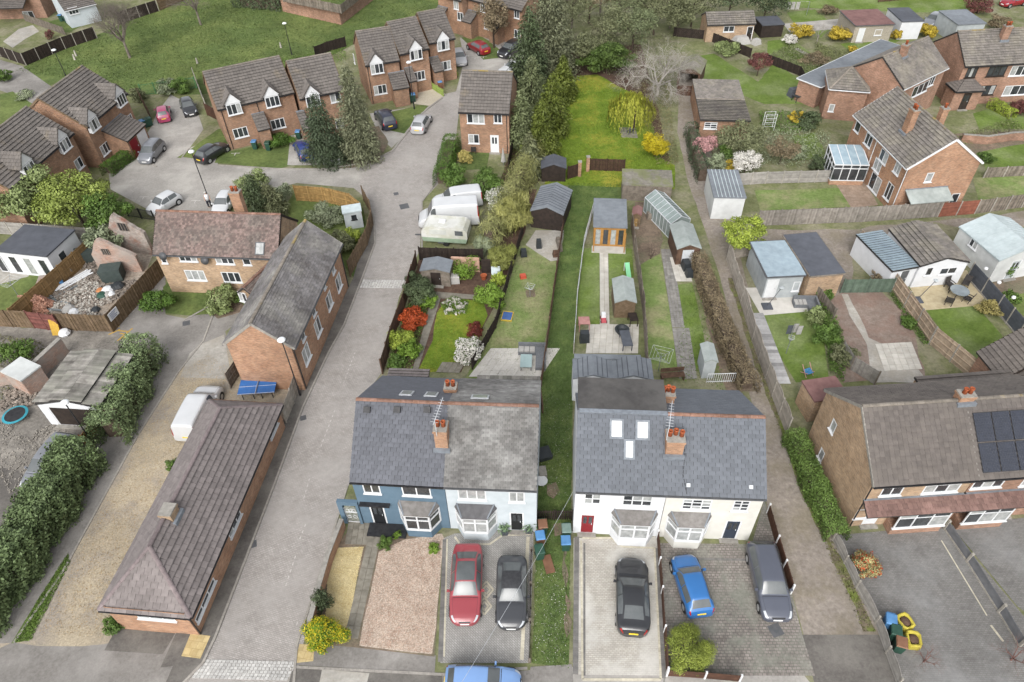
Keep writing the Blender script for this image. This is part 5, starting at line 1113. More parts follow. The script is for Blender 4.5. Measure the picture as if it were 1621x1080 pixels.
# rear box dormer with flat black roof
m = MB(); x0, x1 = .1, H.W - .02; yr = H.D / 2; yd = H.lxy(980, 599, H.zr - .02)[1]; m.box(x0, yr + .1, .1, x1, yd - .1, H.zr - .14); m.build('box_dormer', white, H.t); m = MB(); m.box(x0 - .08, yr + .06, H.zr - .14, x1 + .02, yd, H.zr - .02); m.build('dormer_flat_roof', felt_blk, H.t); m = MB(); m.bar((x0, yr - .05, H.zr - .0), (x1, yr - .05, H.zr - .0), .3, .05); m.build('flashing', lead, H.t)
H = House('cream_house', 'cream rendered house with navy door and lattice windows', (1057, 784), (1214, 790), 4.9, Rg=(1130, 658.5), pitch=37, wallm=creamw, roofm=r_new, tile=(.42, .24), ridgem=ridge_r, gutter=dgrey, tname='slate', og=.02, ov=.22, rear=(1130, 619, 4.4))
H.win('f', 1103, 799, 1.7, 1.05, 3, 3); H.win('f', 1173, 801, .95, 1.05, 2, 3); H.door('f', 1159, 836, .95, 2.05, navy_door); H.finish(); bay(H, 1088, 830, 2.5, creamw, bay_r, g=netglass, cols=2)
H.chimney_at(1066, 722, 700, 1.0, .9, 3, brick_o); H.chimney(1058, 620, 7.2, .8, .65, 3, brick_o, zb=4)
aerial('white television aerial on the wide chimney of the cream house', H, 1060, 672, 9.2)
for x, y in ((1089, 768), (1188, 771)): H.slope_box(x, y, .22, .22, .02, .16, 'roof_vent', lgrey)
MB().path([Vector(H.slope_pt(1081, 676)) + Vector((0, 0, .08)), Vector(H.slope_pt(1084, 720)) + Vector((0, 0, .08)), Vector(H.slope_pt(1081, 752)) + Vector((0, 0, .08)), Vector(H.slope_pt(1087, 784)) + Vector((0, 0, .08))], .018).build('aerial_cable', black, H.t)
# rubber roofed rear extension of the white house: two shallow gables and a flat strip
for lab, a, b, e in (('left half of the twin gabled grey rubber roof behind the white house', (907, 599), (970, 600), (909, 568)), ('right half of the twin gabled grey rubber roof behind the white house', (970, 600), (1035, 601), (970, 568))):
    H = House('rear_extension', lab, a, b, 2.5, E=e, kind='gable_y', pitch=16, wallm=whitew, roofm=felt_g, tile=None, cat='extension', ov=.05, og=.02); H.finish()
    for i in range(1, 4):
        for sg in (-1, 1): x = H.W / 2 + sg * (H.W / 2) * i / 4; z = H.zr - abs(x - H.W / 2) * H.tan + .012; MB().bar((x, 0, z), (x, H.D, z), .05, .03).build('roof_seam', felt_d, H.t)
H = House('rear_extension', 'flat grey strip roof at the far side of the twin gables', (909, 567), (1015, 569), 2.7, E=(909, 560), kind='flat', wallm=whitew, roofm=felt_g, tile=None, cat='extension', ov=.05); H.finish()
# ---- brick semi on the right
H = House('brick_semi', 'big brick semi with blank side gable and brown tiled roof', (1383, 771), (1550, 760), 4.7, Rg=(1440, 638.5), pitch=36, wallm=brick_p, roofm=r_right, tile=(.3, .33), ridgem=ridge_g, gutter=black, og=.05, verge=conc, bond=False)
for x, w_ in ((1413, 1.3), (1492, 2.2)): H.win('f', x, 776 - (x - 1413) * .06, w_, 1.1, 3 if w_ > 2 else 2, top=.3)
H.win('l', 1319, 675, .6, 1.0, 1); H.win('l', 1300, 720, .6, 1.0, 1)
H.leanto('f', .1, H.W, .95, 2.5, 3.0, pinkroof, open_=True, name='canopy'); H.win('f', 0, 0, 3.2, 1.5, 3, at=(H.W * .62, 1.55), top=.3, recess=-.75); MB().box(H.W * .62 - 1.6, -.74, 0, H.W * .62 + 1.6, 0, .75).build('bay_wall', brick_r, H.t); H.door('f', 0, 0, .9, 2.0, white, at=(H.W * .2, 0)); H.downpipe('f', .08); H.finish()
H.win('f', 0, 0, 1.0, 1.0, 1, at=(.55, 1.4)); H.chimney(1531, 622, H.zr + .5, .9, .6, 2, brick_o, zb=H.zr - 1.2)
H.slope_box(0, 0, .12, .3, .02, .5, 'roof_vent', black, at=(H.W * .22, H.D * .9, H.ze + .5)) if False else None
H2 = House('brick_semi', 'brick semi with black solar panels on its front roof', (1550, 760), (1735, 747), 4.7, Rg=(1610, 627), pitch=36, wallm=brick_r, roofm=r_right, tile=(.3, .33), ridgem=ridge_g, gutter=black, og=.02, bond=False)
for x, w_ in ((1566, 1.9), (1640, 1.6)): H2.win('f', x, 764 - (x - 1560) * .05, w_, 1.1, 3, top=.3)
H2.leanto('f', 0, H2.W, .95, 2.5, 3.0, pinkroof, open_=True, name='canopy'); H2.win('f', 0, 0, 2.8, 1.5, 3, at=(1.7, 1.55), top=.3, recess=-.75); MB().box(.3, -.74, 0, 3.1, 0, .75).build('bay_wall', brick_r, H2.t); H2.door('f', 0, 0, .9, 2.0, white, at=(3.6, 0)); H2.finish()
for i in range(5):
    for j in range(2):
        cs = 1 / math.sqrt(1 + H2.tan ** 2); s_ = 1.25 + j * 1.78; H2.slope_box(0, 0, 1.08, 1.72, .09, .13, 'solar_panel', black, solar, 'cell_sheet', at=(.75 + i * 1.12, s_ * cs - H2.ov, H2.ze + s_ * cs * H2.tan), b=.025)
H = House('rear_extension', 'flat pinkish metal roof lean-to behind the big brick semi', (1290, 636), (1345, 628), 2.3, E=(1258, 604), kind='flat', wallm=brick_p, roofm=felt_red, tile=None, cat='extension', ov=.05); H.finish()
H = House('rear_extension', 'single storey grey roofed extension behind the brick semis', (1470, 632), (1660, 617), 2.9, E=(1452, 597), kind='mono', rise=.05, wallm=brick_p, roofm=r_right, tile=(.3, .33), cat='extension', ov=.08); H.finish()
H = House('brick_house', 'brick gable of a house cut by the right edge behind the gardens', (1584, 603), (1690, 592), 2.4, D=2.4, kind='gable_y', pitch=40, wallm=brick_r, roofm=r_right, tile=(.3, .33), verge=wood_d); H.finish()
# ---- houses top right
H = House('brick_semi', 'orange brick semi with conservatory and tall chimney top right', (1351, 182), (1436, 268), 4.9, Rg=(1473, 184), pitch=36, wallm=brick_o, roofm=r_tr, tile=(.3, .33), ridgem=ridge_g, gutter=white, verge=white, bond=False); HC = H
for x, y, w_, c in ((1358, 200, 1.0, 1), (1375, 222, 1.3, 2), (1399, 248, 1.4, 2), (1421, 266, 1.0, 2), (1389, 262, 1.3, 2), (1385, 290, 1.9, 2), (1407, 303, 1.1, 2)): H.win('f', x, y, w_, 1.2 if y < 275 else 1.7, c)
H.win('r', 1471, 281, .7, 1.0, 1); H.win('r', 1511, 314, .8, 1.1, 1); H.downpipe('f', H.W * .45, white); H.downpipe('f', H.W - .1, white); H.finish(); H.chimney(1449, 172, H.zr + .9, .8, .6, 2, brick_o, zb=H.ze + .6); H.chimney(1497, 170, H.zr + .3, .6, .6, 1, brick_o, zb=H.ze)
a0, _ = H.loc(1425, 312, 'r'); H.leanto('r', .6, 4.6, 1.5, 2.0, 2.6, felt_green, open_=True, name='glazed_leanto', tile=False)
H = House('brick_semi', 'brick house with faceted hipped extension at the top right', (1431, 142), (1502, 107.5), 4.8, Rg=(1425, 78), pitch=35, wallm=brick_r, roofm=r_tr, tile=(.3, .33), ridgem=ridge_g, gutter=white, bond=False)
H.win('f', 1457, 141, 3.2, 1.3, 3); H.win('f', 1475, 128, 1.2, 1.2, 2); H.finish(); H.chimney(1435, 70, H.zr + .8, .7, .6, 1, brick_r, zb=H.ze + 1)
H = House('hipped_extension', 'brick extension with faceted grey tiled hipped roof', (1313, 141), (1377, 146), 3.7, D=4.6, pitch=32, kind='hip', wallm=brick_r, roofm=r_tr, tile=(.3, .33), ridgem=ridge_g, gutter=white, cat='extension'); H.win('f', 1300, 178, .6, .9, 1, at=(.8, 1.4)); H.finish()
H = House('rear_extension', 'long flat grey roof behind the faceted extension', (1300, 138), (1432, 74), 2.7, D=2.8, kind='flat', wallm=brick_r, roofm=felt_g, tile=None, cat='extension', gutter=white); H.finish()
H = House('brick_semi', 'brick semi with dark hipped porch cut by the right edge', (1528, 106), (1690, 97), 4.8, Rg=(1570, 47), pitch=35, wallm=brick_r, roofm=r_tr, tile=(.3, .33), ridgem=ridge_g, gutter=black, bond=False)
for x, y, w_, fr in ((1538, 115, 1.3, wood_d), (1578, 113, 2.2, wood_d), (1614, 112, 2.2, white), (1562, 143, 2.0, wood_d), (1607, 143, 2.8, white)): H.win('f', x, y, w_, 1.2, 3, fr=fr)
H.finish(); H.chimney(1597, 40, H.zr + .8, .8, .6, 2, brick_r, zb=H.zr - 1)
H = House('porch', 'brick porch with dark tiled hip roof and open front', (1514, 146), (1560, 144), 2.4, D=1.9, kind='hip', pitch=38, wallm=brick_r, roofm=r_right, tile=(.3, .3), cat='porch', gutter=black); H.door('f', 0, 0, .95, 2.0, wood_d, fr=wood_d, at=(H.W * .5, 0)); H.finish()
# conservatory
def conservatory(label, A, B, E, z, rise, mat=white):
    a, b, e = G(*A, z), G(*B, z), G(*E, z); u = b - a; u.z = 0; Wc = u.length; u.normalize(); v = Vector((-u.y, u.x, 0)); Dc = abs((e - a).dot(v)); t = thing('conservatory', label, 'conservatory', (a.x, a.y, 0), math.atan2(u.y, u.x)); m = MB()
    m.box(0, 0, 0, Wc, Dc, .5); m.build('dwarf_wall', brick_o, t); fr = MB(); n = max(2, round(Wc / .8)); k = max(2, round(Dc / .8))
    for i in range(n + 1):
        x = Wc * i / n; fr.bar((x, 0, .5), (x, 0, z), .07, .07, Vector((1, 0, 0))); fr.bar((x, 0, z), (x, Dc, z + rise), .07, .07)
    for j in range(k + 1):
        for x in (0, Wc): fr.bar((x, Dc * j / k, .5), (x, Dc * j / k, z + rise * j / k), .07, .07, Vector((1, 0, 0)))
    for q in ((0, 0, z), (0, 0, .54), (0, 0, 1.9)): fr.bar((0, 0, q[2]), (Wc, 0, q[2]), .08, .08); [fr.bar((x, 0, q[2]), (x, Dc, q[2] if q[2] < z else z + rise), .08, .08) for x in (0, Wc)]
    fr.build('frame', mat, t); cg = M('conservatory_glass', '#a9bcc6', '#94a9b5', 1.5, .08, spec=.6, stain=.1)
    for i in range(n): MB().quad((Wc * i / n + .04, .02, z + .02), (Wc * (i + 1) / n - .04, .02, z + .02), (Wc * (i + 1) / n - .04, Dc, z + rise + .02), (Wc * i / n + .04, Dc, z + rise + .02)).build('roof_pane', cg, t); MB().quad((Wc * i / n + .04, 0.01, .55), (Wc * (i + 1) / n - .04, 0.01, .55), (Wc * (i + 1) / n - .04, .01, z - .05), (Wc * i / n + .04, .01, z - .05)).build('pane', glass, t)
    for x in (.01, Wc - .01): MB().poly([(x, 0, .55), (x, Dc, .55), (x, Dc, z + rise - .05), (x, 0, z - .05)]).build('pane', glass, t)
conservatory('white framed conservatory against the orange brick semi', (1322, 261), (1376, 262), (1325, 236), 2.3, .5)
# ---- garages and outbuildings
def shed(label, name, A, B, E, ze, kind, wm, rm, pitch=18, door=None, tile=None, rise=.0, cat='shed', seams=0, ov=.1, gut=None, verge=None, fin=True, seamm=None):
    H_ = House(name, label, A, B, ze, E=E, kind=kind, pitch=pitch, wallm=wm, roofm=rm, tile=tile, rise=rise, cat=cat, ov=ov, og=.08, gutter=gut, verge=verge)
    if door: H_.door('f', 0, 0, min(door[0], H_.W - .3), min(door[1], H_.hw - .2), door[2], fr=door[3] if len(door) > 3 else wm, glz=False, at=(H_.W * (door[4] if len(door) > 4 else .5), 0))
    if fin: H_.finish()
    if seams:
        m = MB()
        for i in range(1, seams):
            if kind in ('flat', 'mono'): x = H_.W * i / seams; dz = rise * (H_.D + 2 * ov) / H_.D if kind == 'mono' else 0; m.bar((x, -ov, ze + .015), (x, H_.D + ov, ze + dz + .015), .06, .03)
            else:
                y = H_.D * i / seams; c = H_.W / 2; zr = H_.zr; [m.bar((q, y, ze + .015), (c, y, zr + .015), .06, .03) for q in (-.06, H_.W + .06)]
        m.build('roof_seams', seamm or rm, H_.t, kind='stuff')
    return H_
shed('white clad garage with grey corrugated roof by the back lane', 'garage', (1130, 312), (1182, 313), (1117, 268), 2.5, 'flat', clad_w, felt_g, cat='garage', seams=8, seamm=felt_white, ov=.05)
H = shed('pebbledash garage with pale blue sheet roof behind the white patio', 'garage', (1215, 438), (1276, 435), (1188, 383), 2.5, 'flat', greyw, felt_b, cat='garage', door=(1.0, 2.0, white, white, .2), gut=dgrey)
H.win('f', 0, 0, .6, 1.0, 1, at=(H.W * .88, 1.2))
shed('brick garage with flat dark felt roof beside the blue sheet roof', 'garage', (1283, 437), (1339, 432), (1248, 371), 2.6, 'flat', brick_p, felt_d, cat='garage', gut=wood_g)
H = shed('white rendered outbuilding with grey tiled gable roof and patio', 'outbuilding', (1457, 422), (1536, 415), (1411, 362), 2.4, 'gable_y', whitew, r_tr, pitch=17, cat='outbuilding', tile=(.36, .4), fin=False); H.win('f', 1501, 429, 1.5, .7, 2); H.win('f', 1471, 430, .6, .9, 1); H.finish()
shed('lean-to with blue slate roof on the white outbuilding', 'lean_to', (1413, 430), (1456, 422.5), (1368, 369), 2.2, 'flat', whitew, felt_b, cat='lean-to', door=(.9, 1.9, dgrey, white, .6), tile=(.4, .3))
H = shed('white metal garage with pale ribbed roof cut by the right edge', 'garage', (1583, 413), (1668, 398), (1526, 357), 2.5, 'gable_y', clad_w, felt_white, pitch=20, cat='garage', seams=11, fin=False); H.win('l', 1542, 386, .9, .8, 2); H.door('f', 0, 0, 1.0, 2.0, greyw, at=(H.W * .4, 0)); H.finish()
H = House('garage', 'brick garage with grey tiled roof at the top by dark trees', (1120, 40.5), (1197, 38), 2.4, Rg=(1155, 18), pitch=28, wallm=brick_p, roofm=r_tr, tile=(.34, .36), cat='garage', bond=False); H.win('f', 1154, 46, 1.5, .8, 2); H.door('f', 1187, 50, .9, 1.9, wood_d); H.finish()
H = shed('pebbledash garage with red felt roof between yellow shrubs', 'garage', (1355, 40.5), (1417, 38), (1330, 16.5), 2.4, 'flat', pebble, felt_red, cat='garage', door=(.9, 1.9, white, white, .2), gut=dgrey); H.win('f', 0, 0, 1.0, .8, 1, at=(H.W * .65, 1.3))
shed('white garage with dark flat roof beside the red felt roof', 'garage', (1428.5, 34), (1464, 33), (1403, 12.6), 2.5, 'flat', whitew, felt_d, cat='garage')
shed('grey garage with blue grey flat roof near the top right', 'garage', (1517, 39), (1562.5, 36.7), (1490, 16.5), 2.5, 'flat', greyw, felt_g, cat='garage')
H = House('garage_block', 'pair of back to back garages with grey and brown tiled slopes', (1108.5, 190), (1189, 192), 2.4, Rg=(1150, 159), E=(1124, 127), wallm=brick_e, roofm=r_tr, tile=(.34, .36), ridgem=ridge_g, cat='garage'); H.win('f', 1125, 199, 1.4, .8, 2, 3); H.finish()
H = shed('open fronted dark timber shed beside the pale bare tree', 'open_shed', (1073, 112), (1110, 117), (1060, 88), 2.1, 'gable_y', wood_b, felt_moss, pitch=25, fin=False); H.open['f'].append((.25, .05, H.W - .25, 1.9)); H.finish()
H = shed('white garden room with dark flat roof and glazed doors', 'garden_room', (-10, 397), (73, 406), (125, 364), 2.6, 'flat', whitew, felt_d, cat='outbuilding', fin=False)
for i in range(4): H.win('f', 0, 0, .8, 1.9, 1, at=(H.W - .9 - i * 1.5, 1.1), sill=False)
H.win('r', 0, 0, .9, 1.0, 1, at=(1.5, 1.4)); H.finish()
shed('old workshop with streaky corrugated asbestos roof and dark doors', 'workshop', (54, 640), (158, 646), (116, 559), 2.4, 'gable_y', whitew, r_asb, pitch=14, cat='workshop', door=(4.0, 2.0, wood_d, white, .55), tile=(.22, 1.3))
shed('low brick store with plain white sheet roof at the left edge', 'store', (0, 588), (32, 603), (54, 574), 1.9, 'flat', brick_old, M('sheet_plain_white', '#cfd2d0', '#c2c5c3', 2, .7), cat='outbuilding', ov=.05)
# garden sheds
shed('weathered timber shed with blue grey felt roof in the outlined garden', 'garden_shed', (664, 428), (712, 430.6), (667, 409), 1.75, 'gable_y', wood_g, felt_g, pitch=14, door=(1.1, 1.6, wood_d))
shed('black painted shed with ribbed grey roof below the conifers', 'garden_shed', (839, 333), (892, 340), (852, 294), 2.0, 'gable_y', wood_d, felt_g, pitch=22, seams=10, seamm=felt_d)
H = House('summerhouse', 'honey timber summerhouse with grey flat roof and glazed front', (939, 358.5), (993.5, 360.5), 2.35, E=(942, 313.5), kind='flat', wallm=oak, roofm=felt_g, tile=None, cat='summerhouse', ov=.15, og=.1)
for i in range(4): H.win('f', 0, 0, .6, 1.8, 1, fr=oak, g=glass if i % 2 else netglass, at=(H.W * (.14 + .24 * i), 1.1), sill=False)
H.finish(); MB().box(-.1, -1.0, .0, H.W + .1, -.02, .1).build('deck', slab_w, H.t); [MB().box(x, -.9, .1, x + .09, -.81, 2.2).build('veranda_post', oak, H.t) for x in (0, H.W - .09)]
shed('grey felt roofed timber shed at the patio edge of the white house garden', 'garden_shed', (973, 478.6), (1008.6, 478.6), (973, 441), 1.8, 'gable_y', wood_m, felt_green, pitch=22)
shed('brown shed with pale green felt roof behind the glass greenhouse', 'garden_shed', (1072, 394), (1111, 392.6), (1062, 356), 1.9, 'gable_y', wood_b, felt_green, pitch=24, door=(1.2, 1.7, lgrey))
shed('pale grey roofed shed in the narrow garden by the brown hedge', 'garden_shed', (1115, 573), (1137.6, 573), (1107, 544), 1.9, 'gable_y', greyw, felt_green, pitch=26)
shed('mossy felt roofed open shed at the end of the outlined lawn', 'garden_shed', (985, 292), (1066, 295), (986, 267), 1.9, 'flat', wood_g, felt_moss, seams=5)
shed('small dark felt shed under the conifers in the outlined garden', 'garden_shed', (856, 266), (897, 266), (862, 250), 1.7, 'gable_y', wood_d, felt_d, pitch=20)
H = shed('small white plastic shed beside the curved fence', 'garden_shed', (541.6, 338), (572.5, 333), (540, 326), 2.0, 'flat', greyw, felt_white, fin=False); H.win('f', 0, 0, .5, .5, 1, at=(H.W * .55, 1.3), fr=black, g=glass); H.finish()
shed('tiny timber playhouse beside the summerhouse', 'playhouse', (1000, 339.5), (1016, 341), (1001, 327), 1.5, 'gable_y', wood_m, felt_red, pitch=28, cat='playhouse', door=(.6, 1.0, wood_n))
shed('dark felt roofed shed at the top by the washing line', 'garden_shed', (1207, 40), (1243, 38), (1205, 26), 1.8, 'flat', wood_d, felt_d)
# glass greenhouse
a, b, e = G(1062, 355, 1.6), G(1093, 347, 1.6), G(1052, 305, 1.6); u = (b - a); Wg = u.length; u.normalize(); v = Vector((-u.y, u.x, 0)); Dg = abs((e - a).dot(v)); t = thing('greenhouse', 'long glass greenhouse with white glazing bars by the back lane', 'greenhouse', (a.x, a.y, 0), math.atan2(u.y, u.x)); fr = MB(); gg = M('greenhouse_glass', '#919d9b', '#7f8b88', 1.5, .1, spec=.6, stain=.2); n = 8
for j in range(n + 1):
    y = Dg * j / n; [fr.bar(p, q, .04, .04, Vector((0, 1, 0))) for p, q in (((0, y, 0), (0, y, 1.6)), ((Wg, y, 0), (Wg, y, 1.6)), ((0, y, 1.6), (Wg / 2, y, 2.2)), ((Wg, y, 1.6), (Wg / 2, y, 2.2)))]
[fr.bar((x, 0, z), (x, Dg, z), .07, .07) for x, z in ((0, 1.6), (Wg, 1.6), (Wg / 2, 2.2), (0, .05), (Wg, .05))]; fr.build('frame', lgrey, t)
for j in range(n):
    y0, y1 = Dg * j / n + .03, Dg * (j + 1) / n - .03
    for x in (0, Wg): MB().quad((x, y0, 1.62), (x, y1, 1.62), (Wg / 2, y1, 2.22), (Wg / 2, y0, 2.22)).build('pane', gg, t); MB().quad((x, y0, .05), (x, y1, .05), (x, y1, 1.55), (x, y0, 1.55)).build('pane', gg, t)
MB().poly([(0, 0.01, .05), (Wg, 0.01, .05), (Wg, .01, 1.58), (Wg / 2, .01, 2.15), (0, .01, 1.58)]).build('pane', gg, t)
# derelict gable walls
def ruin(label, base, apex, hz, mat, th=.35, win=None):
    p, q = G(*base[0]), G(*base[1]); u = (q - p); L = u.length; t = thing('ruined_gable', label, 'ruin', p, math.atan2(u.y, u.x)); hs, ha, af = hz; pr = [(0, 0), (L, 0), (L, hs)]
    for i in range(1, 12): f = 1 - i / 12; zz = ha - (ha - hs) * abs(f - af) / (af if f < af else 1 - af); pr.append((L * f, zz + rnd.uniform(-.1, .06)))
    pr.append((0, hs)); n = len(pr); m = MB(); m.add([(x, 0, z) for x, z in pr] + [(x, th, z) for x, z in pr], [tuple(range(n)), tuple(range(2 * n - 1, n - 1, -1))] + [((i + 1) % n, i, n + i, n + (i + 1) % n) for i in range(n)]); m.build('brickwork', mat, t)
    if win: x0, x1, z0, z1 = win; fr = MB(); fr.box(L * x0, -.05, z0, L * x1, -.003, z1); w_ = fr.build('window_opening', black, t); fr = MB(); [fr.box(L * (x0 + (x1 - x0) * i / 3) - .04, -.09, z0, L * (x0 + (x1 - x0) * i / 3) + .04, -.051, z1) for i in range(4)]; fr.build('frame', wood_g, w_)
brick_white = M('brick_limewashed', '#b5aca4', '#96897f', 2, .95, brick=(.225, .075, .012, '#a39a92', 0), c='#9a7262', cscale=.7)
ruin('limewashed brick gable of a ruined barn with slatted window', ((188, 398), (243, 404)), None, (2.5, 4.4, .3), brick_white, win=(.38, .62, 2.6, 3.4))
ruin('broken red brick gable wall standing over the rubble', ((158, 428), (226, 431)), None, (1.8, 3.7, .28), brick_old, win=(.3, .45, 1.9, 2.5))
# ================================================================ VEHICLES
def carp(label, typ, nose, tail, col, L, Wd, **k):
    a, b = G(*nose, .7), G(*tail, .7); c = (a + b) / 2; d = a - b
    o = car(label, typ, 0, 0, math.degrees(math.atan2(d.y, d.x)), col, L, Wd, **k); o.location = (c.x, c.y, k.get('z0', .012)); return o
P_red = paint('red', '#9c4048'); P_blk = paint('black', (.02, .021, .024)); P_gry = paint('graphite', (.035, .037, .042)); P_lbl = paint('pale_blue', '#7fa3d6'); P_blu = paint('azure', '#2f6fb0'); P_nvy = paint('navy', (.02, .024, .045)); P_sil = paint('silver', '#b9babd'); P_mid = paint('mid_grey', '#7d8086'); P_wht = paint('white', (.5, .51, .52)); P_pnk = paint('raspberry', '#b0436b'); P_ryl = paint('royal_blue', (.015, .035, .16)); P_crm = paint('crimson', '#93202c'); P_est = paint('slate_grey', '#565a66')
soft = M('soft_top_fabric', (.03, .031, .034), (.045, .046, .05), 6, .8, stain=.1)
carp('metallic red saloon with dark glass roof on the grey block drive', 'saloon', (735, 985), (741, 862), P_red, 4.9, 1.87, sunroof=True)
carp('dark grey coupe with soft top beside the red saloon', 'coupe', (809, 988), (811, 884), P_gry, 4.4, 1.82, roofm=soft)
carp('pale blue hatchback cut by the bottom edge', 'hatch', (824, 1083), (704, 1079), P_lbl, 4.1, 1.74)
carp('black fastback coupe on the cream block drive', 'coupe', (1000, 884), (1003, 1000), P_blk, 4.7, 1.92)
carp('small bright blue hatchback on the old cobbled drive', 'hatch', (1083, 886), (1108, 962), P_blu, 3.75, 1.66)
carp('slate grey estate car parked against the brown fence', 'estate', (1232, 973), (1205, 864), P_est, 4.75, 1.84)
carp('white van tucked behind the plum roofed building', 'smallvan', (332, 616), (297, 686), P_wht, 4.9, 1.95, name='parked_van', cat='van')
carp('silver grey people carrier behind the tall left hedge', 'mpv', (46, 772), (112, 690), P_mid, 4.6, 1.82)
carp('white hatchback in the cul-de-sac behind the ruined barn', 'hatch', (240, 332), (276, 310), P_wht, 3.6, 1.65, hi=False)
carp('white small car half hidden by the cottage chimney', 'hatch', (345, 336), (362, 306), P_wht, 3.7, 1.66, hi=False)
carp('grey hatchback outside the house with the red door', 'mpv', (226, 254), (252, 225), P_mid, 3.9, 1.7, hi=False)
carp('black hatchback beside the curved lawn in the cul-de-sac', 'hatch', (352, 228), (318, 250), P_blk, 4.2, 1.76, hi=False)
carp('raspberry pink small car seen from behind', 'hatch', (257, 168), (259, 188), P_pnk, 3.5, 1.6, hi=False)
carp('black compact car facing out beside the pink car', 'hatch', (303, 180), (293, 157), P_blk, 3.8, 1.68, hi=False)
carp('royal blue car on the drive by the cone conifer', 'hatch', (474, 222), (487, 249), P_ryl, 4.1, 1.76, hi=False)
carp('navy four by four on the drive of the stepped row', 'suv', (602, 175), (618, 199), P_nvy, 4.3, 1.84, hi=False)
carp('silver hatchback half on the kerb by the lamp post', 'hatch', (673, 181), (660, 205), P_sil, 4.1, 1.76, hi=False)
carp('crimson hatchback in the upper parking court', 'hatch', (747, 68), (767, 79), P_crm, 4.0, 1.74, hi=False)
carp('silver car parked beside the end house of the stepped row', 'hatch', (731, 100), (724, 80), P_sil, 4.0, 1.74, hi=False)
carp('dark four by four in the parking court by the conifers', 'suv', (797, 84), (820, 71), P_blk, 4.4, 1.84, hi=False)
carp('white saloon in the parking court by the conifers', 'saloon', (797, 112), (828, 100), P_wht, 4.5, 1.8, hi=False)
carp('dark hatchback at the near end of the parking court', 'hatch', (800, 131), (830, 121), P_gry, 4.2, 1.76, hi=False)
carp('bright red car at the top right edge', 'hatch', (1588, 4), (1622, -2), P_crm, 4.1, 1.74, hi=False)
carp('pale blue grey car between the flat roofed garages', 'hatch', (1468, 38), (1486, 24), P_mid, 4.1, 1.74, hi=False)
carp('large white panel van with a tall roof in the lay-by', 'van', (668, 346), (753, 341), P_wht, 5.9, 2.0, name='parked_van', cat='van')
carp('smaller white van behind the tall panel van', 'smallvan', (692, 320), (756, 312), P_wht, 4.9, 1.92, name='parked_van', cat='van')
# caravan
a, b = G(669, 388), G(741, 393); u = (b - a).normalized(); t = thing('caravan', 'old cream caravan with green lower band and mossy roof', 'caravan', a, math.atan2(u.y, u.x))
L, Wc = (b - a).length, 1.95; prof = [(.12, .55), (0, 1.0), (.05, 1.6), (.35, 2.0), (.7, 2.14), (L - .7, 2.14), (L - .35, 2.05), (L - .02, 1.7), (L, 1.0), (L - .15, .55)]
def slab_prof(pr, y0, y1, nm, mt, par): n = len(pr); return MB().add([(x, y0, z) for x, z in pr] + [(x, y1, z) for x, z in pr], [tuple(range(n - 1, -1, -1)), tuple(range(n, 2 * n))] + [(i, (i + 1) % n, n + (i + 1) % n, n + i) for i in range(n)]).build(nm, mt, par)
slab_prof(prof, 0, Wc, 'body', M('caravan_cream', '#dadad5', '#d0d0ca', 2, .5, c='#c3c3b4', cscale=.8), t); slab_prof([(.13, .5), (.02, .95), (L - .02, .95), (L - .16, .5)], -.012, Wc + .012, 'green_band', M('caravan_green', '#9fb29a', '#8da18a', 2, .5), t)
MB().box(L - 1.15, -.025, 1.35, L - .4, .0, 1.85).build('window', carglass, t); MB().box(.8, -.02, 1.35, 2.4, .0, 1.85).build('window', M('caravan_blind', '#d0d2cc', '#c4c6c0', 2, .2), t); MB().box(1.6, .7, 2.14, 2.2, 1.2, 2.25).build('roof_hatch', white, t)
for y in (.0, Wc - .2): o = MB().tube((L * .52, y + .02, .3), (L * .52, y + .18, .3), .3, .3, 16).build('wheel', rubber, t)
MB().bar((-.9, Wc / 2, .45), (.3, Wc / 2, .5), .1, .1).build('tow_bar', dgrey, t); MB().box(L * .35, -.03, .35, L * .48, .1, .5).build('step', dgrey, t)
# ================================================================ FENCES, WALLS
pale_f = M('fence_pale', '#b7afa4', '#a1998e', 3, .9, .2, 50, tone=.15); grey_f = M('fence_grey', '#a39f99', '#8b8781', 3, .9, .2, 50, tone=.18); brown_f = M('fence_chestnut', '#5f4334', '#4d352a', 3, .85, .2, 50, tone=.2); redb_f = M('fence_redbrown', '#96604e', '#7d4d3e', 3, .85, .2, 50, tone=.15); green_f = M('fence_green', '#68786a', '#566658', 3, .9, tone=.2); slate_f = M('fence_slate', '#5c6068', '#50545b', 3, .7, tone=.1); lime_f = M('fence_lime', '#9db05f', '#8a9e50', 3, .8, tone=.1); green_m = M('steel_green', '#4f8058', '#427049', 3, .6); brown_d = M('fence_darkbrown', '#4b382d', '#3a2a21', 3, .85, .2, 50, tone=.25)
fence('tall timber fence round the rubble yard carrying a white sign', '76,496 165,499 250,409', 1.9, 'close', wood_m, top=True)
fence('newer amber timber fence between the rubble yard and garden room', '136,380 12,489', 1.9, 'close', M('wood_amber', '#a5875f', '#8c7049', 3, .9, tone=.25), top=True)
fence('weathered fence running left from the red slatted gate', '-30,490 37,493', 1.9, 'close', wood_m, top=True)
fence('red slatted timber gate leaning open at the rubble yard', '38,493 82,499', 1.9, 'lap', M('gate_red', '#8a5a52', '#714640', 3, .9, tone=.3), top=True, name='timber_gate', cat='gate', bay=1.5)
fence('pale rail topped fence behind the garden room', '-20,350 142,361', 1.5, 'lap', grey_f, concpost, top=True)
fence('black railings behind the limewashed ruin', '204,343 246,350', 1.2, 'rail', black)
fence('new yellow timber fence seen from its framed back', '464,294 509,297 520,299 552,307 568,320', 1.8, 'back', wood_n, top=True)
fence('curved weathered fence along the side road kerb', '576,318 588,340 591,358 582,389 555,438', 1.75, 'close', wood_m)
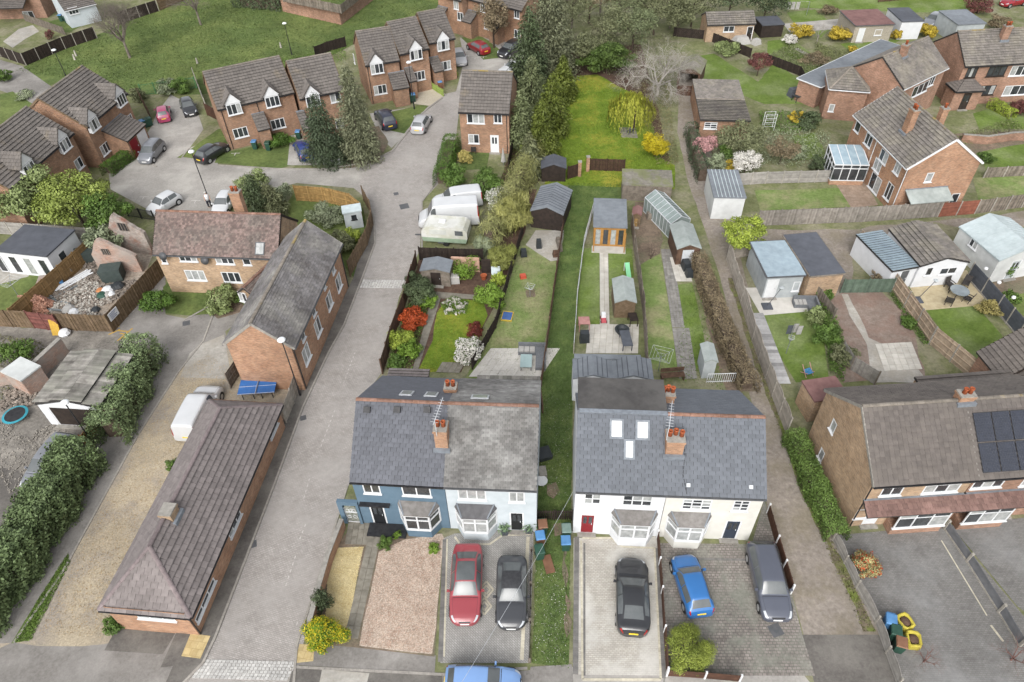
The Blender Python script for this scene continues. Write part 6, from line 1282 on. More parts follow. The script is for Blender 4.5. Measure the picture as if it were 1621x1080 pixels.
fence('concrete panel fence between barn house and plum roofed building', '477,608 466,640 454,670', 1.7, 'lap', pale_f, concpost)
fence('short dark fence by the barn house corner', '384,588 366,615', 1.6, 'close', wood_g)
fence('dark panel fence with pale posts along the top left footpath', '-10,86 42,104 104,78 154,61', 1.7, 'close', wood_d, concpost)
fence('dark panel fence with pale posts at the top of the green', '190,38 252,18', 1.7, 'close', wood_d, concpost)
fence('brown fence panels at the top of the green', '254,17 292,1', 1.7, 'lap', wood_m)
fence('weathered slatted garden fence at the top left patio', '41,34 104,56', 1.2, 'slat', wood_g)
fence('green steel railings between the green and the parking bay', '226,152 312,140', 1.5, 'rail', green_m, cat='fence')
fence('brown fence beside the green bins in the parking bay', '224,160 240,190', 1.7, 'close', wood_b)
fence('pale post fence right of the black compact car', '310,128 328,175', 1.7, 'lap', grey_f, concpost)
fence('brown garden gate right of the parking bay', '329,183 345,191', 1.6, 'close', brown_f, name='garden_gate', cat='gate')
fence('white picket fence in front of the cone conifer', '513,261 539,262', .85, 'picket', white, bay=1.6)
fence('white picket fence on the drive side of the feathery conifer', '581,240 590,253', .85, 'picket', white, bay=1.3)
fence('white picket fence beside the royal blue car', '489,222 514,260', .85, 'picket', white, bay=1.8)
fence('lime green low fence round the bin store of the stepped row', '684,141 702,153', .9, 'lap', lime_f, bay=1.5)
fence('dark garden fences behind the long estate house', '500,90 520,82 548,74', 1.4, 'close', wood_d)
fence('dark fence closing the garden of the detached brick house', '805,270 820,200 826,160', 1.5, 'close', wood_d)
fence('leaning dark fence panel left of the brick piers', '899,284 916,279', 1.5, 'close', brown_d, bay=1.2)
fence('dark brown fence right of the brick piers on the outlined lawn', '931,270 988,272', 1.45, 'close', brown_d)
for i, (x, y) in enumerate(((917, 279), (930, 271))):
    o = thing('brick_pier', ('near', 'far')[i] + ' brick pier in the dark fence on the outlined lawn', 'pier', G(x, y)); MB().box(-.17, -.17, 0, .17, .17, 1.7).build('shaft', brick_o, o); MB().box(-.2, -.2, 1.7, .2, .2, 1.78).build('cap', conc, o)
fence('low dark fence between the outlined garden and the pale lawn', '828,370 803,455 785,520 748,585', 1.2, 'close', wood_d)
fence('brown fence along the left of the grass path', '894,345 884,412 876,470 866,545 857,612', 1.2, 'close', wood_b, bay=1.8)
fence('pale wire fence along the right of the grass path', '940,330 924,391 914,470 908,560', 1.1, 'rail', lgrey, concpost, bay=2.4, pw=.08)
fence('bowed timber fence between the two white and cream house gardens', '999,360 1003,395 1010,440 1018,500 1023,588', 1.5, 'arch', wood_g)
fence('bowed pale fence between the back lane and the white patio', '1190,405 1150,412 1172,480 1190,540 1211,600 1244,687', 1.75, 'arch', pale_f, concpost)
fence('low brown fence between the patio garden and the soil plot', '1275,455 1295,478 1318,508', 1.3, 'close', wood_g)
fence('grey fence with posts at the lower end of the soil plot', '1330,560 1345,585 1384,609', 1.4, 'close', grey_f, wood_g)
fence('green painted gate fence at the top of the soil plot', '1330,464 1408,463', 1.5, 'close', green_f)
fence('long framed timber fence between the soil plot and buff patio', '1355,389 1411,462 1470,545 1538,602', 1.8, 'back', M('wood_fawn', '#bba994', '#a18e79', 3, .9, tone=.2), concpost)
fence('slate grey panel fence with pale posts right of the buff patio', '1530,440 1575,492 1628,555', 1.5, 'lap', slate_f, concpost, board=.15)
fence('long weathered fence along the cross lane', '1198,358 1363,352 1483,344', 1.75, 'close', M('fence_silver', '#9a948c', '#7f7971', 3, .9, .2, 50, tone=.22))
fence('red brown fence panels in the cross lane fence', '1483,344 1542,339', 1.6, 'lap', redb_f, concpost)
fence('grey fence panels at the right end of the cross lane', '1542,339 1640,326', 1.6, 'close', wood_g, concpost)
fence('pale post lap fence behind the pale lawn by the white garage', '1165,294 1211,291 1368,287', 1.4, 'lap', grey_f, concpost)
fence('fence at the far right between two lawns', '1556,282 1650,277', 1.2, 'close', wood_g, concpost)
fence('dark fence sloping right of the pale bare tree', '1066,58 1118,63 1187,92', 1.3, 'close', wood_d)
fence('brown fence across the back lane end', '1070,151 1117,154', 1.3, 'close', brown_f)
fence('dark low fence between top right lawns', '1213,100 1265,120 1272,134', 1.2, 'close', wood_d)
fence('brown fence with white posts between the cream and cobbled drives', '1040,852 1047,940 1055,1068', .85, 'lap', brown_f, white, bay=2.0, ph=.12)
fence('brown fence with white posts along the front of the cobbled drive', '1055,1070 1115,1074 1170,1079', .75, 'lap', brown_f, white, bay=2.0, ph=.12)
fence('brown fence with white posts beside the slate grey estate car', '1214,812 1228,862 1251,940', .95, 'lap', brown_f, white, bay=2.0, ph=.12)
fence('black slatted gate across the grass path', '850,823 905,823', 1.05, 'slat', wood_d, bay=1.1, name='side_gate', cat='gate')
fence('bowed grey low fence left of the large block drive', '1318,855 1355,931 1385,987 1420,1085', .85, 'arch', grey_f, concpost)
fence('grey panel divider with concrete posts between the large drives', '1494,838 1530,890 1580,970 1612,1024', .7, 'lap', M('panel_grey', '#77787b', '#696a6d', 3, .7, tone=.1), concpost, bay=2.2, ph=.15, board=.15, pw=.14)
fence('timber fence between the side road and the outlined garden', '606,592 622,540 640,490 660,420', 1.6, 'close', wood_b)
fence('dark fence behind the sheds of the outlined garden', '665,412 720,414 765,415', 1.5, 'close', wood_d)
fence('low timber edging between the grey drive and the grass strip', '841,872 838,1048', .3, 'lap', wood_d, wood_g, bay=2.4, pw=.14)
fence('fence behind the top right garages', '1390,4 1480,-4 1560,-4', 1.2, 'slat', wood_b)
wall('low orange brick wall beside the side road', '545,835 524,890 507,950 494,1003', .95, .23, brick_o, conc)
wall('brick wall at the top of the green', '449,18 540,39 590,0', 2.0, .3, brick_r)
fence('timber fence standing on the top brick wall', '449,3 541,22 590,-16', 1.3, 'close', wood_g, z0=2.004)
wall('brick wall round the rubble strewn yard at the left edge', '-20,612 60,603 108,557', 1.5, .3, brick_old, conc)
wall('pink rendered wall behind the sheds in the outlined garden', '716,428 760,430', 1.5, .2, M('render_pink', '#c9a692', '#b8937e', 2, .9))
wall('brick garden walls in front of the top right semis', '1520,225 1560,228 1600,222 1640,222', .9, .22, brick_r, conc)
# ================================================================ STREET FURNITURE AND GARDEN OBJECTS
def lamp(label, base, h, ang=0, big=True):
    t = thing('street_lamp', label, 'street lamp', G(*base), R(ang), 'street lamps'); m = MB(); m.tube((0, 0, 0), (0, 0, 1.0), .085, .08, 8); m.tube((0, 0, 1.0), (0, 0, h), .05, .04, 8); m.build('column', black, t)
    m = MB(); m.lathe(0, 0, [(.05, h - .02), (.28, h + .06), (.3, h + .12), (.22, h + .2), (.05, h + .24)], 12); m.build('lantern', M('lantern_white', (.7, .72, .73), (.62, .64, .65), 3, .4, stain=0), t, True)
lamp('black street lamp by the silver hatchback', (656, 173), 5.7); lamp('black street lamp on the green behind the estate houses', (462, 87), 4.2); lamp('black street lamp at the barn house gable', (476, 627), 5.8); lamp('black street lamp in front of the asbestos roofed workshop', (148, 703), 4.4); lamp('black street lamp between the two white cars in the cul-de-sac', (335, 327), 6.1); lamp('black street lamp behind the top left estate house', (108, 128), 4.0)
bin_g = M('bin_green', '#35584a', '#2d4c40', 3, .5); bin_b = M('bin_blue', '#6295c6', '#5486b8', 3, .45); bin_br = M('bin_brown', '#8a6650', '#785642', 3, .5); bin_gd = M('bin_grey_green', '#7f938c', '#70847d', 3, .5); bin_k = M('bin_black', '#3b3f42', '#313538', 3, .5)
def bin_(label, px, py, body, lid, ang=0, group='wheelie bins'):
    t = thing('wheelie_bin', label, 'wheelie bin', G(px, py), R(ang), group); m = MB(); m.cbox(0, 0, .08, .44, .5, .9, 0, 1.22); m.build('body', body, t); m = MB(); m.cbox(0, -.02, .985, .6, .68, .07, 0, .86); m.build('lid', lid, t); m = MB(); m.bar((-.22, .36, .95), (.22, .36, .95), .05, .05); m.build('handle', body, t)
    for s_ in (-1, 1): MB().tube((s_ * .2, .24, .1), (s_ * .27, .24, .1), .1, .1, 10).build('wheel', rubber, t)
for lab, x, y, b, l, a in (('blue lidded bin left of three by the red door house', 229, 203, bin_g, bin_b, 40), ('green lidded bin in the middle of three by the red door house', 234, 201, bin_g, bin_g, 40), ('green bin right of three by the red door house', 239, 199, bin_g, bin_g, 40), ('blue lidded green bin at the long estate house porch', 405, 236, bin_g, bin_b, 0), ('dark green bin right of the porch bin', 426, 238, bin_g, bin_g, 0), ('blue lidded bin behind the royal blue car', 474, 220, bin_g, bin_b, 0), ('blue lidded bin by the porch of the stepped row', 655, 161, bin_g, bin_b, 10), ('plain green bin by the porch of the stepped row', 649, 162, bin_g, bin_g, 10), ('blue lidded bin inside the lime fence', 697, 141, bin_br, bin_b, 20),
    ('brown lidded bin nearest the black slatted gate', 859, 842, bin_g, bin_br, 4), ('blue lidded bin between brown and green ones on the grass', 855, 860, bin_br, bin_b, 6), ('dark green bin with a plank leaning on it', 854, 882, bin_g, bin_g, 8), ('grey green lidded bin at the white house corner', 896, 849, bin_g, bin_gd, 0), ('blue lidded green bin nearest the cream drive', 895, 868, bin_g, bin_b, 0), ('blue lidded bin beside the yellow bulk bags', 1402, 992, bin_b, bin_b, -20), ('dark green bin between two others on the large drive', 1410, 1009, bin_g, bin_g, -20), ('brown lidded bin by the low bowed fence', 1418, 1028, bin_g, bin_br, -20), ('blue lidded bin in the top left back garden', 99, 34, bin_g, bin_b, 0), ('green bin in the top left back garden', 107, 36, bin_g, bin_g, 0), ('dark green bin nearest the bungalow window', 114, 35, bin_g, bin_g, 0)): bin_(lab, x, y, b, l, a)
def bag(label, px, py, ang):
    t = thing('bulk_bag', label, 'bulk bag', G(px, py), R(ang)); ym_ = M('bag_yellow', '#cfc052', '#b9aa40', 5, .7, .4, 14); m = MB(); n = 14; pr = [(.36, 0), (.44, .25), (.42, .5), (.4, .64), (.32, .62), (.26, .5)]; vs = []
    for r_, z in pr:
        for i in range(n): th = 6.283 * i / n; k = 1 + .12 * math.cos(4 * th) * -1 + rnd.uniform(-.05, .05); vs.append((r_ * k * math.cos(th), r_ * k * 1.2 * math.sin(th), z + rnd.uniform(-.05, .05)))
    m.add(vs, [(j * n + i, j * n + (i + 1) % n, (j + 1) * n + (i + 1) % n, (j + 1) * n + i) for j in range(len(pr) - 1) for i in range(n)]); m.build('sack', ym_, t, True); m = MB(); m.lathe(0, 0, [(.3, .48), (.26, .56), (.12, .6)], 12); m.build('soil', earth_dark, t, True)
bag('open yellow bulk bag of soil nearest the house on the large drive', 1428, 990, 20); bag('open yellow bulk bag of soil nearest the camera on the large drive', 1441, 1018, -10)
def obj1(label, name, cat, px, py, fn, mat, ang=0, z=0, group=None):
    m = MB(); fn(m); o = m.build(name, mat); p = G(px, py); o.location = (p.x, p.y, z); o.rotation_euler = (0, 0, R(ang)); return tag(o, label, cat, group)
# person by the lamp post
def person(label, px, py, ang):
    t = thing('person', label, 'person', G(px, py), R(ang)); me = bpy.data.meshes.new('body'); J = [(0, 0, .92), (0, 0, 1.15), (0, 0, 1.4), (0, 0, 1.52), (0, .02, 1.68), (.1, 0, .88), (.12, .1, .5), (.12, .0, .08), (.12, .14, .04), (-.1, 0, .88), (-.12, -.05, .5), (-.12, -.22, .1), (-.12, -.1, .04), (.2, 0, 1.38), (.25, .08, 1.12), (.24, .25, .98), (.24, .32, .95), (-.2, 0, 1.38), (-.26, 0, 1.1), (-.25, .14, .9), (-.25, .2, .86)]
    Ed = [(0, 1), (1, 2), (2, 3), (3, 4), (0, 5), (5, 6), (6, 7), (7, 8), (0, 9), (9, 10), (10, 11), (11, 12), (2, 13), (13, 14), (14, 15), (15, 16), (2, 17), (17, 18), (18, 19), (19, 20)]; rad = [.15, .15, .16, .065, .1, .11, .075, .05, .045, .11, .075, .05, .045, .075, .05, .04, .04, .075, .05, .04, .04]
    me.from_pydata(J, Ed, []); o = link('body', me, t); sk = o.modifiers.new('skin', 'SKIN'); me.skin_vertices[0].data[0].use_root = True
    for i, r_ in enumerate(rad): me.skin_vertices[0].data[i].radius = (r_, r_ * .8)
    sb = o.modifiers.new('sub', 'SUBSURF'); sb.levels = 1; sb.render_levels = 2; me.materials.append(M('skin_tone', (.45, .28, .2), (.4, .25, .18), 4, .6, stain=0))
    m = MB(); m.lathe(0, 0, [(.2, .86), (.2, 1.1), (.23, 1.36), (.14, 1.49), (.07, 1.52)], 12); m.build('white_top', white, t, True); m = MB()
    for k, (p, q, r_) in enumerate((((.1, 0, .92), (.12, .1, .5), .125), ((.12, .1, .5), (.12, .0, .1), .09), ((-.1, 0, .92), (-.12, -.05, .5), .125), ((-.12, -.05, .5), (-.12, -.2, .12), .09))): m.tube(p, q, r_, r_ * .8, 8)
    m.build('dark_trousers', M('cloth_navy', (.02, .022, .035), None, 4, .9, stain=0), t, True); m = MB(); m.lathe(0, .01, [(.08, 1.66), (.115, 1.7), (.1, 1.79), (.04, 1.82)], 10); m.build('hair', M('hair_grey', (.5, .48, .45), None, 5, .8, stain=0), t, True)
person('person in white top and dark trousers walking by the lamp post', 333, 328, 200)
# table tennis table
t = thing('table_tennis_table', 'blue folding table tennis table behind the plum roofed building', 'table', G(412, 622), R(3)); w_ = M('table_blue', '#3f74b8', '#386aab', 3, .4); MB().box(-1.37, -.76, .74, -.02, .76, .78).build('table_half', w_, t); MB().box(.02, -.76, .74, 1.37, .76, .78).build('table_half', w_, t); m = MB(); m.box(-1.37, -.015, .78, 1.37, .015, .785); [m.box(-1.37, y - .015, .78, 1.37, y + .015, .785) for y in (-.745, .745)]; m.build('white_lines', white, t); m = MB(); [m.bar((x, y, 0), (x, y, .74), .05, .05, Vector((1, 0, 0))) for x in (-1.1, -.3, .3, 1.1) for y in (-.6, .6)]; m.build('legs', black, t); MB().box(-.01, -.85, .78, .01, .85, .93).build('net', lgrey, t)
# trampoline
t = thing('trampoline', 'small blue edged trampoline tipped on the waste ground', 'trampoline', G(28, 662), 0); m = MB()
for i in range(20):
    a, b = 6.283 * i / 20, 6.283 * (i + 1) / 20; m.add([(.9 * math.cos(a), .9 * math.sin(a), .4), (.9 * math.cos(b), .9 * math.sin(b), .4), (.72 * math.cos(b), .72 * math.sin(b), .43), (.72 * math.cos(a), .72 * math.sin(a), .43)], [(0, 1, 2, 3)])
m.build('pad', M('pad_teal', '#3f9fb0', '#358c9c', 4, .6), t); m = MB(); m.lathe(0, 0, [(.73, .4), (.7, .41), (.02, .4)], 20); m.build('mat', black, t); m = MB(); [m.tube((.8 * math.cos(i), .8 * math.sin(i), 0), (.8 * math.cos(i), .8 * math.sin(i), .4), .025, .025, 5) for i in (0, 1.57, 3.14, 4.71)]; m.build('leg', galv, t)
# garden furniture
def chair(label, px, py, ang, mat, cat='chair', name='garden_chair', rec=.25):
    t = thing(name, label, cat, G(px, py), R(ang)); MB().box(-.28, -.28, .38, .28, .28, .44).build('seat', mat, t); m = MB(); m.bar((0, .28, .42), (0, .28 + rec, 1.0), .54, .05, Vector((0, 1, 0))); m.build('backrest', mat, t)
    for x in (-.25, .25):
        for y in (-.24, .24): MB().bar((x, y, 0), (x, y, .38), .05, .05, Vector((1, 0, 0))).build('leg', mat, t)
        MB().box(x - .03, -.28, .6, x + .03, .3, .64).build('armrest', mat, t)
    return t
def table(label, px, py, w2, d2, h, mat, ang=0, rnd_=False, cat='table', name='garden_table', top=None):
    t = thing(name, label, cat, G(px, py), R(ang)); m = MB()
    if rnd_: m.lathe(0, 0, [(w2 / 2, h - .04), (w2 / 2, h)], 24)
    else: m.box(-w2 / 2, -d2 / 2, h - .04, w2 / 2, d2 / 2, h)
    m.build('table_top', top or mat, t)
    for x in (-1, 1):
        for y in (-1, 1): k = .32 if rnd_ else .44; MB().bar((x * w2 * k, y * d2 * k, 0), (x * w2 * k, y * d2 * k, h - .04), .06, .06, Vector((1, 0, 0))).build('leg', mat, t)
    return t
rattan = M('rattan_dark', '#4a4644', '#3b3836', 8, .8, .3, 40); rattan_g = M('rattan_grey', '#7d8084', '#6c6f73', 8, .8, .3, 40); cush = M('cushion_pale', '#b8b6b2', '#a8a6a2', 4, .9)
chair('dark reclining chair on the slab base under the willow', 997, 212, 200, slate_f, rec=.5)
def sofa(label, px, py, L1, L2, ang):
    t = thing('corner_sofa', label, 'sofa', G(px, py), R(ang)); MB().box(0, -.8, 0, L1, 0, .35).build('base', rattan_g, t); MB().box(L1 - .8, -L2, 0, L1, -.8, .352).build('base', rattan_g, t); MB().box(0, -.15, .352, L1, 0, .75).build('backrest', rattan_g, t); MB().box(L1 - .15, -L2, .354, L1, -.15, .752).build('backrest', rattan_g, t)
    for i in range(3): MB().box(.05 + i * (L1 - .9) / 3, -.76, .356, (i + 1) * (L1 - .9) / 3, -.18, .47).build('cushion', cush, t)
sofa('grey rattan corner sofa on the large white patio', 821, 552, 2.2, 2.4, -4); table('low table with a glass top by the corner sofa', 833, 578, .9, 1.4, .5, rattan_g, -4, top=M('glass_top', '#a8bcbc', '#98acac', 2, .1))
sofa('pale cushioned corner sofa on the white patio by the bowed fence', 1253, 478, 1.9, 1.6, -4)
table('round glass dining table on the buff patio', 1514, 470, 1.5, 1.5, .74, rattan, rnd_=True, top=M('glass_dark', '#8c9599', '#7a8387', 2, .08, spec=.6))
for i, (x, y, a) in enumerate(((1501, 456, 20), (1526, 454, -40), (1500, 482, 150), (1529, 478, 220))): chair('dark rattan chair ' + ('behind left', 'behind right', 'in front left', 'in front right')[i] + ' of the round glass table', x, y, a, rattan, rec=.1)
def parasol(label, px, py, h, lean=0):
    t = thing('closed_parasol', label, 'parasol', G(px, py)); MB().box(-.4, -.4, 0, .4, .4, .12).build('base', slate_f, t); MB().tube((0, 0, .1), (.35 + lean, .2, h), .03, .03, 6).build('pole', dgrey, t); MB().lathe(.35 + lean, .2, [(.06, h - .2), (.22, h), (.1, h + .1)], 10).build('canopy', greyw, t)
parasol('lamp like patio heater leaning on the buff patio', 1451, 476, 2.0, .6); parasol('cantilever stand with grey base on the white patio', 1214, 486, 1.9, .5)
table('dark timber bench table against the bowed fence', 1001, 512, .7, 1.0, .75, wood_d, 3); table('long dark trestle table on the slab patio', 990, 545, .8, 1.8, .7, slate_f, 2); table('pink storage table on the slab patio', 924, 520, .9, .9, .9, M('pink_fabric', '#b98a84', '#a77872', 4, .8), 0)
obj1('round black fire pit bowl on the slab patio', 'fire_pit', 'fire pit', 984, 528, lambda m: m.lathe(0, 0, [(.3, 0), (.55, .35), (.6, .5), (.45, .5), (.3, .3)], 18), bin_k); obj1('black speaker shaped barbecue cover by the pink storage table', 'barbecue_cover', 'barbecue', 925, 540, lambda m: m.cbox(0, 0, 0, .8, .6, 1.0, 0, .85), bin_k)
# child's toys
t = thing('toy_car', 'red and white ride-on toy on the slab path', 'toy', G(955, 508)); MB().cbox(0, 0, .12, .45, .8, .3, 0, .8).build('body', M('toy_red', '#c7626a', '#b4525a', 3, .5), t); MB().cbox(0, .1, .42, .4, .4, .35, 0, .8).build('canopy', white, t); [MB().tube((x - .04, y, .12), (x + .04, y, .12), .12, .12, 10).build('wheel', rubber, t) for x in (-.22, .22) for y in (-.28, .28)]
obj1('small red toy box on the pale lawn', 'toy_box', 'toy', 828, 440, lambda m: m.cbox(0, 0, 0, .55, .45, .35, .2, .9), M('toy_orange', '#c9604a', '#b5503c', 3, .5))
t = thing('sand_tray', 'blue sand tray with yellow rim on the pale lawn', 'toy', G(803, 502), R(-12)); MB().box(-.4, -.5, 0, .4, .5, .12).build('tray', M('tray_blue', '#4d6fa8', '#44639a', 3, .5), t); m = MB(); [m.box(*q) for q in ((-.46, -.56, .0, .46, -.5, .16), (-.46, .5, 0, .46, .56, .16), (-.46, -.499, 0, -.4, .499, .16), (.4, -.499, 0, .46, .499, .16))]; m.build('rim', M('rim_yellow', '#d2b54a', '#bfa23c', 3, .5), t)
t = thing('deck_chair', 'blue folding child chair on the patio garden lawn', 'chair', G(1277, 592), R(20)); [MB().box(-.3, -.3 + .13 * i, .3 + .02 * i, .3, -.2 + .13 * i, .33 + .02 * i).build('slat', M('slat_blue', '#4b95c9', '#3f86b8', 3, .5), t) for i in range(4)]; m = MB(); [m.bar((x, -.35, 0), (x, .4, .8), .04, .04) for x in (-.32, .32)] + [m.bar((x, .35, 0), (x, -.35, .45), .04, .04) for x in (-.3, .3)]; m.build('frame', M('toy_pink', '#d9a9a0', '#c99990', 3, .6), t)
t = thing('toy_slide', 'mint green toy slide beside the grey felt roofed shed', 'toy', G(993, 434), R(5)); m = MB(); m.bar((0, -.7, .1), (0, .5, .9), .4, .06); m.build('chute', M('toy_mint', '#8fd6a4', '#7fc694', 3, .5), t); m = MB(); [m.bar((x, .5, 0), (x, .5, .9), .05, .05, Vector((1, 0, 0))) for x in (-.2, .2)]; m.build('ladder', white, t)
# rotary driers and washing lines
def rotary(label, px, py, h=1.9, r_=1.1, mat=None):
    t = thing('rotary_drier', label, 'rotary drier', G(px, py)); MB().tube((0, 0, 0), (0, 0, h), .025, .025, 6).build('pole', galv, t); m = MB(); l = MB()
    for i in range(4):
        a = i * 1.571 + .4; m.tube((0, 0, h - .4), (r_ * math.cos(a), r_ * math.sin(a), h), .018, .018, 4)
        for k in (.4, .7, 1): b = a + 1.571; l.tube((k * r_ * math.cos(a), k * r_ * math.sin(a), h - .4 * (1 - k)), (k * r_ * math.cos(b), k * r_ * math.sin(b), h - .4 * (1 - k)), .008, .008, 3, False)
    m.build('arm', mat or galv, t); l.build('line', white, t)
rotary('rotary drier behind the cream house chimney', 1042, 588); rotary('small green rotary drier on the pale lawn', 839, 470, 1.2, .5); rotary('folded rotary drier in the patio garden', 1244, 560, 1.8, .3); rotary('rotary drier in the garden room lawn', 30, 470, 1.8, 1.0)
t = thing('washing_line', 'pale laundry hanging on a line in the top right garden', 'washing line', G(1250, 25)); m = MB(); [m.tube((x, 0, 0), (x, 0, 2), .04, .04, 6) for x in (-2.5, 2.5)]; m.build('post', galv, t); MB().tube((-2.5, 0, 1.95), (2.5, 0, 1.95), .01, .01, 3).build('line', white, t); [MB().box(x, -.02, .9, x + .55, .02, 1.93).build('garment', cush, t) for x in (-.8, -.1, .6)]
t = thing('laundry', 'grey garments on a whirligig in the patio garden', 'laundry', G(1250, 540)); MB().tube((0, 0, 0), (0, 0, 1.8), .025, .025, 6).build('pole', galv, t); [MB().box(x, y, .8, x + .4, y + .03, 1.7).build('garment', mt, t) for x, y, mt in ((-.5, 0, slate_f), (.0, .15, cush), (.25, -.1, cush))]
# small things round the yards
obj1('cream plastic storage chest beside the weathered shed', 'storage_chest', 'chest', 721, 447, lambda m: (m.cbox(0, 0, 0, .75, .6, .75), m.cbox(0, 0, .754, .8, .65, .08, 0, .9)), cush, 2)
obj1('yellow plastic barrier panel leaning on the rubble yard fence', 'barrier_panel', 'barrier', 92, 528, lambda m: m.add([(-.35, -.25, 0), (.35, -.25, 0), (.35, .25, 1.3), (-.35, .25, 1.3), (-.35, -.2, 0), (.35, -.2, 0), (.35, .3, 1.3), (-.35, .3, 1.3)], [(0, 1, 2, 3), (7, 6, 5, 4), (0, 4, 5, 1), (1, 5, 6, 2), (2, 6, 7, 3), (3, 7, 4, 0)]), ym)
obj1('crumpled white rubble sack by the yellow barrier', 'rubble_sack', 'sack', 104, 530, lambda m: m.lathe(0, 0, [(.4, 0), (.5, .2), (.35, .45), (.1, .5)], 9), white)
sa, sb = G(165, 499, 1.9), G(250, 409, 1.9); su = (sb - sa).normalized(); SGN = sa + su * .75; SGN.z = 0; SGA = math.atan2(su.y, su.x)
t = thing('fence_sign', 'white notice with blue lettering on the rubble yard fence', 'sign', SGN, SGA); MB().box(-.55, -.1, 1.0, .55, -.07, 1.75).build('board', white, t); m = MB(); [m.box(-.4, -.105, 1.62 - i * .13, .4 - (i % 3) * .12, -.101, 1.67 - i * .13) for i in range(5)]; m.build('lettering', M('ink_blue', '#5a6f9c', '#5a6f9c', 3, .6), t)
cont_g = M('container_green', '#4b5552', '#3f4947', 3, .7)
def skip(label, px, py, ang, mat, L=1.8, W_=1.0, h=1.0): obj1(label, 'metal_container', 'container', px, py, lambda m: m.cbox(0, 0, 0, L, W_, h, 0, 1.08), mat, ang)
skip('dark green metal container against the broken brick gable', 182, 441, 10, cont_g, 1.7, 1.2, 1.3); skip('dark green metal container behind the tall block stack', 142, 411, 30, cont_g, 1.6, 1.2, 1.2)
obj1('blue plastic crate on the rubble', 'plastic_crate', 'crate', 94, 452, lambda m: m.cbox(0, 0, 0, .9, .7, .5), bin_b, 30)
for i, (x, y, s_) in enumerate(((106, 432, 1.0), (134, 394, .9), (74, 452, .8))): obj1('pale block stack ' + ('in the middle of the rubble yard', 'beside the amber fence corner', 'of bricks left of the blue crate')[i], 'block_stack', 'masonry', x, y, lambda m: [m.cbox(rnd.uniform(-.3, .3), rnd.uniform(-.2, .2), .25 * k, s_ * 1.1, s_ * .8, .24, rnd.uniform(-.2, .2)) for k in range(4)], conc if i < 2 else brick_old)
for i in range(7): obj1(('topmost', 'second', 'third', 'fourth', 'fifth', 'sixth', 'lowest')[i] + ' white plastic pipe in the pile in the rubble yard', 'plastic_pipe', 'pipe', 112 + i * 1.6, 448 - (i % 3), lambda m: m.tube((-1.6, 0, .1 + .07 * (i % 3)), (1.6, 0, .2 + .07 * (i % 3)), .07, .07, 7), white, 52 + rnd.uniform(-4, 4), group='white pipes in the rubble yard')
for i, (x, y, a) in enumerate(((80, 470, -35), (92, 478, -20), (85, 492, -10), (100, 466, 50))): obj1('grey steel rail lying ' + ('furthest left', 'across the middle', 'nearest the red gate', 'beside the pipes')[i] + ' in the rubble', 'steel_rail', 'rail', x, y, lambda m: m.box(-1.4, -.08, .05, 1.4, .08, .18), galv, a)
def rubble(label, s, n, sz, mats_, name='rubble', hp=.12):
    Pg = pts(s); xs = [p.x for p in Pg]; ys = [p.y for p in Pg]; c = Vector((sum(xs) / len(xs), sum(ys) / len(ys), 0)); m = MB()
    for _ in range(n):
        i = rnd.randrange(len(Pg)); q_ = rnd.random() ** .6; p = c + (Pg[i] - c) * q_ * .95 + (Pg[(i + 1) % len(Pg)] - Pg[i]) * rnd.random() * .5; k = rnd.uniform(.5, 1.5) * sz; m.cbox(p.x, p.y, rnd.uniform(-.02, .06) + max(0, hp * (1 - q_)), k, k * rnd.uniform(.4, .8), k * rnd.uniform(.3, .6), rnd.uniform(0, 3), .8, rnd.random())
    o = m.build(name, mats_, kind='stuff'); o['label'] = label; o['category'] = 'rubble'; return o
rub1 = M('rubble_brick', '#c49a86', '#a67863', 3, .95, tone=.3); rub2 = M('rubble_pale', '#c9c4bb', '#aaa59c', 3, .95, tone=.25); rub3 = M('rubble_mixed', '#9a9086', '#7c7268', 3, .95, tone=.4)
rubble('scattered mixed rubble in the fenced yard', '40,500 130,405 225,440 165,512', 1700, .17, rub3); rubble('heap of red brick rubble by the red gate', '28,496 58,464 88,478 80,497', 1100, .2, rub1, hp=1.1); rubble('pale plaster rubble in the fenced yard', '70,498 115,440 195,450 160,508', 900, .17, rub2); rubble('stones strewn over the waste ground', '-40,660 60,680 125,655 70,770 -40,800', 1100, .085, M('rubble_stone', '#aaa49b', '#8d877e', 3, .95, tone=.3), hp=.0); rubble('rubble by the brick wall at the left edge', '0,622 50,612 70,640 0,655', 320, .2, rub3); rubble('rockery stones in the outlined garden', '697,482 716,470 742,478 738,498 706,500', 90, .22, rub2)
for i, (x, y, mt, s_) in enumerate(((172, 462, white, .5), (180, 458, bin_k, .45), (188, 455, bin_k, .5), (163, 470, bin_g, .45), (170, 468, cush, .4), (176, 467, white, .35), (160, 462, M('sack_orange', '#c98a5c', '#b5784c', 4, .8), .35), (152, 492, bin_k, .35), (110, 492, cush, .5), (118, 496, white, .4))): obj1(('large white sack', 'black sack left of another', 'big black sack by the green container', 'green sack', 'pale sack', 'small white sack', 'orange sack', 'lone black sack near the fence sign', 'pale sheet heap by the rails', 'white sheet heap by the rails')[i] + ' in the rubble yard dump', 'refuse_sack', 'sack', x, y, lambda m: m.lathe(0, 0, [(s_, 0), (s_ * 1.15, s_ * .4), (s_ * .7, s_ * .9), (s_ * .15, s_)], 9), mt, 0, group='sacks dumped in the rubble yard')
fence('rusty orange timber panel beside the workshop doors', '170,664 140,708', 1.3, 'close', M('wood_rust', '#a8753a', '#8c5c2a', 3, .9, tone=.2))
obj1('brown plank leaning by the green bin on the grass', 'plank', 'plank', 868, 894, lambda m: m.box(-.28, -.6, .04, .28, .6, .1), bin_br, 12)
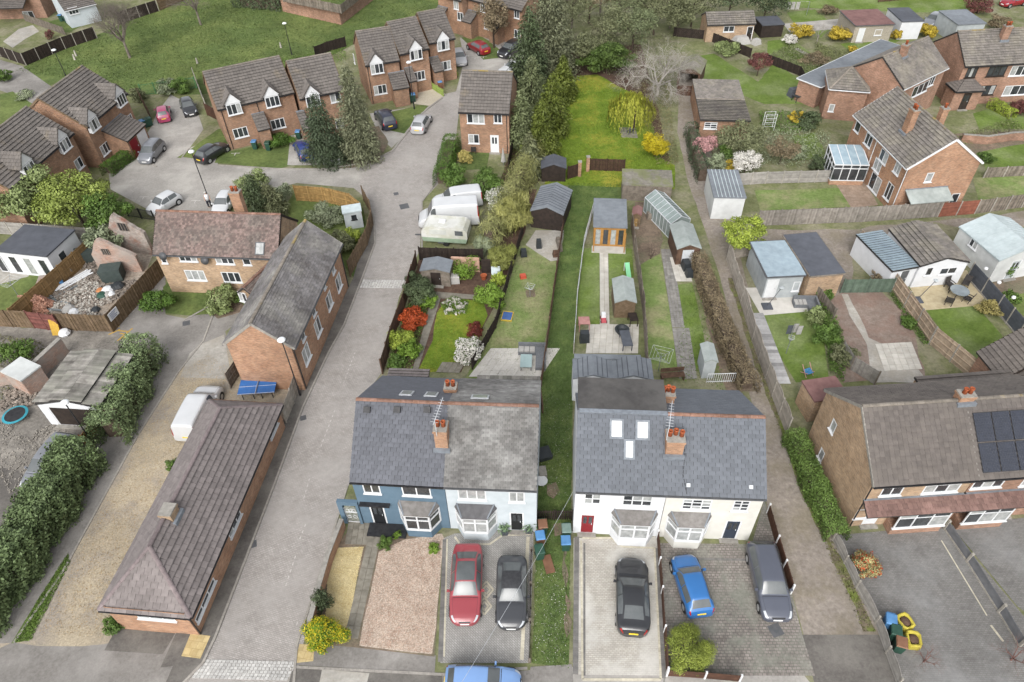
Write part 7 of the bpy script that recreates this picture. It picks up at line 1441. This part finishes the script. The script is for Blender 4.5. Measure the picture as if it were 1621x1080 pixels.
obj1('black tub on the grass path beside the grey roofed house', 'planter_tub', 'tub', 861, 722, lambda m: m.cbox(0, 0, 0, .9, .9, .4, .3, 1.1), bin_k); obj1('white basin on the grass path by the house wall', 'basin', 'basin', 857, 765, lambda m: m.lathe(0, 0, [(.2, 0), (.4, .25), (.42, .3), (.3, .28)], 14), white); obj1('brown board against the grey roofed house wall', 'board', 'board', 857, 640, lambda m: m.box(-.05, -.9, 0, .05, .9, 1.0), wood_b, 3); obj1('pale stone trough on the grass path', 'trough', 'trough', 859, 750, lambda m: m.cbox(0, 0, 0, .5, .8, .35, .1), conc)
for i, (x, y) in enumerate(((799, 845), (837, 842))): o = thing('potted_plant', ('left', 'right')[i] + ' potted palm by the black door of the grey roofed house', 'potted plant', G(x, y)); MB().cbox(0, 0, 0, .35, .35, .4, 0, 1.2).build('pot', slate_f, o); P_ = np.array([(0, 0, .6)] * 60) + nprs.normal(size=(60, 3)) * .16; leaf_obj('foliage', P_, nprs.normal(size=(60, 3)) + np.array([0, 0, .6]), .42, leafm('palm', '#7d9470', '#6a835e'), o, None, .16)
for i, (x, y) in enumerate(((1211, 447), (1219, 455), (1225, 462), (1207, 440))): obj1(('second', 'third', 'nearest', 'furthest')[i] + ' gas bottle in the row beside the white patio', 'gas_bottle', 'gas bottle', x - 8, y, lambda m: m.lathe(0, 0, [(.15, 0), (.16, .1), (.16, .6), (.06, .72), (.05, .8)], 10), (bin_g, bin_k, lgrey, terra)[i])
obj1('terracotta flower pot near the pink wall', 'flower_pot', 'pot', 766, 442, lambda m: m.lathe(0, 0, [(.2, 0), (.28, .4), (.3, .45), (.22, .42)], 12), terra); obj1('mirror like sheet leaning by the pink wall', 'sheet_glass', 'sheet', 785, 437, lambda m: m.add([(-.4, 0, 0), (.4, 0, 0), (.4, .5, .7), (-.4, .5, .7)], [(0, 1, 2, 3)]), felt_white); obj1('dark doorway shed front beside the flower pot', 'timber_screen', 'screen', 770, 432, lambda m: m.box(-.4, -.05, 0, .4, .05, 1.5), wood_d)
chair('black garden chair against the detached brick house', 750, 243, 180, rattan, rec=.1); t = thing('closed_parasol', 'grey closed parasol in the garden of the detached brick house', 'parasol', G(797, 262)); MB().tube((0, 0, 0), (0, 0, 2.0), .03, .03, 6).build('pole', galv, t); MB().lathe(0, 0, [(.28, .5), (.12, 1.5), (.03, 2.1)], 10).build('canopy', cush, t)
for i, (x, y) in enumerate(((121, 89), (119, 95), (313, 101), (445, 76))): obj1(('far', 'near', 'lone right hand', 'lamp side')[i] + ' pale marker post on the green', 'marker_post', 'post', x, y, lambda m: m.cbox(0, 0, 0, .25, .25, .8, 0, .5), concpost)
t = thing('mesh_cot', 'white framed trellis arch beside the garage block', 'trellis', G(1215, 205)); m = MB(); [m.tube((x, y, 0), (x, y, 2.0), .03, .03, 5) for x in (-.6, .6) for y in (-.3, .3)]; [m.bar((-.6, y, z), (.6, y, z), .03, .03) for y in (-.3, .3) for z in (.5, 1, 1.5, 2)]; m.build('frame', white, t); t.name = 'trellis_arch'
table('grey patio table under the top right house wall', 1262, 160, 1.2, .9, .72, bin_k, 20); obj1('grey covered barbecue by the top right flat roof', 'barbecue_cover', 'barbecue', 1255, 152, lambda m: m.cbox(0, 0, 0, 1.3, .9, 1.0, .3, .8), slate_f)
obj1('white goods bag heap by the top brick garage', 'boat_cover', 'cover', 1172, 68, lambda m: (m.cbox(0, 0, 0, 2.6, 1.6, .9, .2, .6), m.cbox(2.0, -.6, 0, 1.2, 1.0, .7, .5, .7)), cush)
for i, (x, y) in enumerate(((1546, 452), (1566, 474), (1588, 498), (1608, 524))): obj1('white globe lamp on the ' + ('first', 'second', 'third', 'fourth')[i] + ' post of the slate fence from the garage', 'globe_lamp', 'lamp', x, y, lambda m: m.lathe(0, 0, [(.03, 1.7), (.14, 1.76), (.17, 1.85), (.12, 1.95), (.03, 1.98)], 10), white)
for i, (x, y) in enumerate(((880, 262), (845, 272))): obj1(('blue tarpaulin bundle behind the small felt shed', 'blue drum by the small felt shed')[i], ('tarpaulin', 'drum')[i], ('tarpaulin', 'drum')[i], x - 20, y, lambda m: m.lathe(0, 0, [(.5, 0), (.55, .3), (.3, .6), (.05, .65)], 9), (bin_k, bin_b)[i])
m = MB(); A_, B_ = HW.O + Vector((-.1, 0, 4.75)), G(700, 1130, 7.5); n = 14; ps = [A_.lerp(B_, i / n) - Vector((0, 0, 1.2 * math.sin(math.pi * i / n) * .4)) for i in range(n + 1)]; m.path(ps, .009, 4); tag(m.build('overhead_cable', lgrey), 'pale overhead cable running from the white house over the drives', 'cable')
obj1('yellow framed hurdle by the long shed', 'hurdle', 'hurdle', 1014, 312, lambda m: (m.bar((-.6, -.4, .05), (.6, .4, .6), .08, .08), m.bar((-.6, -.1, .05), (.6, .7, .6), .08, .08)), ym)
for i, (x, y, w_, d_, h_) in enumerate(((853, 392, .5, .5, .9), (885, 390, .4, 1.8, .6), (829, 405, .6, .6, .7), (880, 405, .6, .6, .5), (1030, 345, .9, .7, .6), (1085, 425, .7, 1.0, .8), (1090, 437, .6, .7, .7))): obj1(('black cabinet in front of the black shed', 'low clutter shelf beside the black shed', 'covered barrow under the shrubs by the black shed', 'timber trug by the grass path fence', 'old timber bench by the greenhouse', 'covered motorbike before the pale green roofed shed', 'folded bicycle cover before the pale green roofed shed')[i], ('cabinet', 'shelf_unit', 'barrow_cover', 'trug', 'bench', 'bike_cover', 'bike_cover')[i], ('cabinet', 'shelf', 'cover', 'trug', 'bench', 'cover', 'cover')[i], x, y, lambda m: m.cbox(0, 0, 0, w_, d_, h_, .1, .8), (bin_k, wood_g, bin_k, wood_b, wood_g, bin_k, bin_k)[i])
t = thing('metal_bench', 'slatted timber bench behind the cream house', 'bench', G(1064, 600), R(4)); [MB().box(-.9, -.25 + .14 * i, .42, .9, -.14 + .14 * i, .46).build('slat', wood_b, t) for i in range(4)]; [MB().box(-.9, .28, .55 + .14 * i, .9, .32, .66 + .14 * i).build('slat', wood_b, t) for i in range(3)]; [MB().box(x, -.25, 0, x + .08, .32, .42).build('leg', wood_b, t) for x in (-.85, .77)]; t.name = 'garden_bench'
t = thing('railing', 'white metal railing behind the cream house', 'railing', G(1118, 606)); m = MB(); [m.tube((i * .16, 0, 0), (i * .16, 0, .95), .02, .02, 4) for i in range(14)]; m.bar((0, 0, .95), (2.1, 0, .95), .04, .04); m.bar((0, 0, .12), (2.1, 0, .12), .04, .04); m.build('bars', white, t)
# ================================================================ PLANTS
l_dark = leafm('dark', '#5a6848', '#454f36'); l_conif = leafm('conifer', '#55634a', '#424d38'); l_olive = leafm('olive', '#7f8360', '#666b4c'); l_feath = leafm('feathery', '#82866a', '#696d52'); l_yew = leafm('yew', '#6f7a34', '#4d5822'); l_mid = leafm('mid', '#66803c', '#4e682c'); l_hedge = leafm('hedge', '#5c7a32', '#486424'); l_bright = leafm('bright', '#7a963c', '#627f2a'); l_lime = leafm('lime', '#a3b24a', '#86983a'); l_pale = leafm('pale', '#93a06c', '#74824e'); l_sage = leafm('sage', '#9aa384', '#7c8668'); l_yellow = leafm('yellow', '#cdbd2c', '#ab9c1c'); l_forsy = leafm('forsythia', '#c9b244', '#a89234'); l_red = leafm('red', '#b5542c', '#8c3b1e'); l_dred = leafm('dark_red', '#7a3a30', '#5c2a24'); l_white = leafm('white_blossom', '#e6e3dc', '#cfcbc2', .15); l_pink = leafm('pink_blossom', '#c79a98', '#b08382', .2); l_purple = leafm('purple', '#7a4d48', '#5f3a37'); l_brown = leafm('beech_brown', '#8e8066', '#736650'); l_willow = leafm('willow', '#a9ab44', '#898d30'); l_bamboo = leafm('bamboo', '#a3a262', '#7f8044'); l_grass = leafm('grass_blade', '#6f8a3c', '#5a7430'); l_leyl = leafm('leylandii', '#74865a', '#5b6c45')
# --- tall hedges on the left
hedge('tall dark green hedge along the lane at the lower left', '138,738 92,815 34,905 -26,995', 2.3, 2.6, l_leyl, 40000, .19, var=.4)
hedge('loose grey green shrub hedge beside the asbestos roofed workshop', '238,572 214,630 182,702', 2.0, 2.5, leafm('sagegreen', '#84956a', '#6a7b52'), 17000, .18, var=.4)
hedge('clipped box hedge in front of the red door house', '172,278 208,251', 1.3, 1.2, l_hedge, 4500, .12, var=.06)
hedge('clipped hedge by the garden of the detached brick house', '716,235 700,295', 1.7, 1.7, l_hedge, 6500, .14, var=.12)
hedge('bright clipped hedge beside the back lane and brick semi', '1255,700 1290,785 1320,852', 1.35, 1.1, leafm('privet', '#6b8442', '#556c32'), 15000, .12, var=.16)
hedge('leafless brown beech hedge along the back lane', '1103,420 1128,490 1153,555 1184,622', 1.35, 1.4, l_brown, 15000, .13, var=.14)
hedge('dark clipped yew hedge along the back lane top', '1092,215 1100,255 1112,290', 1.3, 1.7, l_conif, 3500, .16)
hedge('dark bushes along the top edge of the green', '380,8 448,14', 2.5, 2.0, l_dark, 4000, .25, var=.4)
hedge('low hedge in front of the right hand semi', '1568,170 1600,188', 1.0, 1.0, l_lime, 2500, .14)
hedge('ragged wispy hedge between the vans and the outlined garden', '772,402 790,372 808,335 828,295 846,262', 1.3, 2.6, leafm('wisp', '#a0a068', '#7f8250'), 9000, .7, var=.5, wispy=1)
# --- conifers
conifer('dark cone shaped conifer behind the white picket fence', 521, 258, 7.8, 2.7, l_conif, 15000, .22, pw=.6)
conifer('tall feathery brown green conifer beside the cone conifer', 574, 256, 10.6, 2.3, l_feath, 11000, .26, pw=.5, base=.8)
conifer('huge dark spruce at the top of the outlined garden', 868, 120, 14.5, 4.0, leafm('spruce', '#7c8062', '#636750'), 13000, .34, pw=.65)
conifer('tall conifer left of the huge spruce by the parking court', 838, 150, 10.5, 3.0, l_dark, 9000, .36, pw=.6)
for i, (x, y, h_, r_, mt) in enumerate(((872, 215, 7.2, 2.3, l_yew), (858, 250, 6.4, 2.2, l_yew), (842, 190, 7.5, 2.3, leafm('sagefir', '#7d8660', '#636c48')), (826, 232, 6.5, 2.0, leafm('sagefir', '#7d8660', '#636c48')), (890, 160, 5.5, 1.9, l_yew), (838, 275, 4.6, 1.7, l_olive))):
    conifer(('yew like conifer overhanging the outlined lawn', 'lower yew like conifer above the small felt shed', 'grey green conifer behind the outlined garden edge', 'grey green conifer nearest the detached brick house', 'small conifer at the far left of the outlined lawn', 'olive conifer left of the small felt shed')[i], x, y, h_, r_, mt, 6500, .3, pw=.55)
conifer('dark conifer in the yard behind the cottage', 412, 345, 4.6, 1.7, l_dark, 5000, .24, pw=.5); conifer('second dark conifer in the yard behind the cottage', 436, 342, 3.8, 1.5, l_olive, 3500, .24, pw=.5)
conifer('dwarf dark conifer by the low orange brick wall', 513, 960, 1.7, .55, l_dark, 1500, .14, pw=.4)
# --- leafy trees
for i, (x, y, h_, r_, mt, n) in enumerate(((40, 305, 5.5, 3.4, l_pale, 9000), (110, 312, 5.2, 3.6, leafm('limegreen', '#96a456', '#78863c'), 10000), (165, 335, 4.2, 2.2, l_mid, 4500), (163, 375, 3.0, 1.7, l_sage, 3000))): leafy_tree(('pale grey green tree before the left estate house', 'yellow green tree behind the garden room', 'mid green tree beside the limewashed ruin', 'silvery shrub tree against the broken gable')[i], x, y, h_, r_, mt, n, .26)
leafy_tree('spreading dark shrubs at the far end of the outlined lawn', 962, 92, 3.8, 3.6, leafm('deepgreen', '#5d7236', '#435626'), 10000, .24, ry=2.2, trunk=.1); leafy_tree('dark evergreen behind the shrubs at the top of the outlined garden', 925, 72, 4.5, 2.4, l_olive, 5000, .26)
for i, (x, y, h_, r_, mt) in enumerate(((890, 10, 8, 4, l_olive), (935, -12, 7, 4.5, l_brown), (985, -15, 8, 5, leafm('greygreen', '#77805c', '#5c6546')), (1040, 5, 7, 3.6, l_olive), (1075, 20, 5, 2.6, l_olive), (960, 40, 6, 4, l_olive), (1005, 35, 6.5, 3.6, leafm('greygreen', '#77805c', '#5c6546')), (1100, 0, 6, 3.6, l_olive), (1215, 2, 5, 3.2, l_dark), (780, 25, 7, 2.4, l_brown), (1160, -12, 6, 4.0, l_dark))): leafy_tree(('olive crown behind the huge spruce', 'dark crown at the top centre', 'grey green crown in the top centre', 'dark crown right of the top centre', 'dark crown left of the top brick garage', 'green crown over the outlined garden end', 'pale grey crown behind the pale bare tree', 'dark crown behind the top brick garage', 'dark bush by the laundry line', 'brown budding tree by the top parking court', 'dark crown beyond the brick garage roof')[i], x, y, h_, r_, mt, 3600, .25, group='trees along the top of the photograph')
leafy_tree('yellow green tree by the back lane and bowed fence', 1180, 368, 3.6, 2.0, l_lime, 5500, .18); leafy_tree('pink blossom tree beside the back lane hedge', 1116, 228, 2.8, 1.3, l_pink, 2500, .16); leafy_tree('white blossom tree behind the white clad garage', 1182, 257, 2.8, 1.6, l_white, 3000, .15); leafy_tree('purple leaved maple on the top right lawn', 1203, 99, 2.8, 1.6, l_purple, 3500, .16); leafy_tree('grey green shrub tree over the garage block', 1175, 215, 3.6, 2.8, l_olive, 4500, .2)
leafy_tree('fluffy pale tree beside the detached garages of the right semi', 1240, 235, 3.0, 1.8, l_brown, 2500, .16)
# --- bare trees
bark_silver = M('bark_silver', '#bdb8b0', '#9a948b', 4, .95); bark_pale2 = M('bark_grey', '#8a8178', '#70675f', 4, .95)
bare_tree('large leafless tree on the left of the green', 206, 92, 9.0, bark_pale2, 5, r=.2, spread=.85, kids=5, seg=2); bare_tree('leafless tree at the top of the green', 318, 40, 8.5, bark_pale2, 5, r=.18, spread=.8, kids=5, seg=2)
bare_tree('pale silvery leafless tree at the edge of the outlined lawn', 1040, 152, 9.5, bark_silver, 5, r=.2, spread=1.35, up=-.02, kids=5, trunk=.16, seg=2); bare_tree('pale thicket of twigs under the silvery leafless tree', 990, 142, 5.0, bark_silver, 4, r=.08, spread=1.3, up=.0, kids=5, trunk=.08); bare_tree('second pale leafless tree behind the open shed', 1052, 120, 5.0, bark_pale, 4, r=.12, spread=.9, up=.05, trunk=.2)
bare_tree('leafless twiggy shrub behind the greenhouse path', 1030, 410, 2.6, twig, 4, r=.06, spread=.8, trunk=.1); bare_tree('leafless red shrub at the bottom of the large drive', 1462, 1048, 2.2, leafm('redtwig', '#7f5f58', '#684b45'), 4, r=.05, spread=1.0, trunk=.1, up=.05); bare_tree('leafless red shrub by the drive divider at the bottom right', 1600, 1045, 2.8, MATS['leaf_redtwig'], 4, r=.06, spread=1.0, trunk=.1, up=.05)
bare_tree('leafless pale tree in the top right garden', 1292, 70, 3.6, bark_pale, 4, r=.08, spread=.7)
# --- weeping willow
p = G(1003, 205); t = thing('willow_tree', 'small yellow weeping willow over the garden chair', 'tree', (p.x, p.y, 0)); MB().tube((0, 0, 0), (0, 0, 3.0), .12, .08, 8).build('trunk', bark, t); n = 300; Pp, Nn_, Dd_ = [], [], []
for i in range(n):
    a = rnd.uniform(0, 6.28); r_ = 2.7 * math.sqrt(rnd.random()); z0 = 4.2 - r_ * r_ * .2 + rnd.uniform(-.3, .3); L_ = rnd.uniform(.6, 2.6)
    for k in range(9): z = z0 - L_ * k / 9; Pp.append((math.cos(a) * (r_ + .1 * k / 9) + rnd.gauss(0, .05) - .5, math.sin(a) * (r_ + .1 * k / 9) + rnd.gauss(0, .05), max(.3, z))); Nn_.append((math.cos(a) + rnd.gauss(0, .4), math.sin(a) + rnd.gauss(0, .4), .3)); Dd_.append((0, 0, -1))
leaf_obj('crown', np.array(Pp), np.array(Nn_), .36, l_willow, t, None, .22, direc=np.array(Dd_, float))
# --- bushes
B_L = [('golden yellow shrub at the right edge of the outlined lawn', 1038, 228, 1.5, 3.0, l_yellow, 6500, .14), ('pale bamboo like clump at the outlined garden boundary', 806, 345, 1.6, 3.2, l_bamboo, 5500, .24), ('second pale bamboo clump by the black shed', 822, 330, 1.6, 3.0, l_bamboo, 4000, .24), ('olive shrub between caravan and bamboo', 768, 385, 1.1, 1.8, l_sage, 2500, .2), ('lowest bamboo clump beside the pale lawn fence', 796, 405, 1.3, 2.2, leafm('bamboo2', '#8f9450', '#707538'), 3500, .2),
 ('dark bush behind the white vans', 718, 282, 1.6, 2.4, l_mid, 3500, .2), ('green bush left of the white blossom shrub', 768, 290, 2.2, 2.4, l_mid, 4500, .2), ('pale yellow bush by the detached house garden', 735, 250, .9, 1.3, leafm('cream_yellow', '#cdbf74', '#b3a55c'), 1800, .14), ('round green bush in the cottage garden', 246, 478, 1.5, 1.9, l_hedge, 4000, .16), ('grey green shrub beside the cottage garden path', 349, 474, 1.5, 1.9, l_pale, 3500, .18), ('bush under the cottage front window', 385, 470, .9, 1.3, l_mid, 1500, .15), ('silver leaved shrub behind the barn house', 513, 340, 1.7, 2.2, l_sage, 4000, .18), ('lime shrub inside the curved fence', 552, 372, 1.0, 1.5, l_lime, 1800, .16), ('olive shrub inside the curved fence', 538, 385, 1.4, 2.2, l_olive, 3000, .18), ('grey pale shrub in the cottage back yard', 398, 290, 1.8, 2.6, l_pale, 3500, .2), ('tall light shrub by the yellow framed fence', 447, 305, 1.0, 2.2, l_sage, 2000, .18), ('rounded bush at the long estate house', 443, 221, 1.6, 1.5, l_hedge, 3500, .15), ('yellow bush by the royal blue car', 492, 222, .7, 1.4, l_lime, 1200, .15),
 ('dark green bush by the weathered shed in the outlined garden', 663, 462, 1.5, 2.2, l_dark, 5000, .16), ('lime green shrub right of the dark green bush', 676, 476, .9, 1.2, l_bright, 2500, .14), ('orange red shrub in the outlined garden bed', 653, 502, 1.25, 1.6, l_red, 4000, .17), ('lime yellow shrub below the orange red shrub', 632, 535, 1.1, 1.6, l_lime, 2800, .16), ('yellow green shrub in the lower outlined bed', 648, 552, 1.0, 1.3, l_bright, 2400, .15), ('low green shrub at the house end of the outlined bed', 628, 570, .8, 1.0, l_mid, 1600, .14), ('round green bush at the right of the outlined lawn', 778, 466, 1.4, 2.1, l_bright, 5000, .15), ('lime bush above the round green bush', 790, 442, .8, 1.0, l_lime, 1500, .14), ('dark red shrub at the right of the outlined lawn', 752, 522, .8, .9, l_dred, 1600, .14), ('green creeper on the pink wall', 738, 425, 1.5, 1.6, l_bright, 2200, .15),
 ('olive climber left of the weathered shed', 655, 440, .8, 1.5, l_dark, 1500, .15), ('green dome shrub on the blue house forecourt', 609, 860, .5, .75, l_mid, 1600, .09), ('small leafy plant on the pink gravel', 687, 868, .42, .4, l_bright, 700, .11), ('tiny shrub by the blue house wall', 628, 847, .3, .4, l_bright, 500, .09), ('yellow green rounded shrub on the cobbled drive corner', 1088, 1028, 1.45, 1.6, leafm('spiraea', '#98a44a', '#7c8a3a'), 18000, .07), ('variegated shrub with orange tips on the large drive', 1373, 892, .95, 1.4, leafm('variegated', '#c9bf88', '#a39d6a'), 6000, .085),
 ('shrubby border beside the patio garden', 1292, 500, .9, 1.3, l_pale, 1800, .16), ('dense green border shrub by the soil plot', 1308, 530, 1.2, 1.4, l_mid, 2500, .16), ('brown green border shrub lower down the soil plot', 1338, 560, 1.1, 1.4, l_olive, 2200, .16), ('green shrub at the top of the soil plot', 1306, 465, .8, 1.0, l_mid, 1400, .15), ('golden bush by the slate grey fence', 1567, 488, .95, 1.1, leafm('gold', '#b3a86c', '#958a52'), 2500, .13), ('green shrub by the far right slate fence', 1600, 470, .9, .9, l_mid, 1600, .15), ('green climber on the white metal garage', 1595, 425, .7, 1.9, l_mid, 1300, .16), ('dark brown shrub by the soil plot gate', 1392, 440, .8, 1.0, l_brown, 1400, .14), ('green weeds at the foot of the framed fence', 1440, 510, .8, .7, l_mid, 1500, .14), ('shrub at the near corner of the plum roofed building', 181, 988, .75, .9, l_mid, 1800, .13), ('weeds beside the plum roofed building wall', 272, 735, .5, .7, l_mid, 900, .12),
 ('large forsythia left of the red felt garage', 1268, 48, 1.7, 1.9, l_forsy, 3500, .2), ('forsythia against the red felt garage', 1332, 53, 1.7, 1.9, l_forsy, 3500, .2), ('forsythia between two garages', 1420, 54, .8, 1.4, l_forsy, 1500, .18), ('forsythia right of the white garage', 1471, 48, 1.4, 1.9, l_forsy, 3000, .2), ('small yellow shrub on the top right lawn', 1348, 77, .6, 1.0, l_forsy, 900, .16), ('white magnolia in the top right garden', 1252, 62, 1.1, 1.5, l_white, 1500, .18), ('green climber on the red felt garage', 1378, 48, .8, 1.7, l_mid, 1300, .17), ('pale shrub by the dark sloping fence', 1148, 76, 2.0, 1.6, l_pale, 3000, .2), ('brown shrub border across the top right lawns', 1290, 92, 2.2, 1.0, l_brown, 2500, .17), ('rusty bare shrub behind the grey garage', 1583, 35, 1.6, 2.0, l_brown, 2500, .18), ('dark shrub behind the blue grey roof garage', 1552, 8, 2.2, 2.4, l_purple, 3000, .2), ('round dark bush by the conservatory lawn', 1296, 258, 1.0, 1.6, l_dark, 2500, .15), ('yellow shrub beside the white blossom tree', 1160, 264, .9, 1.3, l_forsy, 1500, .15), ('green shrubs on the back lane corner', 1135, 255, 1.0, 1.5, l_sage, 1800, .17), ('pale fluffy shrub on the conservatory lawn', 1262, 240, 1.2, 1.4, l_sage, 2000, .17), ('yellow shrub beside the trellis arch', 1262, 185, .9, 1.4, l_forsy, 1500, .16), ('dark creeper left of the orange brick semi', 1280, 190, 1.7, 1.6, l_dark, 2800, .2), ('purple shrub in front of the right hand semi', 1615, 170, 1.4, 1.7, l_purple, 2500, .18), ('green shrub on the far right front lawn', 1560, 250, 1.0, 1.0, l_mid, 1500, .16),
 ('yellow bush at the end house of the stepped row', 718, 115, .7, 1.0, l_lime, 1000, .15), ('dark shrub in the parking bay end', 262, 138, 1.6, 1.7, l_sage, 2500, .18), ('second shrub in the parking bay end', 288, 135, 1.5, 1.8, l_mid, 2500, .18), ('shrubs beside the red door house bins', 218, 150, 1.2, 1.5, l_olive, 2000, .18), ('purple shrub on the top left patio', 79, 55, .7, 1.3, l_purple, 1000, .15), ('round dark bush at the left edge footpath', 2, 120, 1.3, 1.5, l_mid, 2200, .17), ('flower border by the left edge lawn', 40, 150, 1.5, .7, l_sage, 1800, .15), ('green topped wall creeper at the left edge', 22, 555, 1.3, 2.0, l_mid, 2200, .18), ('purple bare shrub by the top right laundry', 1310, 15, 1.5, 1.5, l_brown, 1500, .18), ('tall shrub behind the white clad garage', 1150, 240, .8, 1.6, l_mid, 1500, .17), ('green shrub at the pale wire fence top', 1045, 310, .6, .8, l_mid, 900, .14)]
for q in B_L:
  bush(*q[:5], q[5], q[6], q[7], wispy=1 if 'bamboo' in q[0] or 'between caravan' in q[0] else 0, **(dict(flowers=l_red, fn=700, fsize=.1) if 'orange tips' in q[0] else {}))
bush('big yellow and green variegated bush at the forecourt corner', 513, 1000, 1.35, 1.5, leafm('euonymus', '#7f9a2a', '#587722'), 12000, .08, flowers=l_yellow, fn=3200, fsize=.075, ry=1.1)
bush('white flowering shrub by the large white patio', 742, 553, 1.2, 1.8, l_mid, 2200, .13, flowers=l_white, fn=4200, fsize=.11); bush('white blossom shrub above the caravan', 792, 312, 1.3, 2.4, l_sage, 2000, .16, flowers=l_white, fn=1200, fsize=.12)
for i, (x, y, h_) in enumerate(((905, 45, 9), (950, 22, 10), (1000, 30, 9), (1060, 45, 6.5), (1030, 5, 9), (795, 60, 6))): bare_tree(('leafless grey tree rising behind the huge spruce', 'tall leafless grey tree at the top centre', 'leafless grey tree above the silvery tree', 'leafless brown tree by the dark sloping fence', 'leafless grey tree right of the top centre', 'leafless brown tree in the parking court corner')[i], x, y, h_, bark_pale2, 5, r=.15, spread=.7, kids=4, seg=2)
# --- uncountable low growth
def weeds(label, name, s, n, size, mat, zr=(.02, .08)): o = scatter(name, s, n, size, mat, zr); o['label'] = label; o['category'] = 'ground cover'
weeds('short grass of the green', 'grass_tufts', '25,112 140,62 290,0 720,0 648,30 545,78 455,100 225,140 203,147 105,125', 26000, .2, leafm('tuft_far', '#64763f', '#54662f', .2))
weeds('grass blades of the outlined lawn', 'grass_tufts', '868,262 888,200 912,120 985,140 1030,190 1068,262 1068,300 862,292', 14000, .14, leafm('tuft_vivid', '#7a9434', '#688326', .2)); weeds('grass blades of the small outlined lawn', 'grass_tufts', '660,590 685,540 692,495 708,472 765,478 772,500 745,560 720,590', 9000, .09, MATS['leaf_tuft_vivid'], (.01, .05))
weeds('grass blades of the grass path', 'grass_tufts', '900,290 985,292 940,320 924,391 909,540 904,800 900,1058 842,1050 848,790 854,616 868,540 883,412', 22000, .1, leafm('tuft_strip', '#62793d', '#506a2f', .22), (.01, .06)); weeds('grass blades of the pale lawn', 'grass_tufts', '736,600 800,470 822,390 870,415 880,440 862,540 850,600', 9000, .1, leafm('tuft_pale', '#86915f', '#75824f', .18), (.01, .05))
for lab, s, n, sz, mt, zr in (('mixed border plants of the middle right gardens', '1120,225 1200,215 1250,205 1310,215 1320,255 1290,270 1215,262 1190,285 1125,285', 5000, .2, l_sage, (.03, .8)), ('green border plants behind the garage block', '1200,180 1270,178 1300,200 1255,215 1205,210', 2200, .2, l_mid, (.03, .6)), ('planted borders of the top right gardens', '1215,90 1260,110 1300,128 1345,112 1300,95 1250,72', 3000, .2, l_olive, (.03, .5)), ('planted border beside the red felt garage', '1290,70 1340,85 1390,100 1345,112 1290,80', 2200, .2, leafm('border', '#7f8558', '#666c44'), (.03, .5)), ('rough grass under the top trees', '870,60 1070,55 1075,110 1060,140 1000,130 940,112 880,110', 5000, .22, l_olive, (.03, .4)), ('weeds at the foot of the framed timber fence', '1405,465 1420,462 1478,545 1462,548', 1500, .14, l_mid, (.03, .3)), ('rough border beside the soil plot', '1295,478 1312,480 1340,560 1335,606 1312,590 1300,520', 3000, .16, l_mid, (.03, .6)), ('ragged grass edge of the brown hedge', '1060,600 1095,450 1105,420 1150,620', 900, .14, l_grass, (.02, .1)), ('rough grass along the estate backs', '320,118 455,92 545,75 550,95 460,120 330,150', 3000, .2, l_grass, (.02, .1)), ('planting in the front plots of the right semis', '1400,230 1520,215 1600,190 1621,205 1500,240 1410,258', 2500, .18, leafm('border', '#7f8558', '#666c44'), (.02, .4))): weeds(lab, 'border_plants', s, n, sz, mt, zr)
weeds('daisies in the grass strip by the drives', 'daisies', '848,900 898,900 896,1050 846,1048', 420, .06, l_white, (.05, .08)); weeds('daisies near the side gate', 'daisies', '856,620 902,640 902,790 852,780', 300, .06, l_white, (.05, .08))
weeds('weeds along the back lane edge', 'weeds', '1152,440 1164,440 1204,560 1256,700 1306,830 1386,1000 1366,1000 1290,830 1212,625 1168,490', 2200, .13, leafm('weed', '#7c7d52', '#66663f', .3)); weeds('ivy and litter under the conifers', 'ground_cover', '785,300 850,150 900,110 908,125 898,190 872,262 850,290 800,330 770,400', 9000, .18, leafm('ivy', '#5f6e30', '#475524', .3), (.02, .3)); weeds('low plants in the outlined garden beds', 'bed_plants', '612,585 640,500 662,440 690,455 682,475 652,590', 3500, .14, l_mid, (.03, .3)); weeds('low plants round the rockery', 'bed_plants', '697,482 716,470 742,478 738,498 706,500', 1200, .13, l_mid, (.03, .25)); weeds('weeds on the rubble and waste ground', 'weeds', '0,530 60,540 100,560 60,600 0,640', 1500, .16, MATS['leaf_weed'])
weeds('low growth under the pale bare tree', 'ground_cover', '1000,130 1060,120 1065,200 1075,262 1040,262 1020,200', 4500, .16, leafm('litter', '#8c8660', '#6f6a48', .3), (.02, .3)); weeds('weeds along the grass verge', 'weeds', '22,1018 60,950 108,876 112,890 50,1014', 2500, .1, l_grass)
for lab, s, n in (('gravel stones on the sandy track', '60,1005 165,1010 240,900 330,740 440,640 330,560 290,590 225,690 160,810 108,905', 9000),): o = scatter('gravel_stones', s, n, .09, leafm('gravelbit', '#b8a27e', '#9c8766', .3, .95), (.012, .03), upright=3); o['label'] = lab; o['category'] = 'gravel'
for lab, s, n, mt in (('loose stones of the pink gravel bed', '600,874 640,855 700,850 684,1034 569,1021', 12000, leafm('gravelpink', '#dcc3b0', '#a78672', .35, .95)), ('loose stones of the yellow gravel bed', '528,868 576,866 551,985 543,1008 515,985 518,920', 5000, leafm('gravelyel', '#e6d6a6', '#c0a970', .3, .95))): o = scatter('gravel_stones', s, n, .07, mt, (.028, .045), upright=3); o['label'] = lab; o['category'] = 'gravel'
